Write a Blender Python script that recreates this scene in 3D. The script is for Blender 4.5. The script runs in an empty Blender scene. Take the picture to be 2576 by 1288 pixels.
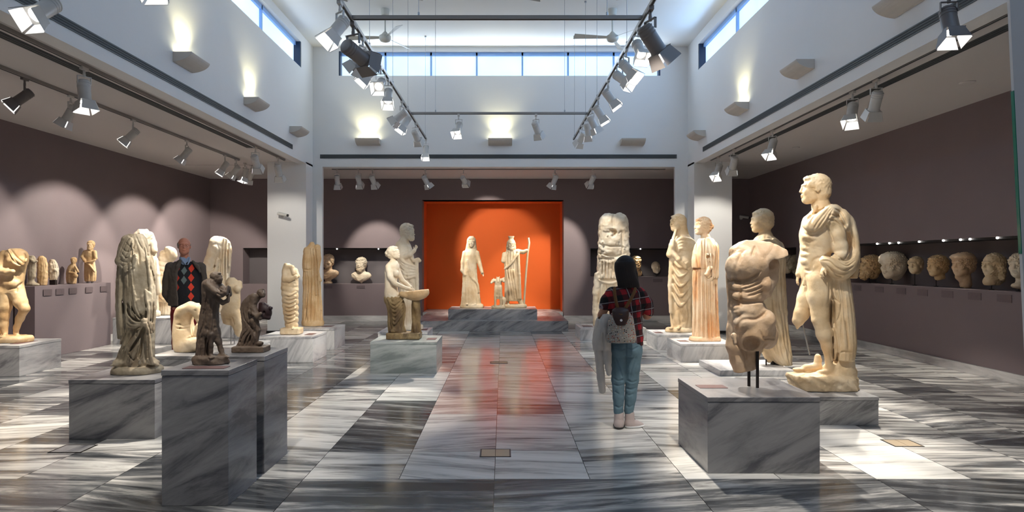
import bpy, math, random
import numpy as np
from mathutils import Vector, Matrix
S = bpy.context.scene
COL = S.collection
random.seed(7)
F, H, VX, VY = 1650.0, 1.55, 1265.0, 660.0      # lens in pixels, eye height, vanishing point of the room
# ---------------------------------------------------------------- camera
cam = bpy.data.cameras.new('camera'); co = bpy.data.objects.new('camera', cam); COL.objects.link(co)
co.location = (0, 0, H); co.rotation_euler = (math.pi/2, 0, 0)
cam.sensor_width = 36; cam.lens = F/2576*36; cam.shift_x = (1288-VX)/2576; cam.shift_y = (VY-644)/2576
cam.clip_start = .05; cam.clip_end = 100
S.camera = co
S.view_settings.view_transform = 'Standard'; S.view_settings.look = 'None'
S.view_settings.gamma = 1; S.view_settings.use_curve_mapping = False
S.view_settings.exposure = 0.40
S.cycles.max_bounces = 8; S.cycles.diffuse_bounces = 4; S.cycles.sample_clamp_indirect = 6
S.cycles.use_denoising = True
# ---------------------------------------------------------------- world
W = bpy.data.worlds.new('world'); S.world = W; W.use_nodes = True
W.node_tree.nodes['Background'].inputs[0].default_value = (.85, .9, 1, 1)
W.node_tree.nodes['Background'].inputs[1].default_value = .2

def area_light(name, loc, size, sizey, energy, color, rot, spread=math.pi):
    l = bpy.data.lights.new(name, 'AREA'); l.shape = 'RECTANGLE'; l.size = size; l.size_y = sizey
    l.energy = energy; l.color = color; l.spread = spread
    o = bpy.data.objects.new(name, l); COL.objects.link(o); o.location = loc; o.rotation_euler = rot
    return o
DAY = (.74, .87, 1.0)
# daylight just inside the three strips of clerestory window
area_light('daylight_back', (-.08, 14.78, 6.07), 7.2, .5, 45, DAY, (math.radians(-100), 0, 0))
area_light('daylight_left', (-4.22, 7.5, 6.0), .5, 12.5, 35, DAY, (0, math.radians(-80), 0))
area_light('daylight_right', (4.10, 7.5, 5.97), .5, 12.5, 100, (.36, .62, 1), (0, math.radians(80), 0))

# ================================================================ helpers
def link(name, me, mat=None, parent=None):
    o = bpy.data.objects.new(name, me); COL.objects.link(o)
    if mat is not None: me.materials.append(mat)
    if parent is not None: o.parent = parent
    return o
def tag(o, label, cat, group=None):
    o['label'] = label; o['category'] = cat
    if group: o['group'] = group
    return o
def thing(name, loc, label, cat, group=None, rz=0):
    o = bpy.data.objects.new(name, None); COL.objects.link(o); o.location = loc; o.rotation_euler = (0, 0, rz)
    o.empty_display_size = .1
    return tag(o, label, cat, group)
def struct(o):
    o['kind'] = 'structure'; return o

class MB:
    def __init__(s): s.v = []; s.f = []
    def box(s, x0, x1, y0, y1, z0, z1):
        b = len(s.v)
        s.v += [(x, y, z) for z in (z0, z1) for y in (y0, y1) for x in (x0, x1)]
        s.f += [tuple(b+i for i in q) for q in ((0,2,3,1),(4,5,7,6),(0,1,5,4),(2,6,7,3),(0,4,6,2),(1,3,7,5))]
        return s
    def hexa(s, bot, top):                     # two matching loops
        b = len(s.v); n = len(bot); s.v += [tuple(p) for p in bot]+[tuple(p) for p in top]
        s.f.append(tuple(b+i for i in range(n))[::-1]); s.f.append(tuple(b+n+i for i in range(n)))
        for i in range(n):
            j = (i+1) % n; s.f.append((b+i, b+j, b+n+j, b+n+i))
        return s
    def cyl(s, a, c, r1, r2=None, n=16):
        r2 = r1 if r2 is None else r2
        a = Vector(a); c = Vector(c); d = (c-a).normalized()
        u = d.orthogonal().normalized(); w = d.cross(u)
        ring = lambda p, r: [p+(u*math.cos(t)+w*math.sin(t))*r for t in [2*math.pi*i/n for i in range(n)]]
        return s.hexa(ring(a, r1), ring(c, r2))
    def tube(s, pts, r, n=10):
        for a, c in zip(pts[:-1], pts[1:]): s.cyl(a, c, r, r, n)
        return s
    def lathe(s, prof, n=24, ax=(0, 0, 0)):    # prof: (r, z)
        b = len(s.v)
        for r, z in prof:
            s.v += [(ax[0]+r*math.cos(2*math.pi*i/n), ax[1]+r*math.sin(2*math.pi*i/n), ax[2]+z) for i in range(n)]
        for k in range(len(prof)-1):
            for i in range(n):
                j = (i+1) % n; s.f.append((b+k*n+i, b+k*n+j, b+(k+1)*n+j, b+(k+1)*n+i))
        s.f.append(tuple(b+i for i in range(n))[::-1]); s.f.append(tuple(b+(len(prof)-1)*n+i for i in range(n)))
        return s
    def mesh(s, name):
        me = bpy.data.meshes.new(name); me.from_pydata([tuple(p) for p in s.v], [], s.f); me.update(); return me
    def obj(s, name, mat, parent=None, bevel=0, smooth=False, seg=2):
        o = link(name, s.mesh(name), mat, parent)
        if smooth:
            for p in o.data.polygons: p.use_smooth = True
            o.data.set_sharp_from_angle(angle=math.radians(40))
        if bevel:
            m = o.modifiers.new('bevel', 'BEVEL'); m.width = bevel; m.segments = seg; m.limit_method = 'ANGLE'
        return o

# ---------------------------------------------------------------- materials
def nt(name):
    m = bpy.data.materials.new(name); m.use_nodes = True
    t = m.node_tree; return m, t, t.nodes['Principled BSDF']
def N(t, typ, **kw):
    n = t.nodes.new(typ)
    for k, v in kw.items():
        if k.startswith('i_'): n.inputs[int(k[2:]) if k[2:].isdigit() else k[2:].replace('_', ' ')].default_value = v
        else: setattr(n, k, v)
    return n
def math_(t, op, a, b=None, c=None, clamp=False):
    n = t.nodes.new('ShaderNodeMath'); n.operation = op; n.use_clamp = clamp
    for i, v in enumerate((a, b, c)):
        if v is None: continue
        if isinstance(v, (int, float)): n.inputs[i].default_value = v
        else: t.links.new(v, n.inputs[i])
    return n.outputs[0]
def mixc(t, fac, a, b, typ='MIX'):
    n = t.nodes.new('ShaderNodeMix'); n.data_type = 'RGBA'; n.blend_type = typ
    for i, v in ((0, fac), (6, a), (7, b)):
        if isinstance(v, (int, float)): n.inputs[i].default_value = v
        elif isinstance(v, tuple): n.inputs[i].default_value = (v[0], v[1], v[2], 1)
        else: t.links.new(v, n.inputs[i])
    return n.outputs[2]
def ramp(t, fac, stops):
    n = t.nodes.new('ShaderNodeValToRGB'); e = n.color_ramp.elements
    while len(e) < len(stops): e.new(.5)
    for q, (p, c) in zip(e, stops):
        q.position = p; q.color = (c[0], c[1], c[2], 1) if isinstance(c, tuple) else (c, c, c, 1)
    t.links.new(fac, n.inputs[0]); return n.outputs[0]
def mapped(t, scale=(1, 1, 1), rot=(0, 0, 0), src='Object'):
    c = t.nodes.new('ShaderNodeTexCoord'); m = t.nodes.new('ShaderNodeMapping')
    m.inputs['Scale'].default_value = scale; m.inputs['Rotation'].default_value = rot
    t.links.new(c.outputs[src], m.inputs[0]); return m.outputs[0]
def noise(t, vec, sc, det=4, rough=.55, dist=0.0):
    n = N(t, 'ShaderNodeTexNoise'); n.inputs['Scale'].default_value = sc; n.inputs['Detail'].default_value = det
    n.inputs['Roughness'].default_value = rough; n.inputs['Distortion'].default_value = dist
    t.links.new(vec, n.inputs['Vector']); return n.outputs[0]
def bump(t, b, h, dist=.01, strength=.5):
    n = N(t, 'ShaderNodeBump'); n.inputs['Strength'].default_value = strength; n.inputs['Distance'].default_value = dist
    t.links.new(h, n.inputs['Height']); t.links.new(n.outputs[0], b.inputs['Normal'])
def plain(name, col, rough=.5, metal=0, var=.06, sc=6, emis=0, spec=.5, bmp=0, bsc=60):
    m, t, b = nt(name); v = mapped(t)
    f = noise(t, v, sc, 3)
    c = mixc(t, f, tuple(x*(1-var) for x in col), tuple(min(1, x*(1+var)) for x in col))
    t.links.new(c, b.inputs['Base Color']); b.inputs['Roughness'].default_value = rough
    b.inputs['Metallic'].default_value = metal; b.inputs['Specular IOR Level'].default_value = spec
    if emis:
        b.inputs['Emission Color'].default_value = (*col, 1); b.inputs['Emission Strength'].default_value = emis
    if bmp: bump(t, b, noise(t, v, bsc, 2), bmp)
    return m
M = {}
M['white_wall'] = plain('white_plaster', (.70, .70, .70), .85, sc=1.2, var=.03, bmp=.002, bsc=30)
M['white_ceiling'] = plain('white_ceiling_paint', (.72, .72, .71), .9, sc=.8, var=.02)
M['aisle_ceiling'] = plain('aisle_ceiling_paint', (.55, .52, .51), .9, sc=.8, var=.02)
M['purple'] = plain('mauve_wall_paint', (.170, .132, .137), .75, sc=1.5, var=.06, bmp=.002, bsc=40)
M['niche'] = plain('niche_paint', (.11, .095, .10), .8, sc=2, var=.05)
M['niche_black'] = plain('dull_black', (.012, .010, .010), .8)
M['orange'] = plain('orange_alcove_paint', (.66, .105, .006), .75, sc=1.5, var=.05)
M['grille'] = plain('grille_metal', (.085, .095, .10), .5, .3)
M['grille_dark'] = plain('grille_slot_black', (.045, .05, .053), .8)
M['fixture'] = plain('white_fixture_enamel', (.52, .51, .49), .4)
M['fixture_grey'] = plain('brown_grey_fixture_enamel', (.13, .115, .11), .45)
M['track'] = plain('track_aluminium', (.30, .29, .28), .4, .5)
M['wire'] = plain('steel_wire', (.32, .33, .35), .4, .7)
M['reflector'] = plain('hood_inside_white', (.9, .9, .9), .3, emis=0)
M['lens'] = plain('lit_lens', (1, .97, .92), .3, emis=14)
M['lens_off'] = plain('dark_lens', (.08, .08, .085), .15)
M['sconce'] = plain('sconce_plaster', (.50, .47, .43), .6)
M['sconce_lamp'] = plain('sconce_lamp_lit', (1, .93, .62), .4, emis=6)
M['fan'] = plain('fan_enamel', (.50, .50, .46), .4)
M['black'] = plain('black_paint', (.012, .012, .013), .35)
M['steel_dark'] = plain('dark_steel', (.035, .028, .026), .4, .6)
M['steel'] = plain('brushed_steel', (.35, .35, .35), .35, .9)
M['brass'] = plain('brass', (.45, .32, .16), .35, .8)
M['brass_lid'] = plain('floor_box_lid', (.36, .28, .19), .4, .3)
M['frame_blue'] = plain('blue_window_frame', (.30, .50, .85), .4)
M['frame_dark'] = plain('dark_window_frame', (.012, .03, .07), .4)
M['green_edge'] = plain('green_glass_edge', (.02, .22, .14), .15)
def pane():
    m, t, b = nt('backlit_white_blind')
    v = mapped(t, (1, 1, 1)); f = noise(t, v, .9, 2)
    c = mixc(t, f, (.40, .64, 1), (.74, .88, 1))
    t.links.new(c, b.inputs['Base Color']); t.links.new(c, b.inputs['Emission Color'])
    b.inputs['Emission Strength'].default_value = .8; b.inputs['Roughness'].default_value = .6
    return m
M['pane'] = pane()
def label_mat():
    m, t, b = nt('label_print'); v = mapped(t, (1, 1, 1), src='Generated')
    s = N(t, 'ShaderNodeSeparateXYZ'); t.links.new(v, s.inputs[0])
    w = math_(t, 'SINE', math_(t, 'MULTIPLY', s.outputs[2], 32.0))
    g = math_(t, 'GREATER_THAN', w, .35)
    n = math_(t, 'GREATER_THAN', noise(t, mapped(t, (9, 9, 2), src='Generated'), 3, 2), .45)
    c = mixc(t, math_(t, 'MULTIPLY', g, n), (.095, .07, .075), (.135, .105, .11))
    t.links.new(c, b.inputs['Base Color']); b.inputs['Roughness'].default_value = .5
    return m
M['label'] = label_mat()
M['plaque'] = plain('pedestal_plaque', (.16, .09, .085), .35, var=.3, sc=60)

def marble_slab(name, lo, hi, ang, sc=1.0, rough=.28, thr=.5, wid=.10):
    m, t, b = nt(name)
    oi = N(t, 'ShaderNodeObjectInfo'); mp = mapped(t, (1, 1, 1)); add = N(t, 'ShaderNodeVectorMath'); add.operation = 'ADD'
    cb = N(t, 'ShaderNodeCombineXYZ'); t.links.new(math_(t, 'MULTIPLY', oi.outputs['Random'], 23.0), cb.inputs[0]); t.links.new(math_(t, 'MULTIPLY', oi.outputs['Random'], 11.0), cb.inputs[2])
    t.links.new(mp, add.inputs[0]); t.links.new(cb.outputs[0], add.inputs[1])
    m2 = N(t, 'ShaderNodeMapping'); m2.inputs['Rotation'].default_value = ang; t.links.new(add.outputs[0], m2.inputs[0])
    m3 = N(t, 'ShaderNodeMapping'); m3.inputs['Scale'].default_value = (.8*sc, .8*sc, 4.5*sc); t.links.new(m2.outputs[0], m3.inputs[0])
    f = noise(t, m3.outputs[0], 1.6, 8, .66, .5)
    f2 = noise(t, m2.outputs[0], 2.2, 3)
    md = tuple(.4*a+.6*b_ for a, b_ in zip(lo, hi))
    c = ramp(t, f, [(thr-wid*1.3, lo), (thr-wid*.2, md), (thr+wid, hi)])
    c = mixc(t, .25, c, mixc(t, f2, lo, hi))
    t.links.new(c, b.inputs['Base Color']); b.inputs['Roughness'].default_value = rough
    return m
M['ped_grey'] = marble_slab('grey_veined_marble', (.10, .10, .11), (.54, .53, .52), (0, .5, .3))
M['ped_dark'] = marble_slab('dark_grey_marble', (.055, .055, .068), (.34, .33, .33), (0, .45, .3), .9)
M['ped_green'] = marble_slab('greenish_marble', (.17, .20, .19), (.52, .55, .53), (0, .2, .3), .8)
M['ped_white'] = marble_slab('white_marble', (.30, .30, .32), (.76, .75, .74), (0, 1.1, .3), .9)
M['skirt'] = marble_slab('skirting_marble', (.25, .25, .25), (.60, .59, .58), (0, 0, 0), .8)

# statue stone; one recipe, a few tones
def stone(name, lo, mid, hi, stain=(.42, .22, .09), st=.5, amt=.5, rough=.55):
    m, t, b = nt(name)
    v = mapped(t)
    f = noise(t, v, 3.5, 6, .6)
    c = ramp(t, f, [(.32, lo), (.5, mid), (.68, hi)])
    s = noise(t, mapped(t, (2.2, 2.2, .7)), 2.2, 5, .6)
    sf = math_(t, 'MULTIPLY', ramp(t, s, [(st, 0.0), (st+.16, 1.0)]), amt)
    c = mixc(t, sf, c, stain)
    g = noise(t, v, 45, 3)
    c = mixc(t, math_(t, 'MULTIPLY', g, .25), c, lo)
    t.links.new(c, b.inputs['Base Color']); b.inputs['Roughness'].default_value = rough
    b.inputs['Subsurface Weight'].default_value = 0
    bump(t, b, noise(t, v, 70, 4, .7), .004, .55)
    return m
ST = {
 'cream': stone('cream_marble', (.54, .37, .20), (.69, .53, .33), (.78, .66, .48), (.50, .33, .15), .55, .35),
 'pale': stone('pale_marble', (.60, .46, .30), (.73, .62, .46), (.82, .75, .62), (.52, .36, .2), .58, .25),
 'golden': stone('golden_marble', (.50, .30, .13), (.64, .44, .23), (.74, .58, .36), (.48, .25, .08), .5, .4),
 'orange': stone('orange_stained_marble', (.58, .38, .22), (.70, .52, .34), (.78, .66, .50), (.60, .24, .06), .47, .75),
 'peach': stone('peach_marble', (.48, .30, .16), (.62, .43, .27), (.74, .58, .42), (.40, .24, .12), .5, .55),
 'grey': stone('weathered_grey_marble', (.24, .19, .12), (.40, .33, .23), (.55, .48, .36), (.20, .14, .09), .48, .6, .7),
 'brown': stone('brown_stone', (.085, .055, .038), (.16, .11, .075), (.26, .19, .135), (.05, .03, .02), .5, .6, .6),
 'sooty': stone('cream_marble_with_dark_crust', (.45, .32, .17), (.58, .46, .28), (.68, .58, .42), (.10, .05, .02), .44, .85),
 'crust': stone('dark_crusted_marble', (.12, .07, .025), (.27, .18, .08), (.50, .38, .2), (.05, .025, .01), .46, .8, .7),
}
# ================================================================ room
ZC, ZN = 3.76, 6.45                       # aisle ceiling, nave ceiling
XL, XR = -4.32, 4.20                      # nave walls
WL, WR = -7.75, 6.53                      # outer walls
YB, YW = 14.90, 17.36                     # beam over the back bay, back wall
Y0 = -3.0
# ---- floor of marble slabs
def floor():
    vs, fs, at = [], [], []
    rnd = random.Random(11)
    def tile(x0, x1, y0, y1, tone, tint):
        g = .0022; b = len(vs)
        vs.extend([(x0+g, y0+g, 0), (x1-g, y0+g, 0), (x1-g, y1-g, 0), (x0+g, y1-g, 0)])
        fs.append((b, b+1, b+2, b+3)); at.append((rnd.random(), tone, tint))
    P, OX = .683, -.06
    n0 = -12
    for i in range(n0, 11):
        x0 = OX+i*P; x1 = x0+P
        y = 4.69
        fix = {-2: [(5.37, .60, 0), (7.10, .52, 0), (8.0, .66, 0), (9.3, .7, .1), (10.6, .5, .75), (12.0, .62, .8), (14.2, .6, .5)],
               -3: [(5.37, .55, 0), (7.35, .62, 0), (8.7, .45, 0)],
               -1: [(5.37, .72, 0), (6.70, .66, .12), (7.95, .56, .55), (9.05, .66, .62), (10.3, .7, .6), (11.9, .66, .55), (13.6, .7, .35)],
               0: [(5.40, .74, 0), (6.70, .66, .15), (7.15, .28, .62), (8.4, .62, .60), (9.05, .62, .66), (10.6, .66, .5), (12.3, .62, .5), (13.9, .7, .35)],
               1: [(5.42, .55, 0), (6.8, .62, 0), (8.0, .68, 0), (9.3, .66, .1), (11.1, .55, .8), (12.8, .55, .8), (14.2, .6, .4)],
               2: [(5.42, .78, 0), (6.3, .6, 0), (7.8, .72, 0)]}.get(i, [])
        if i == -2: fix[1] = (7.35, .20, 0)
        for y1, tone, tint in fix:
            tile(x0, x1, y, y1, tone, tint); y = y1
        while y < 17.6:
            y1 = y+rnd.choice([.66, .9, 1.3, 1.3])
            tone = rnd.choice([.28, .45, .55, .65, .75] if -4 < i < 5 else [.15, .25, .35, .45, .6])
            tile(x0, x1, y, y1, tone, 0); y = y1
    ys = [4.69, 3.75, 2.8, 1.8, .8, -.2, -1.2, -2.2, -3.2]
    for r, (ya, yb) in enumerate(zip(ys[1:], ys[:-1])):
        for i in range(-6, 6):
            x0 = OX+i*1.366+(.683 if r % 2 else 0)
            tile(x0, x0+1.366, ya, yb, rnd.choice([.10, .18, .26]) if r == 0 else rnd.choice([.2, .35, .5]), 0)
    b = len(vs); z = -.003
    vs.extend([(-9, -3.3, z), (8, -3.3, z), (8, 19.2, z), (-9, 19.2, z)]); fs.append((b, b+1, b+2, b+3)); at.append((0, -1, 0))
    me = bpy.data.meshes.new('floor'); me.from_pydata(vs, [], fs); me.update()
    a = me.attributes.new('tile', 'FLOAT_VECTOR', 'FACE'); a.data.foreach_set('vector', [c for q in at for c in q])
    m, t, bs = nt('floor_marble_slabs')
    an = N(t, 'ShaderNodeAttribute', attribute_name='tile'); sp = N(t, 'ShaderNodeSeparateXYZ'); t.links.new(an.outputs['Vector'], sp.inputs[0])
    rn, tone, tint = sp.outputs
    ps = N(t, 'ShaderNodeSeparateXYZ'); t.links.new(mapped(t), ps.inputs[0])
    sh = math_(t, 'MULTIPLY', math_(t, 'SUBTRACT', rn, .45), .5)
    yy = math_(t, 'ADD', ps.outputs[1], math_(t, 'MULTIPLY', ps.outputs[0], sh))
    cb = N(t, 'ShaderNodeCombineXYZ')
    t.links.new(math_(t, 'ADD', math_(t, 'MULTIPLY', ps.outputs[0], .75), math_(t, 'MULTIPLY', rn, 37.0)), cb.inputs[0])
    t.links.new(math_(t, 'MULTIPLY', yy, 6.5), cb.inputs[1]); t.links.new(math_(t, 'MULTIPLY', rn, 19.0), cb.inputs[2])
    f = noise(t, cb.outputs[0], 1.1, 8, .66, .55)
    f = math_(t, 'ADD', f, math_(t, 'MULTIPLY', math_(t, 'SUBTRACT', tone, .5), .42))
    grey = ramp(t, f, [(.28, (.035, .038, .042)), (.40, (.14, .142, .145)), (.48, (.40, .385, .365)), (.58, (.68, .66, .625)), (.75, (.83, .805, .765))])
    pink = ramp(t, f, [(.28, (.14, .065, .055)), (.42, (.34, .19, .165)), (.55, (.56, .38, .33)), (.72, (.74, .61, .56))])
    c = mixc(t, tint, grey, pink)
    base = math_(t, 'LESS_THAN', tone, -.5)
    c = mixc(t, base, c, (.05, .045, .04))
    t.links.new(c, bs.inputs['Base Color'])
    rf = ramp(t, noise(t, mapped(t, (1, 3, 1)), 5, 4), [(.3, .10), (.7, .20)])
    t.links.new(rf, bs.inputs['Roughness'])
    bs.inputs['Specular IOR Level'].default_value = .42
    o = link('floor', me, m); struct(o)
floor()

def wall(name, boxes, mat, mats=()):
    b = MB()
    for q in boxes: b.box(*q)
    return struct(b.obj(name, mat))
# outer walls
wall('wall_left', [(WL-.25, WL, Y0, YW+.3, 0, ZC+.1)], M['purple'])
def holed(name, mat, fixed, u0, u1, z0, z1, holes, th, axis, backdepth=None):
    """wall in the plane axis=fixed, from u0 to u1, with rectangular holes (ua, ub, za, zb)"""
    hs = sorted(holes); cur = u0
    def put(ua, ub, za, zb):
        if ub-ua < 1e-4 or zb-za < 1e-4: return
        b = MB()
        if axis == 'y': b.box(ua, ub, fixed, fixed+th, za, zb)
        else: b.box(min(fixed, fixed+th), max(fixed, fixed+th), ua, ub, za, zb)
        struct(b.obj(name, mat))
    for (ua, ub, za, zb) in hs:
        put(cur, ua, z0, z1); put(ua, ub, z0, za); put(ua, ub, zb, z1); cur = ub
    put(cur, u1, z0, z1)
holed('wall_right', M['purple'], WR, Y0, YW+.3, 0, ZC+.1, [(4.0, 12.35, 1.17, 1.89), (14.6, 16.8, 1.17, 1.89)], .5, 'x')
# back wall: two long niches and the orange alcove
holed('wall_back', M['purple'], YW, WL-.2, WR+.7, 0, ZC+.1,
      [(-6.88, -2.75, .98, 1.93), (-2.14, 1.61, .0, 3.20), (2.32, 6.0, 1.17, 1.92)], .45, 'y')
def box_in(name, x0, x1, y0, y1, z0, z1, mat, skip, t=.04):
    """lining of a recess: five sides, the open one skipped"""
    b = MB()
    if skip != 'x0': b.box(x0-t, x0, y0, y1, z0, z1)
    if skip != 'x1': b.box(x1, x1+t, y0, y1, z0, z1)
    if skip != 'y0': b.box(x0, x1, y0-t, y0, z0, z1)
    if skip != 'y1': b.box(x0, x1, y1, y1+t, z0, z1)
    b.box(x0, x1, y0, y1, z0-t, z0); b.box(x0, x1, y0, y1, z1, z1+t)
    return struct(b.obj(name, mat))
e = .012
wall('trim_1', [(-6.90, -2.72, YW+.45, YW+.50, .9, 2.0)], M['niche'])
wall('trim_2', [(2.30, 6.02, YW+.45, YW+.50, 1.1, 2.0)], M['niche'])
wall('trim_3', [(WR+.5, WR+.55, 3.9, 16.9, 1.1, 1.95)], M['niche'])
# thin black panels along the top of each niche
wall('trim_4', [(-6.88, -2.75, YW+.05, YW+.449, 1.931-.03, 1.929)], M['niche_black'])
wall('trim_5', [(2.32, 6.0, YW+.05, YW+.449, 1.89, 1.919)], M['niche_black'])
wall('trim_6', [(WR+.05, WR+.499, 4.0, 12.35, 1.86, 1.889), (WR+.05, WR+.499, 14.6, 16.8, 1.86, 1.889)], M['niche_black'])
# orange alcove
AY = 18.5
wall('wall_alcove', [(-2.20, -2.141, YW+.02, AY, 0, 3.25), (1.611, 1.67, YW+.02, AY, 0, 3.25),
                     (-2.2, 1.67, AY, AY+.05, 0, 3.25)], M['orange'])
wall('ceiling_alcove', [(-2.2, 1.67, YW+.02, AY, 3.2, 3.26)], M['orange'])
# columns
for nm, x0, x1 in (('column_left', -5.17, XL), ('column_right', XR, 5.03)):
    wall(nm, [(x0, x1, 14.4, 15.3, 0, ZC)], M['white_wall'])
wall('wall_jamb_left', [(XL+.001, -4.10, YB, 15.0, 0, ZC-.04)], M['white_wall'])
wall('wall_jamb_right', [(3.91, XR-.001, YB, 15.0, 0, ZC-.04)], M['white_wall'])
wall('column_foot_band', [(-5.19, -4.30, 14.385, 15.31, 0, .05), (4.18, 5.05, 14.385, 15.31, 0, .05)], M['niche_black'])  # thin black band round the foot of both columns
# nave walls with window strips
Yn, Yf = -2.0, 14.05
holed('wall_nave_left', M['white_wall'], XL, Y0, 14.9, ZC-.04, ZN, [(Yn, Yf, 5.72, 6.27)], -.2, 'x')
holed('wall_nave_right', M['white_wall'], XR, Y0, 14.9, ZC-.04, ZN, [(Yn, Yf+.05, 5.69, 6.24)], .2, 'x')
holed('wall_nave_back', M['white_wall'], YB, XL-.3, XR+.3, ZC-.04, ZN, [(-3.73, 3.58, 5.79, 6.35)], .3, 'y')
# ceilings
wall('ceiling', [(XL-.3, XR+.3, Y0, 15.2, ZN, ZN+.15)], M['white_ceiling'])
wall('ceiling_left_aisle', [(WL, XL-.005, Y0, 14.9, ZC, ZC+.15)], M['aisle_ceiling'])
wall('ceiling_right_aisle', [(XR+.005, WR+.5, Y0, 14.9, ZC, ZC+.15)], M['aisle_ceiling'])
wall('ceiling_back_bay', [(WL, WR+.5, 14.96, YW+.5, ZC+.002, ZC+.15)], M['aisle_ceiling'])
# skirtings
wall('baseboard_right', [(WR-.03, WR, Y0, YW, 0, .13)], M['skirt'])
wall('baseboard_left', [(WL, WL+.03, Y0, YW, 0, .13)], M['skirt'])
wall('baseboard_back', [(WL+.03, -2.14, YW-.03, YW, 0, .14), (1.61, WR-.03, YW-.03, YW, 0, .14)], M['skirt'])
# ---- windows
def window(name, axis, fixed, u0, u1, z0, z1, npan, side):
    fr = MB(); t = .045
    def put(b, ua, ub, za, zb, d0, d1):
        if axis == 'y': b.box(ua, ub, fixed+d0, fixed+d1, za, zb)
        else:
            a, c = fixed+side*d0, fixed+side*d1
            b.box(min(a, c), max(a, c), ua, ub, za, zb)
    put(fr, u0, u1, z1-.075, z1, .10, .2); put(fr, u0, u1, z0, z0+.02, .10, .2)
    w = (u1-u0)/npan
    for i in range(npan+1):
        c = u0+i*w; c0, c1 = max(u0, c-.02), min(u1, c+.02)
        put(fr, c0, c1, z0, z1, .10, .2)
    f = struct(fr.obj(name, M['frame_blue']))
    for i in range(npan):
        b = MB(); put(b, u0+i*w+.015, u0+(i+1)*w-.015, z0+.01, z1-.06, .15, .17)
        b.obj('blind', M['pane'], f)
    e = MB(); put(e, u1-.04, u1-.001, z0, z1, .01, .2)
    if axis == 'y': put(e, u0+.001, u0+.04, z0, z1, .01, .2)
    e.obj('window_jamb', M['frame_dark'], f)
window('window_1', 'y', YB, -3.73, 3.58, 5.79, 6.35, 7, 1)
window('window_2', 'x', XL, Yn, Yf, 5.72, 6.27, 8, -1)
window('window_3', 'x', XR, Yn, Yf+.05, 5.69, 6.24, 8, 1)

# ---- linear air grilles
def grille(axis, fixed, u0, u1, z0, z1, side, label, down=False):
    w = z1-z0
    if down:   # in a ceiling: fixed = x centre
        g = thing('air_grille', (fixed, (u0+u1)/2, ZC), label, 'vent', 'long black slot grilles of the hall'); L = (u1-u0)/2
        MB().box(-w/2, w/2, -L, L, -.012, .0).obj('frame', M['grille'], g)
        b = MB()
        for k in range(3):
            x = -w/2+w*(k+.5)/3; b.box(x-w*.10, x+w*.10, -L+.03, L-.03, -.016, -.011)
        b.obj('slot', M['grille_dark'], g)
    else:
        if axis == 'x':
            g = thing('air_grille', (fixed, (u0+u1)/2, z0), label, 'vent', 'long black slot grilles of the hall'); L = (u1-u0)/2
            A = lambda a, c: (min(side*a, side*c), max(side*a, side*c))
            x = A(0, .012); MB().box(x[0], x[1], -L, L, 0, w).obj('frame', M['grille'], g)
            x = A(.011, .016); b = MB()
            for k in range(3): b.box(x[0], x[1], -L+.03, L-.03, w*(.14+.28*k), w*(.14+.28*k)+w*.16)
            b.obj('slot', M['grille_dark'], g)
        else:
            g = thing('air_grille', ((u0+u1)/2, fixed, z0), label, 'vent', 'long black slot grilles of the hall'); L = (u1-u0)/2
            MB().box(-L, L, -.012, 0, 0, w).obj('frame', M['grille'], g); b = MB()
            for k in range(3): b.box(-L+.03, L-.03, -.016, -.011, w*(.14+.28*k), w*(.14+.28*k)+w*.16)
            b.obj('slot', M['grille_dark'], g)
    return g
grille('x', XL, 1.5, 13.45, 3.87, 3.965, 1, 'long dark slot grille low on the left white wall, under the uplights')
grille('x', XR, 1.5, 13.75, 3.87, 3.965, -1, 'long dark slot grille low on the right white wall, under the uplights')
grille('y', YB, -4.15, 3.95, 3.91, 4.0, -1, 'long dark slot grille across the back wall, above the orange alcove')
grille('d', -4.86, 3.0, 12.6, 0, .12, 0, 'slot grille in the left aisle ceiling beside the lighting track', True)
grille('d', 4.74, 3.0, 13.6, 0, .12, 0, 'slot grille in the right aisle ceiling beside the lighting track', True)

# ---- lighting tracks
def rail(name, a, c, label, group=None, w=.035):
    g = thing(name, ((a[0]+c[0])/2, (a[1]+c[1])/2, (a[2]+c[2])/2), label, 'lighting track', group)
    a = Vector(a)-g.location; c = Vector(c)-g.location
    if abs(a.x-c.x) > abs(a.y-c.y):
        MB().box(min(a.x, c.x), max(a.x, c.x), -w/2, w/2, -.02, .02).obj('channel', M['track'], g)
        MB().box(min(a.x, c.x)+.01, max(a.x, c.x)-.01, -w/6, w/6, -.024, -.018).obj('groove', M['grille_dark'], g)
    else:
        MB().box(-w/2, w/2, min(a.y, c.y), max(a.y, c.y), -.02, .02).obj('channel', M['track'], g)
        MB().box(-w/6, w/6, min(a.y, c.y)+.01, max(a.y, c.y)-.01, -.024, -.018).obj('groove', M['grille_dark'], g)
    return g
RL, RR, ZR = -1.677, 1.55, 4.25
rail('lighting_rail', (RL, 3.2, ZR), (RL, 14.37, ZR), 'left long hanging rail of the suspended light frame')
rail('lighting_rail', (RR, 3.2, ZR), (RR, 14.37, ZR), 'right long hanging rail of the suspended light frame')
rail('cross_rail', (RL+.02, 7.24, ZR), (RR-.02, 7.24, ZR), 'nearer cross bar joining the two hanging rails, high in the picture', w=.05)
rail('cross_rail', (RL+.02, 11.88, ZR), (RR-.02, 11.88, ZR), 'farther cross bar joining the hanging rails, carrying two lights')
rail('lighting_track', (-4.66, 2.5, ZC-.02), (-4.66, 14.0, ZC-.02), 'lighting track along the nave edge of the left aisle ceiling')
rail('lighting_track', (-5.63, 3.5, ZC-.02), (-5.63, 14.0, ZC-.02), 'lighting track along the middle of the left aisle ceiling')
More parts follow.
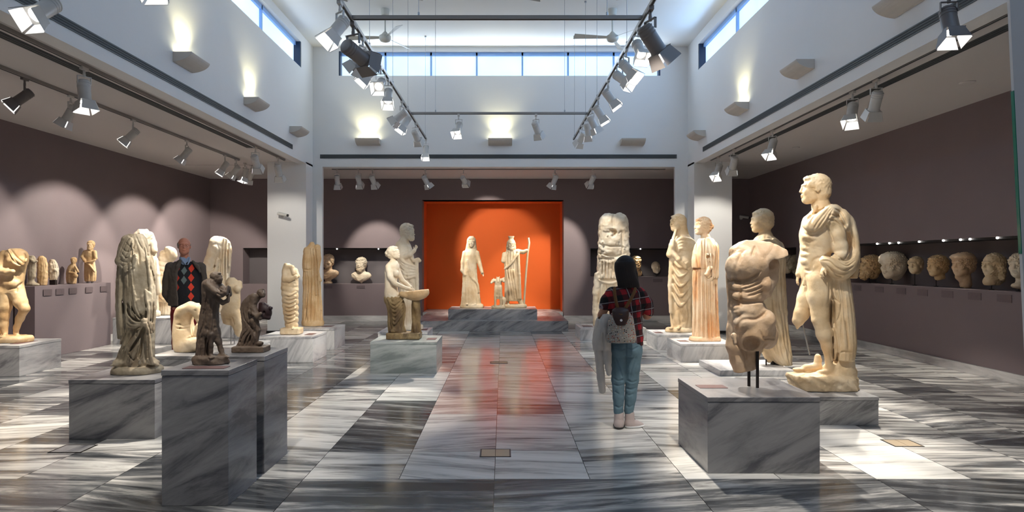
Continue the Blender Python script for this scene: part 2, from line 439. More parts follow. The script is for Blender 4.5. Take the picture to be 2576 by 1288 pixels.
rail('lighting_track', (4.44, 5.6, ZC-.02), (4.44, 14.0, ZC-.02), 'lighting track along the nave edge of the right aisle ceiling')
rail('lighting_track', (-4.0, 15.35, ZC-.02), (3.8, 15.35, ZC-.02), 'lighting track on the back bay ceiling behind the white beam')
k = 0
for x, y, lab in [(RL, 14.2, 'left rail, at its far end'), (RL, 11.6, 'left rail, above its fifth light'), (RL, 10.0, 'left rail, halfway along'), (RL, 8.25, 'left rail, nearest the camera'),
             (RR, 14.2, 'right rail, at its far end'), (RR, 12.3, 'right rail, second from its far end'), (RR, 10.8, 'right rail, halfway along'), (RR, 8.2, 'right rail, nearest the camera'),
             (-1.22, 11.88, 'far cross bar, left part'), (1.12, 11.88, 'far cross bar, right part'), (-.93, 7.24, 'near cross bar, left part'), (1.15, 7.24, 'near cross bar, right part')]:
    b = MB().cyl((0, 0, 0.02), (0, 0, ZN-ZR), .0035, n=6)
    o = b.obj('suspension_wire', M['wire']); o.location = (x, y, ZR)
    MB().cyl((0, 0, ZN-ZR-.03), (0, 0, ZN-ZR), .02, n=10).obj('ceiling_clip', M['wire'], o)
    MB().cyl((0, 0, .02), (0, 0, .06), .012, n=8).obj('rail_clip', M['wire'], o)
    tag(o, 'thin steel wire from the ceiling to the '+lab, 'wire', 'suspension wires of the light frame')

# ---- spotlights with barn doors
KP = 5.2
def spot_proto():
    ME = {}
    b = MB(); b.box(-.018, .018, -.05, .05, -.03, 0); b.cyl((0, 0, -.03), (0, 0, -.075), .012, n=10); ME['adapter'] = b.mesh('adapter')
    b = MB()                                  # body axis = -Z, pivot at origin
    b.lathe([(.03, .10), (.05, .095), (.058, .075), (.060, .05), (.060, -.105), (.063, -.11), (.063, -.125), (.056, -.128)], 20)
    ME['housing'] = b.mesh('housing')
    for k in range(3): b = MB(); 
    b = MB()
    for z in (.02, .045, .07): b.lathe([(.0595, z), (.0625, z+.003), (.0625, z+.009), (.0595, z+.012)], 20)
    ME['cooling_rings'] = b.mesh('cooling_rings')
    b = MB(); b.box(.060, .066, -.010, .010, .055, .135); b.box(-.066, -.060, -.010, .010, .055, .135); b.box(-.066, .066, -.010, .010, .128, .135)
    b.cyl((0, 0, .125), (0, 0, .16), .014, n=10); ME['yoke'] = b.mesh('yoke')
    d = MB(); p = .072; q = .122; L = .105; t = .003      # one flap, on +X side
    x0, x1 = .068, .094
    z0, z1 = -.125, -.125-L
    a = .060; c = .082
    d.hexa([(x0, -a, z0), (x0+t, -a, z0), (x0+t, a, z0), (x0, a, z0)], [(x1, -c, z1), (x1+t, -c, z1), (x1+t, c, z1), (x1, c, z1)])
    ME['barn_door'] = d.mesh('barn_door')
    d = MB(); d.hexa([(x0-.001, -a+.002, z0), (x0-.0002, -a+.002, z0), (x0-.0002, a-.002, z0), (x0-.001, a-.002, z0)], [(x1-.001, -c+.002, z1), (x1-.0002, -c+.002, z1), (x1-.0002, c-.002, z1), (x1-.001, c-.002, z1)])
    ME['flap_lining'] = d.mesh('flap_lining')
    b = MB(); b.box(-.070, .070, -.070, .070, -.127, -.121); ME['hood_ring'] = b.mesh('hood_ring')
    b = MB().cyl((0, 0, -.127), (0, 0, -.129), .052, n=20); ME['lens'] = b.mesh('lens')
    return ME
SP = spot_proto(); MC = {}
def mesh_mat(key, mat):
    k = (key, mat.name)
    if k not in MC:
        me = SP[key].copy(); me.materials.append(mat)
        for p in me.polygons: p.use_smooth = key in ('housing', 'cooling_rings')
        if key == 'housing': me.set_sharp_from_angle(angle=math.radians(40))
        MC[k] = me
    return MC[k]
def spotlight(x, y, z, aim, label, group, lit=True, power=60, cone=40, sc=1.0, body='fixture', blend=.5, color=(1, .93, .82), roll=0.0, drop=.0):
    """hangs under a track at (x, y, z); the head turns towards aim"""
    g = thing('track_spotlight', (x, y, z), label, 'spotlight', group)
    bm = M[body]
    o = link('track_adapter', mesh_mat('adapter', bm), None, g); o.scale = (sc, sc, sc)
    pv = Vector((0, 0, -(.075+.15+drop)*sc))
    if drop:
        MB().cyl((0, 0, 0), (0, 0, -drop*sc), .012, n=10).obj('drop_rod', bm, g)
        o.location = (0, 0, -drop*sc)
    d = (Vector(aim)-(g.location+pv)).normalized()
    yaw = math.atan2(d.y, d.x)
    Rz = Matrix.Rotation(yaw, 4, 'Z'); tilt = math.acos(max(-1, min(1, -d.z)))
    Ry = Matrix.Rotation(-tilt, 4, 'Y')
    Mx = Matrix.Translation(pv) @ Rz @ Ry @ Matrix.Scale(sc, 4)
    oy = link('yoke', mesh_mat('yoke', bm), None, g)
    # the yoke stays upright and swivels with the head
    oy.matrix_local = Matrix.Translation(pv) @ Rz @ Matrix.Rotation(math.pi/2, 4, 'Z') @ Matrix.Scale(sc, 4)
    h = link('housing', mesh_mat('housing', bm), None, g); h.matrix_local = Mx @ Matrix.Rotation(roll, 4, 'Z')
    for nm, m in (('cooling_rings', bm), ('hood_ring', bm), ('lens', M['lens'] if lit else M['lens_off'])):
        c = link(nm, mesh_mat(nm, m), None, h)
    for k in range(4):
        R = Matrix.Rotation(k*math.pi/2, 4, 'Z')
        c = link('barn_door', mesh_mat('barn_door', bm), None, g); c.matrix_local = Mx @ Matrix.Rotation(roll, 4, 'Z') @ R
        l = link('flap_lining', mesh_mat('flap_lining', M['reflector'] if lit else bm), None, c)
    if lit and power > 0:
        L = bpy.data.lights.new('spot_beam', 'SPOT'); L.energy = power*KP; L.spot_size = math.radians(cone); L.spot_blend = blend
        L.color = color; L.shadow_soft_size = .04
        lo = bpy.data.objects.new('spot_beam', L); COL.objects.link(lo); lo.parent = h; lo.location = (0, 0, -.16)
    return g

# ---- uplight sconces
def sconce(x, y, z, rz, label, lit, power=26):
    g = thing('wall_uplight', (x, y, z), label, 'wall lamp', 'plaster uplights on the white walls', rz)
    # local: wall at y=0, projecting towards -y
    w = .27; pr = [(0, .13), (-.25, .13), (-.249, .118), (-.24, .098), (-.223, .078), (-.20, .058), (-.17, .040), (-.13, .024), (-.085, .011), (-.04, .003), (0, 0)]
    b = MB(); b.hexa([(-w, a, c) for a, c in pr], [(w, a, c) for a, c in pr])
    o = b.obj('shell', M['sconce'], g, bevel=.004)
    MB().box(-w+.02, w-.02, -.225, -.02, .131, .134).obj('lamp_tray', M['sconce_lamp'] if lit else M['sconce'], g)
    if lit:
        L = bpy.data.lights.new('uplight_beam', 'SPOT'); L.energy = power; L.color = (1, .90, .52); L.spot_size = math.radians(105); L.spot_blend = .9
        L.shadow_soft_size = .03
        lo = bpy.data.objects.new('uplight_beam', L); COL.objects.link(lo); lo.parent = g; lo.location = (0, -.16, .17)
        lo.rotation_euler = (math.radians(180-14), 0, 0)
    return g
for y, lit, lab in ((6.5, 1, 'uplight on the left white wall nearest the camera'), (8.85, 1, 'large glowing plaster uplight on the left white wall'), (11.2, 1, 'glowing plaster uplight, middle of the left white wall'), (13.55, 0, 'unlit plaster uplight at the far end of the left white wall')):
    if y > 7: sconce(XL, y, 4.18, math.pi/2, lab, lit)
for y, lit, lab in ((6.76, 0, 'unlit uplight at the top edge, right white wall nearest the camera'), (9.1, 0, 'unlit plaster uplight on the right white wall, second from the camera'), (11.45, 1, 'the one glowing uplight on the right white wall'), (13.85, 0, 'unlit uplight at the far end of the right white wall')):
    sconce(XR, y, 4.16, -math.pi/2, lab, lit)
for x, lit, lab in ((-3.04, 1, 'glowing uplight on the back wall, left of the hanging frame'), (-.06, 1, 'glowing uplight in the middle of the back wall'), (2.93, 0, 'unlit uplight on the back wall, right side')):
    sconce(x, YB, 4.20, 0, lab, lit, 30)

# ---- ceiling fans
def fan(x, y, zb, rz, label):
    g = thing('ceiling_fan', (x, y, zb), label, 'ceiling fan', 'ceiling fans', rz)
    MB().lathe([(.03, ZN-zb-.14), (.075, ZN-zb-.12), (.085, ZN-zb-.02), (.085, ZN-zb)], 18).obj('canopy', M['fan'], g, smooth=True)
    MB().cyl((0, 0, .05), (0, 0, ZN-zb-.1), .014, n=10).obj('down_rod', M['fan'], g)
    MB().lathe([(.03, -.09), (.09, -.07), (.115, -.03), (.115, .03), (.07, .06), (.02, .12)], 20).obj('motor', M['fan'], g, smooth=True)
    for k in range(3):
        a = k*2*math.pi/3; b = MB()
        b.hexa([(.10, -.03, -.012), (.76, -.07, -.035), (.76, .065, .015), (.10, .03, .012)], [(.10, -.03, -.005), (.76, -.07, -.028), (.76, .065, .022), (.10, .03, .019)])
        o = b.obj('blade', M['fan'], g); o.rotation_euler = (0, 0, a)
fan(-2.28, 12.7, 5.90, math.radians(180), 'three bladed white ceiling fan, left one, by the left hanging rail')
fan(2.12, 12.7, 5.90, math.radians(180+8), 'three bladed white ceiling fan, right one, by the right hanging rail')

# ---- small fittings
def cctv(x, y, z, label):
    g = thing('security_camera', (x, y, z), label, 'camera')
    MB().cyl((0, 0, 0), (0, -.03, 0), .04, n=14).obj('wall_plate', M['fixture'], g)
    MB().cyl((0, -.03, 0), (.05, -.12, .02), .012, n=10).obj('arm', M['fixture'], g)
    MB().cyl((-.08, -.13, .045), (.14, -.17, .0), .033, n=16).obj('housing', M['fixture'], g, bevel=.004)
    MB().cyl((.14, -.17, .0), (.165, -.175, -.005), .029, n=16).obj('lens', M['black'], g)
    return g
cctv(-4.82, 14.4, 2.57, 'small white security camera with black lens on the left column')
cctv(6.3, YW, 2.72, 'small security camera high on the dark wall right of the right column')
for x, y, r in ((5.7, 8.05, .09), (5.63, 12.6, .07)):  # flush downlights, left unlit and in the ceiling colour
    o = MB().lathe([(r, 0), (r, -.006), (r*.9, -.014), (r*.6, -.018)], 24).obj('ceiling_downlight', M['aisle_ceiling'], smooth=True); o.location = (x, y, ZC)
    tag(o, 'round flush disc in the right aisle ceiling, '+('the nearer larger one' if y < 10 else 'the farther smaller one'), 'ceiling downlight')
def floor_box(x, y, w, d, label, top):
    g = thing('floor_socket', (x, y, 0), label, 'floor socket')
    b = MB(); t = .012
    b.box(-w/2, w/2, -d/2, -d/2+t, 0, .004); b.box(-w/2, w/2, d/2-t, d/2, 0, .004); b.box(-w/2, -w/2+t, -d/2+t, d/2-t, 0, .004); b.box(w/2-t, w/2, -d/2+t, d/2-t, 0, .004)
    b.obj('frame', M['steel_dark'], g)
    MB().box(-w/2+t, -.002, -d/2+t, d/2-t, 0, .003).obj('lid', top, g); MB().box(.002, w/2-t, -d/2+t, d/2-t, 0, .003).obj('lid', top, g)
floor_box(-.06, 5.33, .25, .22, 'brass lidded floor socket in the middle of the aisle, nearest the camera', M['brass_lid'])
floor_box(-.06, 10.15, .27, .22, 'brass floor socket farther along the pink slabs', M['brass_lid'])
floor_box(-3.57, 5.45, .27, .23, 'dark floor socket in front of the grey marble pedestal at left', M['ped_dark'])
floor_box(3.42, 5.62, .25, .22, 'pale floor socket right of the large torso pedestal', M['brass_lid'])
# near white pier with a green glass edge at the right border of the picture
g = thing('glass_edged_panel', (3.3, 3.83, 0), 'tall pale panel with a green edge at the right border of the picture', 'panel')
MB().hexa([(-.199, -.01, 0), (.5, -.01, 0), (.5, .01, 0), (-.199, .01, 0)], [(-.393, -.01, 4.0), (.5, -.01, 4.0), (.5, .01, 4.0), (-.393, .01, 4.0)]).obj('board', M['white_wall'], g)
MB().hexa([(-.2805, -.011, 1.6), (-.276, -.011, 1.6), (-.276, .011, 1.6), (-.2805, .011, 1.6)], [(-.3265, -.011, 2.55), (-.322, -.011, 2.55), (-.322, .011, 2.55), (-.3265, .011, 2.55)]).obj('green_edge', M['green_edge'], g)

# ================================================================ lights on the tracks
G_ = 'spotlights with barn doors'
def P3(px, py, Y): return ((px-VX)*Y/F, Y, H-(py-VY)*Y/F)
# left hanging rail
GL = 'spotlights on the left hanging rail'
spotlight(RL, 7.35, ZR-.021, (1.5, 13, 2.2), 'large brown-grey barn door spotlight at the top edge, on the left hanging rail', GL, False, sc=1.4, body='fixture_grey')
spotlight(RL, 6.75, ZR-.021, (-3.3, 5.2, 1.0), 'lit white spotlight on the left hanging rail, beside the big brown one', GL, True, 150, 34, 1.1)
for i, (y, aim, pw, lab) in enumerate([
    (7.85, (-4.8, 9.0, 1.2), 0, 'second light of the left hanging rail, turned sideways and unlit'),
    (8.4, (-4.0, 7.3, .9), 150, 'third light of the left hanging rail, lit and tilted left'),
    (9.0, (-1.97, 4.3, .9), 60, 'fourth light of the left hanging rail, lit and aimed towards the camera'),
    (9.6, (-1.5, 7.7, 1.0), 120, 'fifth light of the left hanging rail, small lit one next to the rail'),
    (10.9, (-5.0, 12.0, 1.5), 0, 'sixth light of the left hanging rail, unlit and turned left'),
    (11.4, (-3.3, 10.5, 1.0), 110, 'seventh light of the left hanging rail, bright and turned towards the camera'),
    (12.6, (-.75, 15.6, 1.4), 75, 'eighth light of the left hanging rail, just before its end'),
    (14.3, (-1.70, 13.2, .6), 60, 'bright light hanging straight down from the far end of the left rail')]):
    spotlight(RL, y, ZR-.021, aim, lab, GL, pw > 0, pw, 30)
GR = 'spotlights on the right hanging rail'
spotlight(RR, 6.9, ZR-.021, (3.2, 7.6, 1.8), 'large brown-grey barn door spotlight at the top edge, on the right hanging rail', GR, True, 90, 36, 1.4, body='fixture_grey')
for y, aim, pw, lab in [
    (7.5, (2.0, 5.2, 1.0), 150, 'lit light on the right hanging rail just past the big brown one'),
    (8.25, (3.3, 6.6, 1.3), 130, 'second white light of the right hanging rail, its hood lit'),
    (8.7, (3.4, 6.7, 1.8), 80, 'third white light of the right hanging rail, brightest hood below the rail'),
    (9.65, (3.4, 9.2, 1.3), 120, 'fourth white light of the right hanging rail, hanging alone'),
    (10.65, (3.1, 10.3, 1.2), 130, 'fifth white light of the right hanging rail'),
    (11.4, (3.0, 12.0, 1.3), 110, 'sixth white light of the right hanging rail, in the far cluster'),
    (12.0, (2.2, 13.3, 1.5), 35, 'seventh white light of the right hanging rail, in the far cluster'),
    (12.8, (.25, 15.6, 1.3), 65, 'last white light of the right hanging rail, lowest of the far cluster')]:
    spotlight(RR, y, ZR-.021, aim, lab, GR, True, pw, 30)
spotlight(-.80, 11.88, ZR-.021, (-1.35, 9.6, 1.0), 'lit light hanging on the far cross bar, the left one', 'lights of the far cross bar', True, 120, 26)
spotlight(.60, 11.88, ZR-.021, (1.6, 13.4, 1.8), 'unlit light hanging on the far cross bar, the right one, turned away', 'lights of the far cross bar', False)
# near lights high at the left and right edges of the picture, on a cross track above the frame
rail('lighting_rail', (-4.1, 5.5, 4.25), (4.0, 5.5, 4.25), 'near cross track above the picture that carries the top corner lights')
GN = 'large lights of the near cross track'
spotlight(-3.82, 5.5, 4.229, (-4.3, 3.0, 1.4), 'large glaring spotlight in the top left corner of the picture', GN, True, 30, 50, 1.15, drop=.25)
spotlight(-2.86, 5.5, 4.229, (-2.9, 3.4, 1.4), 'large glaring spotlight cut by the top edge, left of the window strip', GN, True, 40, 50, 1.2)
spotlight(3.74, 5.5, 4.229, (3.62, 4.4, .2), 'large lit spotlight in the top right corner of the picture', GN, True, 60, 50, 1.05, drop=.38, body='fixture_grey')
for x, y, aim, pw, lab in [(RR, 3.9, (1.85, 5.2, 1.15), 60, 'right hanging rail, right above the muscular torso'), (RR, 4.9, (3.3, 6.7, 1.5), 55, 'right hanging rail, above the picture, aimed at the tall nude man'),  # unseen fixtures added above the frame to brighten the nearest statues
                           (RL, 3.6, (-2.0, 4.5, 1.1), 40, 'left hanging rail, above the nearest pedestal'), (RL, 4.4, (-3.4, 6.1, 1.2), 40, 'left hanging rail, above the picture, aimed at the weathered figure')]:
    spotlight(x, y, ZR-.021, aim, 'added light of the '+lab, GL if x < 0 else GR, True, pw, 34)
for x, aim, pw, lab in [(.3, (-1.43, 9.7, 1.1), 90, 'centre of the near cross track, aimed at the nymph'), (-.7, (-3.3, 11.2, 1.0), 110, 'near cross track, aimed at the figures by the left column'), (1.0, (3.0, 11.0, 1.4), 120, 'near cross track, aimed at the gowned women on the right'), (-1.3, (-4.2, 8.3, 1.2), 40, 'near cross track, aimed at the old man and the crouching torso')]:  # unseen spots added to wash the fronts of these figures
    spotlight(x, 5.5, 4.229, aim, 'added light on the '+lab, GN, True, pw, 30)
# back bay
GB = 'spotlights in the bay in front of the orange alcove'
for x, aim, pw, lab in [
    (-3.88, (-3.9, 16.6, 1.2), 0, 'wide unlit hood, leftmost in the back bay'),
    (-3.38, (-3.3, 17.6, 1.4), 55, 'second light from the left in the back bay, lit inside'),
    (-3.05, (-2.4, 17.2, 1.3), 0, 'third light from the left in the back bay, tilted right'),
    (-1.82, (-.85, 16.2, 1.6), 80, 'light above the left edge of the orange alcove'),
    (-.92, (-.2, 18.0, 2.2), 50, 'light above the veiled woman of the orange alcove'),
    (1.22, (.4, 16.2, 1.6), 80, 'light above the right part of the orange alcove, turned left'),
    (2.10, (1.3, 17.4, 1.7), 60, 'rightmost light in the back bay')]:
    spotlight(x, 15.35, ZC-.04, aim, 'white barn door spotlight, '+lab, GB, pw > 0, pw, 46)
# left aisle
GA = 'spotlights on the middle track of the left aisle'
for px, py, aim, pw, lab in [
    (62, 195, (-7.6, 6.4, 1.2), 90, 'nearest the camera at the left border'),
    (178, 235, (-7.0, 8.4, 1.0), 110, 'second from the camera'),
    (335, 292, (-7.75, 9.0, .8), 34, 'third, with a thick body, turned right'),
    (470, 345, (-7.75, 11.5, .8), 61, 'fourth, alone in the middle'),
    (566, 385, (-6.9, 12.7, 1.2), 60, 'fifth, first of the far cluster'),
    (594, 398, (-7.75, 13.9, .8), 62, 'sixth, second of the far cluster'),
    (616, 405, (-6.0, 13.8, 1.4), 70, 'seventh, third of the far cluster'),
    (632, 411, (-7.75, 16.3, .7), 63, 'eighth, last of the far cluster')]:
    Y = 5.63*F/(VX-px)
    spotlight(-5.63, Y, ZC-.04, aim, 'lit spotlight on the left aisle ceiling, '+lab, GA, True, pw, 84 if pw in (61, 62, 63, 34) else 48, .95, body='fixture' if px > 100 else 'fixture_grey', blend=.35)
GA2 = 'spotlights on the nave edge of the left aisle'
spotlight(-4.66, 7.3, ZC-.04, (-4.2, 7.0, .2), 'large lit spotlight below the left white wall, nearest the camera', GA2, True, 70, 50, 1.1)
spotlight(-4.66, 12.35, ZC-.04, (-4.75, 14.4, 1.4), 'lit spotlight in front of the left column, upper one', GA2, True, 14, 80, 1.1)
spotlight(-4.66, 13.6, ZC-.04, (-4.6, 15.5, .2), 'lit spotlight in front of the left column, lower and farther one', GA2, False, 0, 45, 1.1)
# right aisle
GRA = 'spotlights on the right aisle track'
spotlight(4.44, 7.8, ZC-.04, (4.6, 9.3, 1.0), 'unlit white spotlight on the right aisle track, nearest the camera', GRA, False, sc=1.05)
spotlight(4.44, 8.33, ZC-.04, (3.5, 7.2, 1.0), 'lit spotlight on the right aisle track beside the unlit one', GRA, True, 110, 45, 1.05)
spotlight(4.44, 10.8, ZC-.04, (3.4, 9.9, 1.0), 'lit spotlight on the right aisle track, middle one hanging alone', GRA, True, 100, 45, 1.05)
spotlight(4.44, 12.6, ZC-.04, (4.5, 14.4, 1.4), 'lit spotlight near the right column, the nearer of two', GRA, True, 22, 80, 1.1)
spotlight(4.44, 13.5, ZC-.04, (3.3, 12.3, 1.0), 'lit spotlight near the right column, the farther of two', GRA, True, 80, 45, 1.1)

# ================================================================ pedestals
def pedestal(x0, x1, y0, y1, h, mat, label, plaques=(), slab=.035):
    cx, cy = (x0+x1)/2, (y0+y1)/2
    g = thing('pedestal', (cx, cy, 0), label, 'pedestal', 'marble block pedestals')
    w, d = (x1-x0)/2, (y1-y0)/2
    if slab:
        MB().box(-w+.003, w-.003, -d+.003, d-.003, 0, h-slab-.002).obj('block', mat, g, bevel=.003)
        MB().box(-w, w, -d, d, h-slab, h).obj('top_slab', mat, g, bevel=.003)
    else: MB().box(-w, w, -d, d, 0, h).obj('block', mat, g, bevel=.003)
    for (px, py, pw, pd) in plaques:
        MB().box(px-cx-pw/2, px-cx+pw/2, py-cy-pd/2, py-cy+pd/2, h, h+.004).obj('name_plaque', M['plaque'], g)
    return g
pedestal(-7.33, -6.56, 8.9, 9.75, .42, M['ped_grey'], 'grey veined marble pedestal cut by the left border, under the headless nude youth', [(-6.75, 9.25, .12, .38)])
pedestal(-3.81, -3.05, 5.75, 6.5, .52, M['ped_dark'], 'grey veined marble pedestal of the large weathered headless figure at left')
pedestal(-2.174, -1.744, 4.17, 4.66, .864, M['ped_dark'], 'tall dark grey marble pedestal in the left foreground, nearest the camera', [(-1.93, 4.27, .27, .10)])
pedestal(-2.20, -1.744, 4.80, 5.32, .862, M['ped_dark'], 'tall grey marble pedestal right behind the nearest one')
pedestal(-3.97, -3.05, 7.35, 8.1, .50, M['ped_grey'], 'low pedestal with white top under the crouching torso')
pedestal(-4.5, -3.58, 9.2, 10.1, .35, M['ped_white'], 'white topped pedestal under the small nude torso on a steel pin', [(-4.25, 9.35, .16, .1)])
pedestal(-7.40, -6.13, 12.43, 13.4, .50, M['ped_white'], 'wide white marble pedestal behind the old man, under the draped pair')
pedestal(-6.55, -5.30, 13.45, 14.3, .50, M['ped_white'], 'white pedestal by the left column under the large torso fragment')
pedestal(-3.79, -2.94, 10.16, 10.95, .40, M['ped_white'], 'white marble pedestal under the tightly wrapped figure, before the left column', [(-3.08, 10.5, .12, .25)])
pedestal(-3.95, -2.98, 11.6, 12.4, .38, M['ped_white'], 'white marble pedestal of the headless gowned woman beside the left column', [(-3.2, 12.0, .18, .22)])
pedestal(-1.85, -.92, 9.13, 9.98, .44, M['ped_green'], 'greenish grey marble pedestal under the nymph with the basin', [(-1.03, 9.5, .13, .24)])
pedestal(-2.06, -1.24, 10.8, 11.6, .40, M['ped_white'], 'white marble pedestal half hidden behind the nymph, under the bearded man', [(-1.34, 11.2, .1, .22)])
pedestal(1.53, 2.84, 13.0, 13.9, .25, M['ped_white'], 'low white pedestal under the tall cuirassed fragment', [(1.72, 13.35, .2, .22)])
pedestal(2.73, 3.65, 11.6, 12.5, .27, M['ped_white'], 'low white pedestal of the veiled woman beside the right column', [(2.83, 11.95, .14, .2)])
pedestal(2.75, 3.62, 10.15, 11.0, .29, M['ped_white'], 'low white pedestal of the orange stained gowned woman', [(2.88, 10.5, .14, .2)])
pedestal(1.50, 2.33, 4.81, 5.62, .56, M['ped_dark'], 'grey veined marble pedestal in the right foreground under the muscular torso', [(1.66, 5.22, .22, .13)])
pedestal(2.70, 3.58, 6.24, 7.1, .27, M['ped_grey'], 'low grey marble pedestal under the tall nude man with the cloak')
pedestal(2.96, 3.98, 8.94, 9.9, .08, M['ped_white'], 'thin white slab pedestal under the cloaked young man behind the torso', slab=0)
pedestal(-1.26, .79, 15.1, 16.1, .47, M['ped_grey'], 'long grey marble plinth of the two gods in front of the orange alcove', slab=0).location.z = .23
for c in [o for o in bpy.data.objects if o.get('label', '').startswith('long grey marble plinth')]:
    for ch in c.children:
        for v in ch.data.vertices: v.co.z = v.co.z if v.co.z < .01 else .24
g = thing('stone_step', (-.26, 16.0, 0), 'broad grey marble step in front of the orange alcove', 'step')
MB().box(-1.73, 1.73, -1.25, 1.33, 0, .23).obj('block', M['ped_grey'], g, bevel=.004)
g = thing('stone_step', (-.265, 17.9, 0), 'marble floor slab of the orange alcove behind the step', 'step')
MB().box(-1.86, 1.86, -.54, .59, 0, .23).obj('block', M['ped_grey'], g)
# mauve ledge at the left wall
g = thing('display_ledge', (-7.55, 11.4, 0), 'mauve wall ledge at left carrying the row of statuettes', 'ledge')
MB().box(-.17, .15, -1.03, .98, 0, 1.17).obj('front_case', M['purple'], g, bevel=.003)
def wall_label(x, y, z, w, h, rz, label):
    o = MB().box(-w/2, w/2, -.006, 0, -h/2, h/2).obj('wall_label', M['label']); o.location = (x, y, z); o.rotation_euler = (0, 0, rz)
    tag(o, label, 'label', 'printed labels under the displayed pieces')
for i, y in enumerate((10.65, 10.95, 11.28, 11.72, 12.15)):
    wall_label(-7.40+.006, y, 1.06, .20, .10, math.pi/2, 'small printed label on the left mauve ledge, number %s from the camera' % ['one', 'two', 'three', 'four', 'five'][i])
for i, (px, w) in enumerate(((2157, .3), (2212, .3), (2267, .3), (2321, .26), (2383, .3), (2452, .27), (2527, .28))):
    Y = WR*F/(px-VX)
    wall_label(WR, Y, 1.08, .25, .10, -math.pi/2, 'small printed label under the right wall heads, the %s counting from the far end' % ['first', 'second', 'third', 'fourth', 'fifth', 'sixth', 'seventh'][i])
wall_label(-4.62, YW, .90, .22, .08, 0, 'small label under the beardless bust in the back wall niche')
wall_label(-3.76, YW, .90, .22, .08, 0, 'small label under the bearded bust in the back wall niche')
wall_label(4.10, YW, 1.07, .25, .09, 0, 'small label under the mask head in the right back wall niche')
# tiny niche lamps along the top of the right wall niche and the back niche
for i, px in enumerate((2208, 2239, 2262, 2314, 2375, 2418, 2442, 2511)):
    Y = (WR+.04)*F/(px-VX)
    o = MB().lathe([(.004, 0), (.013, -.004), (.017, -.014), (.012, -.026), (.004, -.03)], 12).obj('niche_lamp', M['lens'], smooth=True); o.location = (WR+.03, Y, 1.89)
    tag(o, 'tiny bright lamp at the top of the right wall niche, %s from the left' % ['first', 'second', 'third', 'fourth', 'fifth', 'sixth', 'seventh', 'eighth'][i], 'niche lamp', 'tiny lamps of the right wall niche')
    L = bpy.data.lights.new('niche_beam', 'SPOT'); L.energy = 11; L.spot_size = math.radians(70); L.spot_blend = .8; L.color = (1, .95, .82); L.shadow_soft_size = .01
    lo = bpy.data.objects.new('niche_beam', L); COL.objects.link(lo); lo.parent = o; lo.location = (0, 0, -.045); lo.rotation_euler = (0, math.radians(22), 0)
for x, lab in ((3.65, 'left'), (-3.3, 'far left'), (-4.4, 'farther left')):
    o = MB().lathe([(.004, 0), (.013, -.004), (.017, -.014), (.012, -.026), (.004, -.03)], 12).obj('niche_lamp', M['lens'], smooth=True)
    o.location = (x, YW+.04, 1.92)
    tag(o, {'left': 'tiny bright lamp at the top of the right back wall niche', 'far left': 'tiny lamp above the bearded bust niche', 'farther left': 'tiny lamp above the beardless bust niche'}[lab], 'niche lamp')
    L = bpy.data.lights.new('niche_beam', 'SPOT'); L.energy = 12; L.spot_size = math.radians(85); L.spot_blend = .8; L.color = (1, .95, .82); L.shadow_soft_size = .01
    lo = bpy.data.objects.new('niche_beam', L); COL.objects.link(lo); lo.parent = o; lo.location = (0, -.02, -.045); lo.rotation_euler = (math.radians(10), 0, 0)
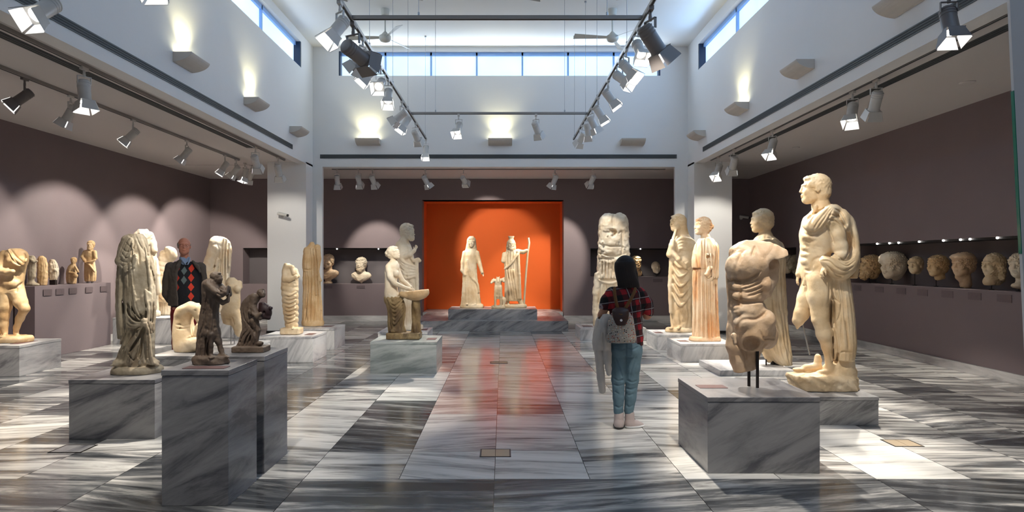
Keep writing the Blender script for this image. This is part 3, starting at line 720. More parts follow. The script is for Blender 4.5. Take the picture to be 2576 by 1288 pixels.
# ================================================================ sculpting: signed distance fields meshed with surface nets
f32 = np.float32
def rotm(rx=0, ry=0, rz=0):
    return np.array((Matrix.Rotation(math.radians(rz), 3, 'Z') @ Matrix.Rotation(math.radians(ry), 3, 'Y') @ Matrix.Rotation(math.radians(rx), 3, 'X')), dtype=f32)
class Sdf:
    """field in figure units: x right, y away, z up; sizes in the same units"""
    def __init__(s, lo, hi, h):
        s.lo = np.array(lo, f32); s.h = h; s.n = np.ceil((np.array(hi)-s.lo)/h).astype(int)+1
        s.f = np.full(s.n, 50, f32); s.ax = [s.lo[i]+h*np.arange(s.n[i], dtype=f32) for i in range(3)]
        s.R = np.eye(3, dtype=f32); s.t = np.zeros(3, f32); s.sc = np.ones(3, f32); s.st = []
        s.oz = 0.0; s.ox = 0.0
    def push(s, t, R=None, sc=(1, 1, 1)):
        s.st.append((s.R, s.t, s.sc)); R = np.eye(3, dtype=f32) if R is None else R
        s.t = s.R @ (np.array(t, f32)*s.sc)+s.t; s.R = s.R @ R; s.sc = s.sc*np.array(sc, f32)
    def pop(s): s.R, s.t, s.sc = s.st.pop()
    def region(s, lo, hi, pad):
        c = np.array([[(lo, hi)[i][0], (lo, hi)[j][1], (lo, hi)[k][2]] for i in (0, 1) for j in (0, 1) for k in (0, 1)], f32)
        w = (c*s.sc) @ s.R.T+s.t
        a = np.maximum(0, np.floor((w.min(0)-pad-s.lo)/s.h).astype(int)); b = np.minimum(s.n, np.ceil((w.max(0)+pad-s.lo)/s.h).astype(int)+1)
        if np.any(b <= a): return None
        sl = tuple(slice(a[i], b[i]) for i in range(3))
        X = s.ax[0][sl[0]][:, None, None]-s.t[0]; Y = s.ax[1][sl[1]][None, :, None]-s.t[1]; Z = s.ax[2][sl[2]][None, None, :]-s.t[2]
        if np.allclose(s.R, np.eye(3)): P = (X/s.sc[0], Y/s.sc[1], Z/s.sc[2])
        else: P = tuple((s.R[0, i]*X+s.R[1, i]*Y+s.R[2, i]*Z)/s.sc[i] for i in range(3))
        return sl, P
    def put(s, fn, lo, hi, k=0, mode='add'):
        ms = float(s.sc.min()); r = s.region(lo, hi, k*ms+3*s.h)
        if r is None: return
        sl, P = r; d = fn(*P)*ms; k = max(k*ms, 1e-3); f = s.f[sl]
        if mode == 'add':
            q = np.clip(.5+.5*(f-d)/k, 0, 1); s.f[sl] = f*(1-q)+d*q-k*q*(1-q)
        elif mode == 'sub':
            q = np.clip(.5-.5*(f+d)/k, 0, 1); s.f[sl] = f*(1-q)-d*q+k*q*(1-q)
        elif mode == 'disp': s.f[sl] = f+d
    def ell(s, c, r, k=2., R=None, mode='add'):
        s.push(c, R); rx, ry, rz = r; m = min(r)
        s.put(lambda x, y, z: (np.sqrt((x/rx)**2+(y/ry)**2+(z/rz)**2)-1)*m, (-rx, -ry, -rz), (rx, ry, rz), k, mode); s.pop()
    def cone(s, a, b, ra, rb, k=2., mode='add'):
        a = np.array(a, f32); b = np.array(b, f32); ab = b-a; L2 = float(ab @ ab)+1e-6; r = max(ra, rb)
        def fn(x, y, z):
            px, py, pz = x-a[0], y-a[1], z-a[2]
            t = np.clip((px*ab[0]+py*ab[1]+pz*ab[2])/L2, 0, 1)
            return np.sqrt((px-t*ab[0])**2+(py-t*ab[1])**2+(pz-t*ab[2])**2)-(ra+(rb-ra)*t)
        s.put(fn, np.minimum(a, b)-r, np.maximum(a, b)+r, k, mode)
    def tube(s, pts, k=2., mode='add', ki=None):
        """pts (x, y, z, r)"""
        for i in range(len(pts)-1):
            a, b = pts[i], pts[i+1]; s.cone(a[:3], b[:3], a[3], b[3], k if i == 0 else (ki if ki is not None else max(k, .3*min(a[3], b[3]))), mode)
    def curve(s, pts, k=2., n=10, mode='add'):
        """smooth tube through pts (x, y, z, r)"""
        P = np.array(pts, float); Q = np.vstack([2*P[0]-P[1], P, 2*P[-1]-P[-2]]); out = []
        for i in range(1, len(Q)-2):
            for t in np.linspace(0, 1, n, endpoint=False):
                a, b, c, d = Q[i-1:i+3]
                out.append(.5*((2*b)+(-a+c)*t+(2*a-5*b+4*c-d)*t*t+(-a+3*b-3*c+d)*t**3))
        out.append(P[-1]); s.tube([tuple(o) for o in out], k, mode, ki=k)
    def loft(s, keys, k=2., folds=None, p=2.0, cap=1.5, mode='add'):
        """keys (z, cx, cy, rx, ry) upwards; folds(theta, z) gives a height added outwards"""
        K = np.array(sorted(keys), float); zz = K[:, 0]
        def cat(z, col):
            v = K[:, col]; i = np.clip(np.searchsorted(zz, z)-1, 0, len(zz)-2)
            t = np.clip((z-zz[i])/(zz[i+1]-zz[i]), 0, 1); m = np.gradient(v, zz); d = zz[i+1]-zz[i]
            return (2*t**3-3*t**2+1)*v[i]+(t**3-2*t**2+t)*d*m[i]+(-2*t**3+3*t**2)*v[i+1]+(t**3-t**2)*d*m[i+1]
        mr = max(K[:, 3].max(), K[:, 4].max())*1.15+4
        x0, y0 = K[:, 1].mean(), K[:, 2].mean(); ex = np.abs(K[:, 1]-x0).max()+mr; ey = np.abs(K[:, 2]-y0).max()+mr
        def fn(x, y, z):
            sh = z.shape; z1 = z.reshape(-1) if z.size < 4000 else z
            cx, cy, rx, ry = [cat(z, c).astype(f32) for c in (1, 2, 3, 4)]
            u = (x-cx)/rx; v = (y-cy)/ry
            if p == 2: q = np.sqrt(u*u+v*v)
            else: q = (np.abs(u)**p+np.abs(v)**p)**(1/p)
            d = (q-1)*np.minimum(rx, ry)
            if folds is not None: d = d-folds(np.arctan2(v, u), z).astype(f32)
            e = np.maximum(zz[0]-z, z-zz[-1]); return np.maximum(d, e+0*d)
        s.put(fn, (x0-ex, y0-ey, zz[0]), (x0+ex, y0+ey, zz[-1]), k, mode)
    def box(s, c, r, k=1., rd=1., R=None, mode='add'):
        s.push(c, R); rx, ry, rz = (max(.01, q-rd) for q in r)
        def fn(x, y, z):
            a, b, c_ = np.abs(x)-rx, np.abs(y)-ry, np.abs(z)-rz
            return np.sqrt(np.maximum(a, 0)**2+np.maximum(b, 0)**2+np.maximum(c_, 0)**2)+np.minimum(np.maximum(a, np.maximum(b, c_)), 0)-rd
        s.put(fn, tuple(-q for q in r), r, k, mode); s.pop()
    def cut(s, c, nrm, k=.5, lo=(-999, -999, -999), hi=(999, 999, 999)):
        """remove everything on the side nrm points to, within a window"""
        c = np.array(c, f32); n = np.array(nrm, f32); n /= np.linalg.norm(n)
        def fn(x, y, z):
            d = -((x-c[0])*n[0]+(y-c[1])*n[1]+(z-c[2])*n[2])
            return d
        s.put(fn, lo, hi, k, 'sub')
    def rough(s, amp, wl, lo=(-999, -999, -999), hi=(999, 999, 999), seed=0, oct_=2):
        """smooth value noise added to the whole field"""
        r = np.random.RandomState(seed+100); o = np.zeros(s.n, f32)
        for i in range(oct_):
            w = wl/(2.1**i)*.55; a = amp/(1.9**i)*1.9; Ws = []
            for k in range(3):
                u = (s.ax[k]-s.ax[k][0])/w+r.rand(); m = int(u[-1])+3; b = u.astype(int); t = u-b; t = t*t*(3-2*t)
                Wm = np.zeros((len(u), m), f32); Wm[np.arange(len(u)), b] = 1-t; Wm[np.arange(len(u)), b+1] += t; Ws.append(Wm)
            g = (r.rand(Ws[0].shape[1], Ws[1].shape[1], Ws[2].shape[1])-.5).astype(f32)
            g = np.tensordot(Ws[0], g, (1, 0)); g = np.tensordot(g, Ws[1], (1, 1)); g = np.tensordot(g, Ws[2], (1, 1))
            o += a*g
        z = s.ax[2]; m = ((z > lo[2]) & (z < hi[2])).astype(f32)
        if hi[2] < 900: m = np.clip((hi[2]-z)/12, 0, 1).astype(f32)
        s.f += o*m[None, None, :]
    # -- a head. hh = chin to crown. yaw 0 looks at the camera, + turns to the right of the picture
    def head(s, c, hh, yaw=0, pitch=0, roll=0, hair='short', beard=False, neck=.62, detail=1.0, male=True, nose=True, skull=True):
        s.push(c, rotm(0, 0, yaw) @ rotm(-pitch, 0, 0) @ rotm(0, roll, 0), (hh, hh, hh)); E = s.ell; k = .05
        if skull:
            E((0, .07, .12), (.335, .415, .385), k)
            E((0, -.13, -.10), (.265, .27, .35), .08); E((0, -.23, -.37), (.15, .16, .13), .08)
            E((-.17, -.08, -.26), (.10, .2, .14), .08); E((.17, -.08, -.26), (.10, .2, .14), .08)
            E((0, -.345, .135), (.23, .07, .05), .05)
            for q in (-1, 1):
                E((.125*q, -.405, .045), (.085, .055, .052), .03, mode='sub')
                E((.125*q, -.335, .04), (.062, .05, .042), .012)
                E((.125*q, -.352, .058), (.07, .05, .018), .012)
                E((.17*q, -.27, -.09), (.10, .10, .10), .07)
                E((.325*q, .02, -.01), (.045, .09, .125), .02)
            if nose:
                s.cone((0, -.385, .10), (0, -.445, -.085), .032, .045, .03); E((-.042, -.405, -.10), (.034, .04, .028), .02); E((.042, -.405, -.10), (.034, .04, .028), .02)
            E((0, -.385, -.205), (.095, .06, .028), .02); E((0, -.375, -.262), (.08, .055, .03), .02)
            E((0, -.455, -.233), (.09, .03, .008), .01, mode='sub')
        if neck: s.cone((0, .10, -.22), (0, .17, -.22-neck), .20 if male else .17, .235 if male else .19, .08)
        def curls(amp, w, lo, hi):
            s.put(lambda x, y, z: (amp*np.sin(x*w+2*np.sin(y*w*.6))*np.sin(y*w+1.5*np.sin(z*w*.5))*np.sin(z*w+1.7*np.sin(x*w*.55))).astype(f32), lo, hi, 0, 'disp')
        if hair in ('short', 'curly', 'bun', 'band'):
            v = .03 if hair == 'short' else .06
            E((0, .11, .16), (.345+v, .40+v, .365+v*.8), .02); E((0, .24, -.08), (.28+v, .27+v, .30), .06)
            E((0, -.20, .36), (.25, .16, .10), .05)
            for q in (-1, 1): E((.27*q, -.12, .17), (.09, .14, .16), .03)
            curls(.04 if hair != 'short' else .012, 34, (-.5, -.10, -.05), (.5, .7, .7))
            curls(.034 if hair != 'short' else .012, 34, (-.5, -.5, .22), (.5, -.10, .7))
        if hair == 'bun': E((0, .56, .02), (.17, .17, .16), .04); curls(.03, 30, (-.25, .4, -.2), (.25, .8, .25))
        if hair == 'band':
            s.push((0, .07, .17), rotm(14, 0, 0)); s.loft([(-.04, 0, 0, .41, .47), (.04, 0, 0, .40, .46)], .02); s.pop()
        if hair == 'long':
            E((0, .11, .16), (.40, .45, .40), .02)
            for q in (-1, 1): s.tube([(.30*q, .05, .1, .14), (.34*q, .12, -.25, .13), (.36*q, .12, -.6, .10)], .08)
            s.tube([(0, .33, .0, .28), (0, .36, -.6, .22)], .08); curls(.035, 26, (-.6, -.1, -.8), (.6, .8, .7))
        if beard:
            E((0, -.26, -.42), (.22, .20, .22), .05); E((-.2, -.12, -.30), (.12, .2, .2), .05); E((.2, -.12, -.30), (.12, .2, .2), .05)
            E((0, -.42, -.20), (.13, .05, .035), .03)
            curls(.05, 34, (-.4, -.6, -.75), (.4, .02, -.27))
        s.pop()
    def foot(s, c, L, yaw=0, k=1., h=.42):
        """bare foot: heel at c, toes along the facing direction, length L"""
        s.push(c, rotm(0, 0, yaw), (L, L, L))
        s.cone((0, 0, .16), (0, -.45, .12), .15, .12, .1); s.ell((0, -.62, .06), (.19, .22, .085), .08)
        s.cone((0, .02, .2), (0, .0, h), .13, .13, .1)
        for i, x in enumerate((-.13, -.055, .01, .07, .125)): s.cone((x, -.72, .05), (x*1.15, -.93+.045*i*(1), .045), .052-.004*i, .042-.003*i, .015)
        s.pop()
    def hand(s, c, L, R, curl=30, side=1, k=1.):
        """hand of length L; local -z along the fingers, palm faces -y, thumb on side*x"""
        s.push(c, R, (L, L, L))
        s.ell((0, 0, -.22), (.20, .085, .27), .06)
        ca = math.radians(curl)
        for i, (x, l) in enumerate(((-.15, .36), (-.05, .43), (.05, .46), (.15, .41))):
            x = x*(1 if side > 0 else 1); l2 = l*.5
            a = (x, 0, -.42); b = (x*1.1, -math.sin(ca)*l2, -.42-math.cos(ca)*l2)
            c2 = (x*1.12, b[1]-math.sin(ca*2)*l2, b[2]-math.cos(ca*2)*l2)
            s.tube([(*a, .055), (*b, .048), (*c2, .036)], .015)
        s.tube([(side*.17, -.02, -.12, .06), (side*.28, -.10, -.32, .052), (side*.27, -.17, -.50, .042)], .03)
        s.pop()
    # -- mesh
    def mesh(s, name, scale):
        f = np.clip(s.f, -5*s.h, 5*s.h)
        for _ in range(getattr(s, 'blur', 1)):
            for a in range(3):
                g = f.copy(); i0 = [slice(None)]*3; i1 = list(i0); ic = list(i0); i0[a] = slice(0, -2); i1[a] = slice(2, None); ic[a] = slice(1, -1)
                g[tuple(ic)] = .5*f[tuple(ic)]+.25*(f[tuple(i0)]+f[tuple(i1)]); f = g
        f[0] = f[-1] = 9; f[:, 0] = f[:, -1] = 9; f[:, :, 0] = f[:, :, -1] = 9
        ins = f < 0; nx, ny, nz = f.shape
        cnt = np.zeros((nx-1, ny-1, nz-1), np.int8)
        for i in (0, 1):
            for j in (0, 1):
                for k in (0, 1): cnt += ins[i:nx-1+i, j:ny-1+j, k:nz-1+k]
        I, J, K = np.nonzero((cnt > 0) & (cnt < 8))
        idx = np.full(cnt.shape, -1, np.int32); idx[I, J, K] = np.arange(len(I))
        cv = {(i, j, k): f[I+i, J+j, K+k] for i in (0, 1) for j in (0, 1) for k in (0, 1)}
        acc = np.zeros((len(I), 3), f32); w = np.zeros(len(I), f32)
        for ax in range(3):
            o = [a for a in range(3) if a != ax]
            for u in (0, 1):
                for v in (0, 1):
                    a = [0, 0, 0]; a[o[0]] = u; a[o[1]] = v; b = list(a); b[ax] = 1
                    fa, fb = cv[tuple(a)], cv[tuple(b)]; m = (fa < 0) != (fb < 0)
                    t = np.where(m, fa/(fa-fb+1e-12), 0)
                    p = np.zeros((len(I), 3), f32); p[:, o[0]] = u; p[:, o[1]] = v; p[:, ax] = t
                    acc += p*m[:, None]; w += m
        V = (acc/w[:, None]+np.stack([I, J, K], 1))*s.h+s.lo
        quads = []
        for ax in range(3):
            o = [a for a in range(3) if a != ax]; sa = [slice(1, n-1) for n in f.shape]; sb = list(sa)
            sa[ax] = slice(0, f.shape[ax]-1); sb[ax] = slice(1, f.shape[ax])
            A = ins[tuple(sa)]; B = ins[tuple(sb)]; E = np.stack(np.nonzero(A != B), 1)
            off = np.ones(3, int); off[ax] = 0; E = E+off
            fl = A[tuple((E-off).T)]
            def g(du, dv):
                q = E.copy(); q[:, o[0]] -= du; q[:, o[1]] -= dv; return idx[q[:, 0], q[:, 1], q[:, 2]]
            Q = np.stack([g(1, 1), g(0, 1), g(0, 0), g(1, 0)], 1)
            if ax == 1: fl = ~fl
            Q[~fl] = Q[~fl][:, ::-1]; quads.append(Q)
        Q = np.vstack(quads); Q = Q[(Q >= 0).all(1)]
        me = bpy.data.meshes.new(name); me.vertices.add(len(V)); me.vertices.foreach_set('co', (V*scale).astype(f32).ravel())
        me.loops.add(Q.size); me.loops.foreach_set('vertex_index', Q.ravel().astype(np.int32))
        me.polygons.add(len(Q)); me.polygons.foreach_set('loop_start', np.arange(0, Q.size, 4, dtype=np.int32))
        me.polygons.foreach_set('use_smooth', np.ones(len(Q), bool)); me.update(calc_edges=True)
        return me

class Fig(Sdf):
    """a figure traced in the pixels of its own depth: p(px, py, d) -> figure units"""
    def __init__(s, cx, Y, zb, w, hgt, dep=None, h=1.4, up=0, down=0):
        s.cx = cx; s.Y = Y; s.zb = zb; s.yb = VY+(H-zb)*F/Y; s.m = Y/F
        dep = w*.8 if dep is None else dep
        super().__init__((-w/2-4, -dep/2-4, -3-down), (w/2+4, dep/2+4, hgt+6), h)
        s.parts = []
    def p(s, px, py, d=0):
        q = 1+d/F; return ((px-VX)*q-(s.cx-VX), d, s.yb-VY-(py-VY)*q)
    def pt(s, px, py, d, r): return (*s.p(px, py, d), r)
    def T(s, pts, k=2., mode='add', smooth=False):
        q = [s.pt(*a) for a in pts]; (s.curve if smooth else s.tube)(q, k, mode=mode)
    def E(s, px, py, d, rx, ry, rz, k=2., R=None, mode='add'): s.ell(s.p(px, py, d), (rx, ry, rz), k, R, mode)
    def L(s, keys, k=2., folds=None, p=2.0, mode='add'):
        """keys (py, px, d, rx, ry)"""
        s.loft([(s.p(b, a, c)[2], s.p(b, a, c)[0], c, d, e) for a, b, c, d, e in keys], k, folds, p, mode=mode)
    def D(s, A, B, n, r, k=.7, jit=.25, seed=0, mode='add', dj=0.0):
        """drapery: n rolls of cloth swept between the curves A and B, points (px, py, d)"""
        q = random.Random(seed); A = np.array(A, float); B = np.array(B, float)
        for i in range(n):
            t = (i+.5*(n == 1))/max(1, n-1); t = min(1, max(0, t+q.uniform(-.3, .3)/max(2, n))); rr = r*q.uniform(1-jit, 1+jit); dd = q.uniform(-dj, dj)
            P = A*(1-t)+B*t; m = len(P)
            s.T([(x, y, d+dd, rr*(.75+.35*math.sin(math.pi*(j+.3)/(m-.4)))) for j, (x, y, d) in enumerate(P)], k, mode, smooth=True)
    def G(s, pts, w=2.2, dep=2.0, z=None, side=-1, yc=0, taper=1, sharp=1.1):
        """carve a groove (dep > 0) or raise a ridge (dep < 0) along the traced path pts (px, py) over the near face of the figure"""
        w *= 1.25; dep *= 1.3
        P = np.array([p[:2] for p in pts], float)
        if z is not None: P = P/z[2]+np.array(z[:2])
        if len(P) > 2:
            Q = np.vstack([2*P[0]-P[1], P, 2*P[-1]-P[-2]]); out = []
            for i in range(1, len(Q)-2):
                a, b, c, d = Q[i-1:i+3]
                for t in np.linspace(0, 1, 6, endpoint=False): out.append(.5*((2*b)+(-a+c)*t+(2*a-5*b+4*c-d)*t*t+(-a+3*b-3*c+d)*t**3))
            P = np.array(out+[P[-1]])
        st = .6; lo = P.min(0)-w-1; hi = P.max(0)+w+1; nx, nz = (np.ceil((hi-lo)/st)).astype(int)+2
        X = (lo[0]+st*np.arange(nx))[:, None]; Z = (lo[1]+st*np.arange(nz))[None, :]; g = np.zeros((nx, nz), f32); n = len(P)-1
        for i in range(n):
            a, b = P[i], P[i+1]; ab = b-a; L2 = ab @ ab+1e-9
            t = np.clip(((X-a[0])*ab[0]+(Z-a[1])*ab[1])/L2, 0, 1)
            e = np.sqrt((X-a[0]-t*ab[0])**2+(Z-a[1]-t*ab[1])**2)
            u = (i+t)/n; tp = np.clip(np.minimum(u, 1-u)*5+.25, 0, 1) if taper else 1
            g = np.maximum(g, np.clip(1-e/(w*(.45+.55*tp)), 0, 1)**sharp*tp)
        g[0] = g[-1] = 0; g[:, 0] = g[:, -1] = 0
        m = np.clip(.5+side*(s.ax[1]-yc)/6, 0, 1)
        for iy in np.nonzero(m > .02)[0]:
            q = 1+s.ax[1][iy]/F; xs = VX+(s.ax[0]+s.cx-VX)/q; zs = VY+(s.yb-VY-s.ax[2])/q
            ix = np.nonzero((xs > lo[0]) & (xs < hi[0]))[0]; iz = np.nonzero((zs > lo[1]) & (zs < hi[1]))[0]
            if not len(ix) or not len(iz): continue
            u = (xs[ix]-lo[0])/st; v = (zs[iz]-lo[1])/st; ui = u.astype(int); vi = v.astype(int); uf = (u-ui)[:, None]; vf = (v-vi)[None, :]
            a = g[np.ix_(ui, vi)]*(1-uf)*(1-vf)+g[np.ix_(ui+1, vi)]*uf*(1-vf)+g[np.ix_(ui, vi+1)]*(1-uf)*vf+g[np.ix_(ui+1, vi+1)]*uf*vf
            s.f[ix[0]:ix[-1]+1, iy, iz[0]:iz[-1]+1] += (dep*m[iy]*a).astype(f32)
    def GG(s, paths, w=2.2, dep=2.0, z=None, **k):
        for p in paths: s.G(p, w, dep, z, **k)
    def GD(s, A, B, n, w=2.2, dep=2.0, z=None, seed=0, jit=.3, **k):
        q = random.Random(seed); A = np.array(A, float); B = np.array(B, float)
        for i in range(n):
            t = i/max(1, n-1)+q.uniform(-jit, jit)/max(2, n); s.G(A*(1-t)+B*t, w*q.uniform(.8, 1.2), dep*q.uniform(.7, 1.25), z, **k)
    def obj(s, name, mat, label=None, cat='statue', group=None, parent=None, clear=True):
        if parent is None and clear: s.cut((0, 0, .15), (0, 0, -1), .3)
        me = s.mesh(name, s.m); o = link(name, me, mat, parent)
        if parent is None and clear:
            v = np.empty(len(me.vertices)*3, f32); me.vertices.foreach_get('co', v); mz = float(v[2::3].min())
            if mz > .01: print('FLOAT', label, round(mz, 3))
            v[2::3] += .001-mz if mz < .01 else 0; me.vertices.foreach_set('co', v); me.update()
        if parent is None:
            o.location = ((s.cx-VX)*s.Y/F, s.Y, s.zb)
            if label: tag(o, label, cat, group)
        return o
def pleat(n, amp, z0=None, drift=0., wob=.5, ph=0., sharp=.7, fade=20):
    """vertical gown pleats: rounded ridges, narrow valleys"""
    def f(th, z):
        u = n/2*th+ph+drift*z+wob*np.sin(z*.045+3*th)+.3*wob*np.sin(z*.11+5*th)
        g = np.abs(np.sin(u))**sharp-.6
        v = .35*(np.abs(np.sin(u*2.1+1+.02*z))-.6)
        a = amp
        if z0 is not None: a = amp*np.clip((z0-z)/fade+.5, .12, 1)
        return a*(g+v)
    return f
def diag(nz, amp, tilt=1.0, ph=0., z1=None, z2=None):
    """oblique wrap folds running round the body"""
    def f(th, z):
        u = z*2*np.pi/nz+tilt*th+ph+.6*np.sin(th*2+z*.03); g = np.abs(np.sin(u/2))**.7-.6; a = amp
        if z1 is not None: a = amp*np.clip((z-z1)/8, 0, 1)*np.clip((z2-z)/8, 0, 1)
        return a*g
    return f
def mixf(*fs): return lambda th, z: sum(f(th, z) for f in fs)
# ================================================================ statues
# ---- tall nude man with the cloak (right)
def s19():
    s = Fig(2073, 6.66, .27, 172, 545, 190, 1.4)
    P, T, E, L = s.p, s.T, s.E, s.L
    # plinth and rock
    L([(996, 2073, 0, 78, 46), (985, 2073, 0, 81, 49), (960, 2071, 0, 81, 49), (943, 2060, 0, 78, 46), (940, 2056, 0, 72, 42)], 2, lambda th, z: 2.2*np.sin(5*th+z*.08)+1.2*np.sin(13*th+z*.2), 2.6)
    L([(960, 2100, 4, 50, 42), (940, 2106, 6, 44, 40), (915, 2115, 8, 33, 36), (890, 2120, 8, 25, 32), (850, 2118, 10, 20, 28)], 6, lambda th, z: 1.5*np.sin(4*th+z*.09))
    s.rough(2.2, 30, hi=(999, 999, 70), seed=3, oct_=3)
    # torso in profile, turned a little to the camera
    L([(720, 2060, 0, 30, 36), (700, 2058, 0, 37, 44), (680, 2056, 0, 37, 44), (655, 2053, 0, 33, 39), (630, 2056, 0, 36, 42), (600, 2057, 0, 41, 50), (575, 2062, 0, 42, 56), (552, 2068, 0, 38, 58), (538, 2070, 0, 22, 34)], 3)
    E(2032, 592, -18, 14, 20, 17, 9); E(2030, 590, 18, 14, 20, 17, 9)
    E(2090, 700, 6, 16, 34, 22, 10)
    for i, (x, y) in enumerate(((2023, 622), (2022, 640), (2022, 658))): E(x, y, -3, 6, 16, 8, 5)
    T([(2030, 612, -26, 2), (2040, 618, -34, 2), (2062, 622, -42, 2)], 3, 'sub')
    T([(2022, 694, -10, 2.4), (2040, 688, -32, 2.4), (2062, 668, -42, 2)], 5, 'sub')
    T([(2046, 735, -36, 2), (2034, 712, -26, 2.2), (2028, 700, -8, 2.2)], 4, 'sub')
    E(2034, 708, -4, 7, 7, 9, 3); T([(2026, 700, -4, 4.2), (2022, 716, -5, 3.6)], 2)
    # broken far leg
    T([(2045, 712, 20, 27), (2030, 750, 20, 23), (2016, 790, 18, 18), (2008, 806, 18, 15)], 6)
    T([(2008, 808, 18, 12), (2006, 825, 20, 4)], 2)
    s.box(P(2030, 822, 18), (20, 26, 10), 1, 1, rotm(0, -38, 0), 'sub')
    # standing leg
    T([(2062, 705, -20, 30), (2062, 745, -21, 28), (2063, 790, -20, 21), (2066, 812, -20, 18), (2074, 840, -18, 19), (2082, 872, -14, 14), (2086, 905, -14, 9.5), (2087, 925, -14, 10)], 6)
    E(2051, 805, -24, 9, 11, 11, 5)
    s.foot(P(2088, 946, -14), 62, -86, h=.45)
    # far foot, broken at the ankle
    s.push(P(2056, 934, 20), rotm(0, 0, -90), (66, 66, 66))
    s.cone((0, 0, .17), (0, -.45, .13), .17, .14, .1); s.ell((0, -.7, .07), (.18, .26, .09), .08); s.cone((0, .0, .25), (0, .02, .55), .14, .12, .08); s.pop()
    T([(2058, 905, 20, 9), (2056, 893, 20, 3)], 3)
    # head and neck
    s.head(P(2049, 477, 2), 74, -104, 2, hair='short', neck=.0)
    T([(2062, 500, 2, 19), (2066, 520, 2, 21), (2070, 545, 2, 28)], 6)
    T([(2052, 520, -14, 5), (2046, 540, -6, 5)], 4)
    # near arm, elbow bent, forearm coming forward under the cloth
    T([(2098, 566, -34, 24), (2104, 590, -38, 21), (2113, 620, -40, 18), (2119, 642, -40, 17)], 5)
    T([(2119, 642, -40, 17), (2098, 656, -52, 14), (2080, 668, -58, 11)], 4)
    s.hand(P(2072, 672, -56), 40, rotm(0, 8, 0) @ rotm(10, 0, 90), 35, -1)
    # far arm, hand on the thigh
    T([(2040, 575, 46, 20), (2030, 620, 48, 16), (2024, 655, 42, 14), (2010, 690, 34, 9)], 5)
    s.hand(P(2009, 692, 32), 34, rotm(0, 14, 0) @ rotm(0, 0, 90), 20, 1)
    # chlamys bunched on chest and shoulder
    T([(2030, 562, -18, 13), (2044, 566, -42, 16), (2064, 552, -50, 18), (2086, 536, -42, 18), (2098, 530, -16, 15), (2098, 530, 10, 14)], 2.5, smooth=True)
    T([(2030, 556, -8, 11), (2042, 548, 14, 12), (2062, 532, 28, 13), (2092, 528, 22, 14)], 3, smooth=True)
    E(2104, 552, -10, 24, 44, 28, 6); E(2098, 540, 14, 20, 30, 22, 8); E(2116, 566, -20, 18, 30, 26, 6)
    # cloak down the back
    L([(700, 2134, 4, 14, 36), (660, 2137, 4, 16, 40), (620, 2136, 4, 16, 42), (580, 2128, 2, 17, 44), (550, 2118, 0, 18, 42), (530, 2106, 0, 14, 30)], 5)
    # swag under the forearm
    T([(2068, 652, -54, 6), (2082, 658, -60, 14), (2104, 674, -56, 22), (2126, 672, -42, 23), (2142, 648, -26, 17), (2147, 612, -8, 12)], 3, smooth=True)
    E(2112, 690, -40, 22, 18, 14, 5); T([(2119, 642, -46, 14), (2104, 652, -58, 12)], 3)
    # cloth falling to the rock
    L([(905, 2118, -6, 26, 30), (880, 2119, -6, 29, 34), (820, 2116, -8, 30, 36), (760, 2110, -10, 29, 38), (720, 2106, -14, 28, 36), (690, 2106, -16, 24, 30)], 3, pleat(18, 1.2, wob=.25, drift=.004), 2.3)
    A = (1960, 430, 4.44); B = (1960, 710, 4.44)
    s.GG([[(540, 395), (480, 435), (410, 490), (360, 560), (340, 625)], [(565, 405), (520, 465), (470, 525), (420, 595), (385, 655)], [(590, 415), (545, 470), (510, 530), (465, 590), (420, 650)], [(600, 430), (565, 500), (530, 570), (480, 630)], [(470, 430), (400, 470), (340, 520), (315, 560)]], 2.6, 3.4, A)
    s.GG([[(540, 490), (620, 500), (690, 560), (740, 650)], [(530, 545), (600, 547), (660, 590), (720, 655)], [(600, 415), (680, 460), (730, 540), (760, 620)], [(600, 455), (660, 500), (710, 580), (745, 640)]], 2.4, 3.2, A)
    s.GG([[(740, 660), (790, 760), (780, 900), (740, 980)], [(800, 640), (830, 780), (820, 930), (770, 1020)], [(765, 640), (810, 770), (800, 920), (755, 1000)]], 2.4, 3.2, A)
    s.GG([[(500, 950), (580, 920), (660, 960), (740, 1012), (820, 960), (850, 900)], [(490, 972), (580, 962), (660, 1020), (760, 1062), (850, 1000)], [(480, 1002), (560, 1012), (640, 1080), (740, 1112), (840, 1062)], [(520, 1045), (600, 1110), (700, 1150), (800, 1122)], [(560, 1080), (640, 1160), (720, 1182)], [(495, 960), (580, 940), (660, 990), (750, 1036), (840, 980)]], 2.3, 3.6, A)
    s.GG([[(560, 0), (560, 150), (545, 300)], [(590, 150), (640, 205), (690, 240)], [(690, 245), (680, 360), (640, 450)], [(720, 0), (740, 300), (760, 560), (790, 780)], [(660, 0), (695, 220), (700, 500), (690, 760)], [(620, 0), (640, 120), (665, 210)], [(610, 520), (640, 700), (650, 880)], [(740, 420), (765, 600), (775, 780)], [(590, 560), (600, 720), (610, 900)], [(690, 0), (715, 200), (730, 460)], [(660, 560), (680, 700), (670, 800)]], 2.2, 3.4, B)
    s.GG([[(578, 190), (580, 470)], [(612, 200), (618, 500)], [(660, 790), (640, 880)]], 2.4, 8, B, sharp=.8)
    s.GG([[(560, 770), (600, 900), (650, 890), (690, 785), (830, 790)]], 2.2, 3, B)
    # anatomy lines
    s.GG([[(265, 640), (275, 695), (340, 718), (430, 705)], [(285, 1100), (345, 1110), (385, 1000), (480, 960)]], 4.5, 2.6, A)
    s.GG([[(525, 590), (570, 690), (620, 830)]], 2.6, 3.4, A)
    s.GG([[(262, 760), (330, 790), (420, 780)], [(262, 830), (330, 850)], [(262, 900), (330, 915)]], 5, 1.3, A)
    s.GG([[(345, 560), (360, 700), (345, 860)]], 6, 1.3, A)
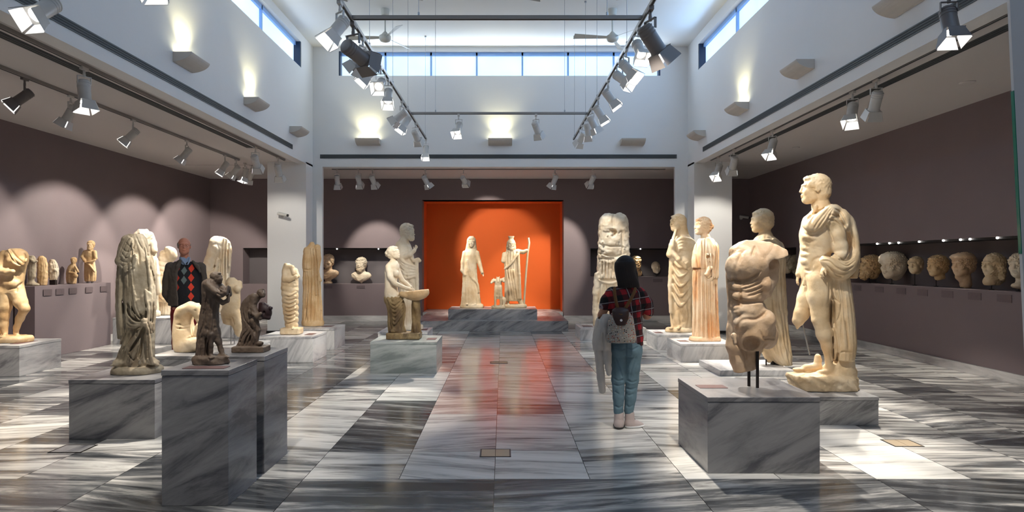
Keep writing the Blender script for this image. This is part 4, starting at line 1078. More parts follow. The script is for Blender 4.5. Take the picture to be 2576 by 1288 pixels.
    s.GG([[(240, 180), (300, 190), (345, 215), (360, 260)], [(345, 180), (400, 200), (420, 260), (450, 330), (500, 340)]], 1.6, .8, A)
    s.rough(.35, 14, seed=5)
    o = s.obj('statue', ST['cream'], 'tall marble nude man, cloak over shoulder and arm, one leg broken off', 'statue')
    p = MB().tube([s_ for s_ in [Vector(((x-s.cx)*s.m, d*s.m, (s.yb-y)*s.m)) for x, y, d in ((2024, 800, 18), (2030, 830, 18), (2038, 862, 19), (2046, 896, 20))]], .007).obj('support_rod', M['steel'], o)
# ---- muscular torso on two dark pins
def s18():
    s = Fig(1897, 5.22, .56, 160, 400, 160, 1.35)
    P, T, E, L = s.p, s.T, s.E, s.L
    T([(1900, 634, -4, 28), (1932, 640, -18, 29), (1958, 652, -24, 30)], 6)
    s.cut(P(1936, 658, -30), (.34, .0, -.94), .6, lo=(8, -99, 200), hi=(99, 99, 330)); s.cut(P(1962, 650, 0), (1, 0, -.15), 1)
    E(1944, 662, -34, 17, 20, 12, 2, mode='sub')
    L([(880, 1880, 0, 34, 34), (855, 1889, 0, 48, 44), (830, 1888, 0, 53, 48), (800, 1881, 0, 49, 44), (770, 1877, 0, 45, 40), (745, 1877, 0, 46, 41), (715, 1880, 0, 51, 46), (685, 1881, 0, 53, 50), (655, 1884, 0, 50, 50), (635, 1888, 0, 44, 44), (618, 1884, 0, 32, 32), (608, 1880, 2, 20, 22)], 4)
    E(1846, 672, -30, 20, 26, 30, 10); E(1890, 664, -38, 42, 24, 34, 12); E(1856, 634, 0, 20, 28, 18, 12); T([(1880, 618, -10, 14), (1915, 628, -16, 20)], 8)
    E(1918, 715, -20, 20, 30, 26, 6)
    T([(1938, 668, 2, 22), (1934, 700, 0, 21), (1922, 735, -4, 19)], 8); E(1946, 668, -34, 18, 18, 12, 3, mode='sub')
    for x, y, w in ((1856, 722, 14), (1880, 722, 16), (1856, 745, 13), (1880, 747, 17), (1858, 780, 15), (1884, 782, 20)): E(x, y, -33, w, 11, 12, 7)
    E(1872, 812, -32, 26, 18, 20, 8); E(1924, 806, -12, 24, 36, 28, 12)
    # buttock, thigh stumps
    E(1930, 842, 8, 24, 36, 36, 8); E(1890, 846, -22, 32, 30, 26, 8)
    T([(1852, 830, 6, 24), (1850, 870, 6, 22), (1858, 905, 6, 20), (1864, 934, 6, 18)], 8); T([(1892, 880, 12, 22), (1886, 905, 12, 20), (1884, 925, 10, 16)], 8)
    s.cut(P(1864, 936, 0), (.15, 0, -1), 1)
    E(1893, 870, -54, 24, 30, 22, 2, mode='sub'); E(1932, 876, -42, 13, 22, 14, 2, mode='sub')
    A = (1810, 510, 4.954); B = (1810, 730, 4.954)
    s.GG([[(190, 962), (240, 992), (330, 972), (430, 915), (510, 850)]], 5.5, 4.5, A, sharp=1.1)
    s.GG([[(92, 955), (140, 985), (178, 958)]], 5, 5, A)
    s.GG([[(178, 965), (185, 880), (225, 750), (300, 600)]], 6, 2.4, A)
    s.GG([[(445, 535), (425, 600), (405, 660)]], 3.5, 4, A); s.GG([[(440, 560), (480, 640), (540, 700)]], 5, 1.6, A)
    s.GG([[(290, 1075), (400, 1045), (520, 985)], [(320, 1120), (430, 1092), (530, 1045)], [(340, 1170), (440, 1140), (545, 1090)], [(270, 1040), (380, 1005), (490, 945)]], 3.4, 3.2, A)
    s.GG([[(135, 1180), (220, 1222), (330, 1245), (480, 1235), (580, 1225), (615, 1150)]], 5, 3.4, A)
    s.GG([[(248, 985), (262, 1100), (258, 1230)]], 4.5, 1.8, A); s.GG([[(250, 120), (258, 250), (235, 400), (200, 500)]], 5, 2.2, B)
    s.GG([[(130, 1085), (190, 1095), (250, 1090)]], 4, 2, A); s.GG([[(130, 240), (190, 250), (250, 235)], [(255, 40), (300, 140), (560, 140)]], 5, 2.4, B)
    s.GG([[(215, 520), (260, 400), (330, 365), (450, 362), (540, 315), (590, 255)]], 5, 3.6, B)
    s.GG([[(185, 520), (200, 620), (250, 700), (310, 800), (330, 960)]], 5, 4.5, B); s.GG([[(500, 500), (545, 600), (620, 600), (690, 610)]], 4, 2.5, B)
    s.GG([[(560, 700), (640, 600), (690, 480)]], 8, 1.5, A)
    E(1846, 846, -36, 8, 8, 9, 3); T([(1846, 842, -40, 4), (1850, 862, -44, 3.5)], 2)
    s.rough(.6, 18, seed=8)
    o = s.obj('statue', ST['peach'], 'large muscular headless marble torso leaning back on two dark steel pins', 'statue', clear=False)
    for x, d, y0, y1 in ((1900, -14, 862, 974), (1887, 8, 925, 965)):
        MB().cyl(((x-s.cx)*s.m, d*s.m, .001), ((x-s.cx)*s.m, d*s.m, (s.yb-y0)*s.m), .012, n=12).obj('support_pin', M['steel_dark'], o)
# ---- young man with a cloak, feet lost
def s20():
    s = Fig(1925, 9.4, .08, 160, 400, 110, 1.5)
    P, T, E, L = s.p, s.T, s.E, s.L
    s.head(P(1914, 557, 0), 57, -93, 0, hair='curly', neck=0)
    T([(1924, 580, 0, 14), (1926, 600, 0, 18)], 5)
    L([(860, 1930, 0, 46, 34), (800, 1930, 0, 44, 34), (740, 1926, 0, 40, 34), (690, 1924, 0, 40, 34), (650, 1926, 0, 43, 38), (620, 1928, 0, 40, 38), (600, 1926, 0, 26, 28), (588, 1926, 0, 14, 16)], 4, pleat(10, 2.))
    for i in range(4): T([(1886+i*4, 632+i*7, -24, 5), (1900+i*3, 618+i*7, -38, 5.5), (1926+i*3, 606+i*7, -40, 6), (1955, 606+i*6, -22, 6)], 2, smooth=True)
    E(1944, 620, 0, 22, 34, 22, 8)
    # long cloak falling to a point at the right
    L([(925, 1978, 0, 12, 20), (905, 1966, 0, 24, 26), (880, 1955, 0, 33, 30), (840, 1947, 2, 35, 32), (760, 1942, 2, 34, 34), (690, 1940, 2, 32, 34), (640, 1942, 2, 28, 34), (610, 1940, 2, 20, 28)], 4, pleat(16, 3.4, wob=.3))
    T([(1878, 645, -20, 16), (1872, 690, -28, 13), (1890, 720, -38, 11)], 5)
    T([(1900, 780, -16, 22), (1898, 850, -14, 17), (1905, 880, -12, 12)], 6); T([(1918, 860, -6, 16), (1935, 905, -4, 8)], 5)
    A = (1810, 510, 4.954); B = (1810, 730, 4.954)
    s.GG([[(640, 400), (700, 430), (760, 490), (790, 580)], [(560, 470), (640, 475), (700, 520), (740, 600)], [(480, 440), (560, 440), (640, 450), (720, 500)]], 3, 3, A)
    s.GG([[(600, 200), (640, 400), (700, 600)], [(660, 60), (690, 300), (760, 520), (790, 700)], [(740, 20), (750, 200), (800, 440), (820, 720)], [(800, 60), (810, 300), (850, 600), (870, 860)], [(700, 480), (730, 700), (760, 860)]], 2.6, 3, B)
    s.rough(.8, 22, seed=4)
    o = s.obj('statue', ST['cream'], 'marble young man with curly hair and long cloak, feet missing, behind the torso', 'statue')
    for x, y, d, r in ((1925, 880, -6, .011), (1946, 895, 6, .03), (1955, 900, -2, .035)):
        MB().cyl(((x-s.cx)*s.m, d*s.m, .001), ((x-s.cx)*s.m, d*s.m, (s.yb-y)*s.m), r, n=12).obj('support_pin', M['steel_dark'], o)
# ---- weathered headless draped figure, left
def s1():
    s = Fig(343, 6.13, .52, 132, 385, 120, 1.15)
    P, T, E, L, D = s.p, s.T, s.E, s.L, s.D
    L([(946, 343, 0, 59, 44), (936, 343, 0, 61, 46), (924, 345, 0, 60, 45), (919, 345, 0, 55, 40)], 1.5, lambda th, z: 1.5*np.sin(5*th))
    L([(926, 346, 4, 42, 32), (905, 343, 2, 43, 36), (880, 345, 0, 40, 36), (840, 347, 0, 39, 35), (800, 348, 2, 39, 31), (760, 347, 0, 40, 31), (720, 346, 0, 40, 31), (680, 342, 0, 39, 30), (645, 339, 0, 37, 29), (615, 338, 0, 32, 26), (597, 341, 0, 23, 20), (588, 343, 0, 14, 14)], 3, pleat(11, 1.6, drift=.01, wob=.8))
    s.box(P(343, 578, 0), (24, 26, 9), 3, 1, rotm(0, -8, 0), 'sub')
    # left arm bundle
    T([(322, 606, -8, 15), (311, 634, -12, 13), (304, 656, -16, 12), (318, 664, -28, 10), (334, 648, -33, 9)], 6)
    D([(322, 596, -18), (310, 618, -24), (302, 640, -26), (298, 662, -22)], [(334, 606, -26), (326, 632, -34), (318, 650, -36), (314, 670, -32)], 5, 3.6, .6, .3, 1, dj=1)
    D([(298, 655, -20), (310, 672, -34), (330, 664, -40), (340, 640, -38)], [(304, 668, -24), (316, 682, -38), (334, 672, -42), (344, 650, -40)], 3, 3.4, .6, .2, 2)
    # hanging edge at the left with a deep dark slit
    D([(298, 668, -12), (295, 740, -14), (297, 800, -14), (299, 850, -12)], [(306, 668, -22), (304, 740, -24), (304, 800, -24), (308, 846, -22)], 3, 4.2, .6, .2, 3)
    T([(309, 680, -26, 3), (310, 770, -30, 3.4), (312, 835, -28, 2.5)], 1, 'sub')
    # long folds of the mantle
    D([(316, 672, -30), (316, 740, -34), (318, 790, -34), (322, 850, -30)], [(334, 610, -30), (330, 690, -36), (334, 760, -38), (350, 806, -38)], 5, 3.8, .6, .3, 4, dj=1.5)
    T([(334, 612, -34, 3.2), (334, 690, -38, 4), (340, 760, -40, 4), (352, 800, -40, 3)], 1, smooth=True)
    E(364, 760, -14, 24, 24, 46, 14); E(360, 690, -8, 26, 25, 46, 14)
    T([(322, 765, -36, 3), (330, 792, -42, 4.6), (344, 808, -44, 4), (358, 810, -44, 2)], 1.5, 'sub', smooth=True)
    D([(322, 790, -32), (334, 806, -40), (350, 812, -42), (362, 808, -42)], [(318, 818, -30), (330, 826, -36), (348, 822, -42), (362, 814, -42)], 3, 3.6, .6, .2, 5)
    D([(366, 620, -26), (376, 700, -26), (380, 760, -24), (378, 820, -22)], [(382, 660, -12), (388, 720, -10), (390, 780, -10), (386, 836, -12)], 4, 3.4, .6, .3, 6)
    D([(366, 730, -36), (370, 770, -36), (370, 806, -34)], [(380, 740, -28), (382, 790, -26), (380, 838, -24)], 4, 3., .5, .3, 16)
    E(363, 808, -40, 8, 8, 8, 2)
    # fan of folds from the knot to the feet
    D([(358, 814, -42), (338, 846, -40), (316, 872, -34), (298, 905, -24)], [(360, 814, -44), (352, 850, -42), (340, 880, -40), (330, 912, -34)], 5, 4.2, .5, .3, 7, dj=1.5)
    D([(362, 814, -44), (358, 850, -42), (356, 885, -40), (352, 914, -36)], [(368, 814, -42), (374, 850, -38), (378, 885, -34), (384, 914, -28)], 5, 4.0, .5, .3, 8, dj=1.5)
    T([(356, 836, -48, 1.5), (344, 862, -48, 4.6), (330, 882, -44, 3)], 1, 'sub'); T([(359, 838, -48, 1.5), (353, 876, -46, 4.4), (350, 904, -42, 3)], 1, 'sub')
    D([(312, 846, -26), (304, 880, -26), (292, 912, -14)], [(326, 850, -32), (314, 882, -34), (304, 908, -28)], 4, 4, .6, .2, 9)
    E(304, 912, -22, 18, 18, 9, 4); s.foot(P(318, 917, -14), 40, -35, h=.25); E(388, 912, -14, 12, 14, 7, 4); T([(384, 905, -14, 7), (396, 918, -20, 5)], 3)
    A = (270, 560, 6.44); B = (270, 750, 6.44)
    s.GG([[(410, 180), (440, 330), (400, 480), (395, 700), (420, 900), (440, 1100)], [(560, 200), (600, 330), (640, 450), (660, 600)], [(470, 220), (510, 330), (560, 430)], [(250, 640), (260, 850), (280, 1100)], [(330, 660), (340, 850), (345, 1100)], [(690, 700), (740, 850), (770, 1050)], [(500, 430), (520, 560), (520, 700)]], 2.2, 2.4, A)
    s.GG([[(300, 320), (350, 380), (380, 400)], [(250, 420), (300, 470), (360, 470)], [(230, 480), (280, 560), (340, 580)], [(200, 540), (250, 630), (330, 650)]], 2, 2.2, A)
    s.GG([[(240, 20), (265, 150), (270, 260)]], 2.4, 6, B); s.GG([[(320, 150), (350, 260), (430, 350), (540, 385)]], 2.6, 5, B)
    s.GG([[(380, 30), (400, 160), (480, 280), (580, 350)], [(450, 40), (480, 180), (560, 320)], [(630, 60), (640, 200), (620, 350)], [(690, 60), (700, 250), (690, 420)], [(735, 60), (740, 240), (720, 440)]], 2.2, 2.2, B)
    s.GG([[(580, 470), (520, 620), (430, 760), (360, 870)], [(590, 480), (560, 650), (540, 820), (510, 970)]], 3.2, 8, B, sharp=.9)
    s.GG([[(560, 460), (470, 520), (400, 640), (300, 800)], [(600, 480), (590, 700), (600, 900), (610, 1030)], [(640, 480), (660, 700), (650, 920), (680, 1010)], [(500, 500), (470, 600), (470, 640)], [(300, 560), (250, 700), (180, 850)], [(360, 560), (300, 720), (240, 880)], [(330, 900), (420, 1000), (480, 940)], [(620, 700), (625, 1040)]], 2.4, 3.6, B)
    s.rough(.9, 18, seed=11, oct_=3)
    s.obj('statue', ST['grey'], 'large weathered grey headless draped figure on an oval base, left foreground', 'statue')
# ---- pair behind the old man
def s1b():
    s = Fig(370, 12.75, .50, 78, 235, 56, 1.2)
    T, E, L = s.T, s.E, s.L
    L([(795, 370, 0, 32, 20), (788, 370, 0, 33, 21), (782, 370, 0, 32, 20)], 1)
    L([(790, 370, 0, 28, 18), (730, 370, 0, 26, 17), (690, 371, 0, 25, 17), (650, 368, 0, 24, 18), (620, 366, 0, 24, 18), (600, 364, 0, 22, 17), (585, 360, 0, 16, 13), (576, 359, 0, 11, 10)], 2, pleat(18, 2.4, wob=.5))
    T([(376, 592, -2, 10), (384, 612, -6, 9), (388, 630, -8, 8)], 4); T([(388, 655, -2, 9), (394, 690, -6, 8), (398, 735, -6, 7)], 3)
    T([(346, 592, -2, 10), (342, 625, -4, 9)], 4)
    for i in range(3): T([(352+i*3, 585+i*8, -14, 2.5), (366, 600+i*9, -18, 3), (384-i, 588+i*9, -14, 2.5)], 1.5, smooth=True)
    s.E(359, 575, -6, 6, 6, 5, 1.5, mode='sub')
    s.GG([[(352, 600), (356, 650), (352, 720)], [(364, 600), (368, 680), (366, 760)], [(378, 610), (380, 680), (378, 760)], [(390, 650), (392, 690), (392, 740)], [(384, 650), (385, 700)]], 1.8, 2.2)
    s.rough(.6, 14, seed=2)
    s.obj('statue', ST['pale'], 'headless draped figure with bright shoulders, seen behind the weathered grey figure', 'statue')
def s9():
    s = Fig(424, 13.15, .50, 66, 190, 54, 1.2)
    T, E, L = s.T, s.E, s.L
    L([(791, 426, 0, 29, 20), (770, 426, 0, 27, 19), (757, 426, 0, 26, 19)], 1, pleat(26, 1.6, wob=.1))
    L([(760, 424, 0, 32, 22), (740, 420, 0, 30, 21), (715, 416, 0, 25, 19), (690, 414, 0, 19, 16), (660, 413, 0, 15, 14), (640, 415, 0, 13, 12), (630, 416, 0, 11, 10)], 2, diag(12, 1.6, .8))
    for i in range(4): T([(396+i*2, 728-i*4, -14, 4), (414, 752-i*6, -22, 5), (440, 748-i*8, -16, 4), (450, 730-i*6, -6, 4)], 1.5, smooth=True)
    E(430, 640, -2, 15, 12, 19, 3); E(424, 628, -4, 10, 9, 9, 2); s.E(434, 655, -12, 5, 5, 6, 1.5, mode='sub')
    s.rough(.7, 10, seed=6)
    s.obj('statue', ST['pale'], 'seated draped fragment with a bright broken top, left of the old man', 'statue')
# ---- crouching torso
def s2():
    s = Fig(470, 7.75, .50, 84, 138, 80, 1.1)
    P, T, E, L = s.p, s.T, s.E, s.L
    L([(887, 474, 0, 30, 26), (878, 473, 0, 34, 30), (860, 471, 0, 34, 31), (840, 466, 2, 30, 29), (820, 462, 4, 25, 26), (802, 462, 4, 23, 24), (785, 466, 2, 25, 26), (772, 474, 0, 25, 24), (763, 484, 0, 17, 17)], 4)
    T([(480, 772, -8, 14), (492, 778, -12, 14), (499, 792, -14, 11)], 5)
    T([(496, 792, -14, 9), (498, 806, -16, 8)], 3)
    T([(466, 866, -8, 20), (492, 862, -18, 18), (502, 856, -20, 13)], 6)
    T([(500, 820, -16, 9), (497, 845, -16, 10)], 4)
    E(488, 812, -16, 8, 26, 9, 3, mode='sub')
    T([(444, 812, -14, 1.2), (462, 818, -24, 1.4), (482, 812, -24, 1.2)], 2, 'sub', smooth=True); T([(441, 824, -10, 1.2), (460, 826, -26, 1.4)], 2, 'sub')
    E(480, 765, -14, 3, 3, 3, 1, mode='sub'); E(490, 782, -26, 2.2, 3, 2.2, 1, mode='sub')
    s.cut(P(470, 886.3, 0), (0, 0, -1), 1)
    s.GG([[(441, 816), (460, 820), (482, 815)], [(442, 826), (458, 828), (480, 824)]], 1.6, 1.6); s.G([(482, 824), (484, 842), (484, 850)], 1.6, 4); s.G([(470, 852), (488, 848), (502, 848)], 3, 2.6)
    s.rough(.4, 14, seed=1)
    s.obj('statue', ST['cream'], 'crouching headless female torso of smooth cream marble in front of the old man', 'statue')
# ---- big torso fragment with hanging cloth, by the column
def s3():
    s = Fig(553, 13.9, .50, 90, 205, 50, 1.1)
    P, T, E, L = s.p, s.T, s.E, s.L
    L([(786, 560, 0, 17, 15), (770, 560, 0, 18, 15), (700, 560, 2, 16, 14), (650, 562, 2, 18, 15), (620, 560, 2, 20, 16), (603, 556, 2, 16, 14), (596, 552, 2, 10, 10)], 2, pleat(14, 2.2, wob=.3), 2.4)
    T([(545, 612, -4, 18), (538, 635, -6, 16), (530, 655, -6, 14), (522, 680, -6, 15), (518, 700, -4, 15)], 5)
    E(532, 690, -6, 17, 16, 22, 5); E(543, 625, -16, 10, 8, 12, 3)
    for x, y0, y1, r in ((563, 600, 690, 3.6), (569, 602, 722, 3.4), (576, 612, 668, 3.6), (571, 690, 745, 4), (556, 660, 735, 3.5), (549, 650, 770, 4), (562, 730, 780, 3)):
        T([(x, y0, -12, r*.8), (x+1, y1, -14, r)], 1)
    T([(547, 655, -14, 4), (536, 700, -14, 4), (530, 760, -10, 5)], 2); T([(522, 700, -2, 10), (534, 760, -2, 10), (545, 784, 0, 10)], 4)
    s.GG([[(560, 600), (558, 660), (556, 720), (558, 780)], [(566, 600), (566, 690), (570, 750)], [(573, 610), (573, 690)], [(551, 640), (548, 700), (552, 770)]], 1.4, 3)
    s.GG([[(556, 645), (552, 690), (550, 730)]], 2.5, 6); s.G([(546, 612), (552, 640), (548, 652)], 2.2, 2); s.G([(524, 680), (536, 676), (545, 665)], 3, 2)
    s.rough(.6, 12, seed=9)
    s.obj('statue', ST['pale'], 'large pale torso fragment with long hanging cloth, right of the old man', 'statue')
# ---- small nude torso on a pin
def s4():
    s = Fig(586, 9.65, .35, 64, 190, 50, 1.0)
    P, T, E, L = s.p, s.T, s.E, s.L
    L([(800, 580, 0, 19, 17), (780, 580, 0, 22, 18), (765, 584, 0, 20, 17), (750, 588, 0, 16, 14), (735, 589, 0, 15, 13), (720, 588, 0, 17, 15), (710, 585, 0, 17, 14), (703, 583, 0, 12, 10), (698, 582, 0, 7, 7)], 3)
    E(579, 722, -12, 9, 8, 9, 4); E(597, 727, -12, 9, 8, 9, 4)
    T([(602, 712, 0, 7), (604, 722, -2, 6)], 3)
    T([(574, 790, 0, 17), (575, 808, 0, 14)], 5); T([(590, 792, -2, 15), (596, 815, -2, 13), (601, 836, -2, 9), (603, 842, -2, 6)], 5)
    T([(584, 800, -16, 1.5), (588, 816, -16, 1.5)], 3, 'sub'); E(590, 752, -15, 1.5, 2, 1.5, 1, mode='sub')
    s.cut(P(574, 816, 0), (-.3, 0, -1), 1, hi=(-2, 99, 99)); s.rough(.3, 10, seed=3)
    o = s.obj('statue', ST['cream'], 'small cream nude female torso standing on thin pins beside the brown flute player', 'statue')
    for x, y in ((581, 806), (590, 806)): MB().cyl(((x-s.cx)*s.m, 0, .001), ((x-s.cx)*s.m, 0, (s.yb-y)*s.m), .007, n=8).obj('support_pin', M['steel'], o)
# ---- brown flute player, foreground left
def s6():
    s = Fig(531, 4.44, .864, 100, 235, 76, 1.25)
    P, T, E, L = s.p, s.T, s.E, s.L
    L([(914, 531, 0, 43, 30), (908, 531, 0, 43, 31), (898, 530, 0, 41, 30), (894, 530, 0, 37, 27)], 1.5, lambda th, z: 1.2*np.sin(5*th+z*.2), 2.6)
    # cloak mass at the back / left
    L([(898, 512, 4, 18, 20), (870, 514, 4, 18, 20), (830, 516, 4, 17, 19), (790, 522, 3, 17, 18), (750, 526, 2, 16, 18), (725, 527, 1, 18, 19), (705, 530, 0, 14, 16), (700, 532, 0, 8, 9)], 2.5, pleat(13, 2.6, wob=.6))
    L([(850, 532, -4, 15, 14), (810, 534, -4, 16, 15), (770, 536, -4, 15, 14), (735, 538, -4, 17, 16), (712, 536, -2, 12, 12)], 3)
    T([(528, 840, -12, 11), (528, 870, -12, 8), (530, 892, -12, 6)], 4); T([(542, 830, -2, 12), (549, 858, 0, 8.5), (556, 880, 2, 6), (560, 892, 0, 6)], 4)
    s.foot(P(530, 899, -10), 30, 30, h=.3); s.foot(P(558, 898, 0), 30, 62, h=.3)
    E(553, 893, -1, 5, 5, 5, 2)
    # arms to the flute
    T([(522, 714, -14, 9), (540, 732, -24, 8), (555, 742, -30, 7), (570, 736, -28, 6), (574, 722, -24, 5)], 3)
    T([(545, 712, 10, 9), (562, 728, 4, 8), (576, 740, -6, 7), (579, 725, -14, 5)], 3)
    T([(548, 752, -14, 6), (560, 762, -20, 6), (574, 756, -20, 5), (578, 742, -18, 5)], 2)
    for i in range(5): E(556+i*4.6, 730+i*1.5, -32, 2.2, 3, 3.2, 1)
    s.head(P(546, 700, 0), 30, 88, 8, hair='curly', neck=.4)
    A = (470, 670, 4.952)
    s.GG([[(260, 330), (230, 500), (220, 700), (160, 850), (150, 1000)], [(300, 380), (290, 560), (270, 760), (240, 1000)], [(340, 500), (330, 700), (300, 850)], [(210, 560), (200, 760)], [(250, 800), (240, 950), (235, 1100)], [(190, 820), (180, 1000), (170, 1120)], [(350, 680), (345, 800)]], 2, 2.8, A)
    s.GG([[(275, 880), (262, 1000), (250, 1120)]], 2.4, 6, A); s.GG([[(370, 330), (400, 350), (440, 370)]], 2.6, 3, A)
    s.rough(1.0, 14, seed=14, oct_=3)
    s.obj('statuette', ST['brown'], 'dark brown stone flute player statuette on the nearest tall pedestal', 'statuette')
def s7():
    s = Fig(634, 5.06, .862, 104, 170, 60, 1.1)
    P, T, E, L = s.p, s.T, s.E, s.L
    s.box(P(632, 879, 0), (40, 26, 9), 1, 2)
    L([(872, 620, 2, 24, 16), (850, 624, 2, 20, 15), (825, 628, 2, 18, 14), (800, 624, 2, 16, 14), (775, 622, 1, 15, 13), (755, 628, 0, 14, 12), (742, 638, 0, 10, 9)], 2, pleat(12, 2.2, wob=.7))
    T([(640, 748, -4, 11), (636, 772, -8, 9), (644, 792, -14, 8), (654, 800, -16, 6)], 3)
    T([(632, 760, -6, 7), (630, 785, -14, 6), (646, 798, -20, 5), (655, 790, -20, 5)], 2)
    T([(640, 808, -8, 11), (648, 830, -8, 8), (644, 855, -8, 6), (642, 868, -8, 6)], 3)
    for x in (610, 618, 627, 634): T([(630, 825, -12, 2.5), (x+6, 850, -14, 3), (x, 872, -12, 3)], 1, smooth=True)
    s.head(P(658, 739, -2), 25, 50, 24, hair='short', neck=.0, male=False); T([(652, 748, 0, 5), (643, 758, 0, 7)], 2)
    E(653, 864, -6, 10, 8, 6, 2); E(662, 866, -8, 3, 3, 3.5, 1, mode='sub')
    A = (470, 670, 4.952)
    s.GG([[(700, 560), (720, 660), (780, 740), (830, 780)], [(790, 520), (800, 600), (850, 640)], [(750, 800), (690, 880), (660, 970)], [(790, 820), (740, 900), (720, 980)], [(800, 860), (780, 940)], [(840, 640), (850, 760), (860, 850)]], 1.8, 3, A)
    s.rough(.7, 9, seed=15, oct_=2)
    o = s.obj('statuette', ST['brown'], 'small bent brown stone figure with a dark mask on the second tall pedestal', 'statuette')
    q = Fig(672, 5.06, .862, 44, 150, 44, .9)
    q.E(668, 782, -2, 15, 13, 21, 2, rotm(0, -22, 0)); q.T([(662, 765, -6, 6), (660, 795, -8, 8), (676, 800, -6, 5)], 3)
    q.E(681, 775, -6, 5, 6, 5, 2); q.E(664, 786, -15, 3, 4, 4, 1, mode='sub')
    q.T([(656, 765, -2, 5), (654, 792, -4, 5)], 2)
    m = q.mesh('mask', q.m); c = link('mask', m, M['mask'], o); c.location = ((672-634)*s.m, 0, 0); c['label'] = 'nearly black mask'
M['mask'] = plain('dark_red_black_stone', (.03, .012, .012), .5)
# ---- wrapped figure and headless gowned woman before the left column
def s8():
    s = Fig(733, 10.5, .40, 62, 190, 50, 1.0)
    P, T, E, L = s.p, s.T, s.E, s.L
    s.box(P(734, 832, 0), (24, 20, 8), 1, 3); 
    L([(826, 734, 0, 15, 13), (805, 733, 0, 17, 14), (780, 731, 0, 19, 15), (750, 730, 0, 20, 16), (720, 729, 0, 21, 17), (695, 729, 0, 20, 16), (680, 727, 0, 17, 14), (668, 724, 0, 11, 11), (662, 722, 0, 6, 7)], 2, diag(15, 1.8, .5, z1=18, z2=125))
    for i in range(8): T([(709+i*1.2, 735+i*10, -6, 1.8), (726, 742+i*9.5, -18, 2.6), (746-i*.8, 735+i*10, -12, 2.2)], 1.4, smooth=True)
    T([(717, 682, -8, 7), (716, 703, -14, 6.5), (728, 704, -20, 5.5), (744, 696, -18, 5)], 2); T([(742, 680, -6, 7), (749, 695, -12, 5), (738, 700, -18, 4.5)], 2)
    for i in range(4): T([(740+i*1.5, 694+i*2.2, -22, 1.3), (746+i, 692+i*2.4, -20, 1.2)], .6)
    T([(722, 670, -8, 6), (735, 672, -10, 5), (738, 688, -14, 4)], 3)
    s.foot(P(735, 826, -4), 24, 25, h=.4); s.rough(.5, 10, seed=17)
    s.obj('statue', ST['cream'], 'small tightly wrapped marble figure with folded arms on the left column pedestal', 'statue')
def s10():
    s = Fig(787, 12.07, .38, 66, 225, 50, 1.0)
    P, T, E, L = s.p, s.T, s.E, s.L
    L([(819, 787, 0, 27, 19), (810, 787, 0, 28, 20), (806, 787, 0, 27, 19)], 1)
    L([(809, 786, 0, 25, 18), (780, 786, 0, 24, 17), (740, 785, 0, 22, 16), (700, 784, 0, 21, 16), (678, 783, 0, 19, 15), (665, 783, 0, 19, 15), (640, 783, 0, 20, 15), (628, 783, 0, 18, 14), (620, 784, 0, 12, 10), (612, 785, 0, 6, 6), (608, 785, 0, 4, 4)], 2, pleat(20, 2.6, 145, wob=.35, fade=15))
    T([(771, 628, -6, 7), (772, 650, -8, 7), (774, 672, -8, 6)], 3); L([(682, 775, -4, 12, 12), (676, 775, -4, 13, 13), (640, 774, -4, 11, 11)], 2, pleat(12, 1.2))
    T([(798, 622, -4, 8), (802, 650, -6, 6), (798, 690, -8, 4), (806, 705, -10, 4)], 2)
    for x in (786, 793, 800): T([(x-3, 625, -14, 2.2), (x, 690, -15, 2.6), (x+2, 740, -14, 2.4)], 1)
    T([(776, 740, -14, 5), (775, 790, -15, 4), (778, 805, -14, 3)], 2)
    s.GG([[(783, 640), (783, 700), (776, 790)], [(790, 630), (792, 720), (790, 800)], [(797, 640), (799, 720), (800, 800)], [(776, 690), (772, 760), (768, 805)], [(804, 700), (806, 760), (808, 805)], [(784, 700), (780, 760), (780, 800)]], 1.6, 2.6)
    s.G([(765, 677), (775, 679), (784, 677)], 1.6, 3)
    s.GD([(710, 735), (730, 742), (750, 733)], [(716, 812), (732, 818), (746, 810)], 8, 2, 2.2, seed=3)
    s.GG([[(712, 670), (716, 690), (728, 700)], [(735, 665), (745, 680)]], 2, 1.5)
    s.rough(.5, 12, seed=18)
    s.obj('statue', ST['golden'], 'headless gowned woman in golden marble beside the left column', 'statue')
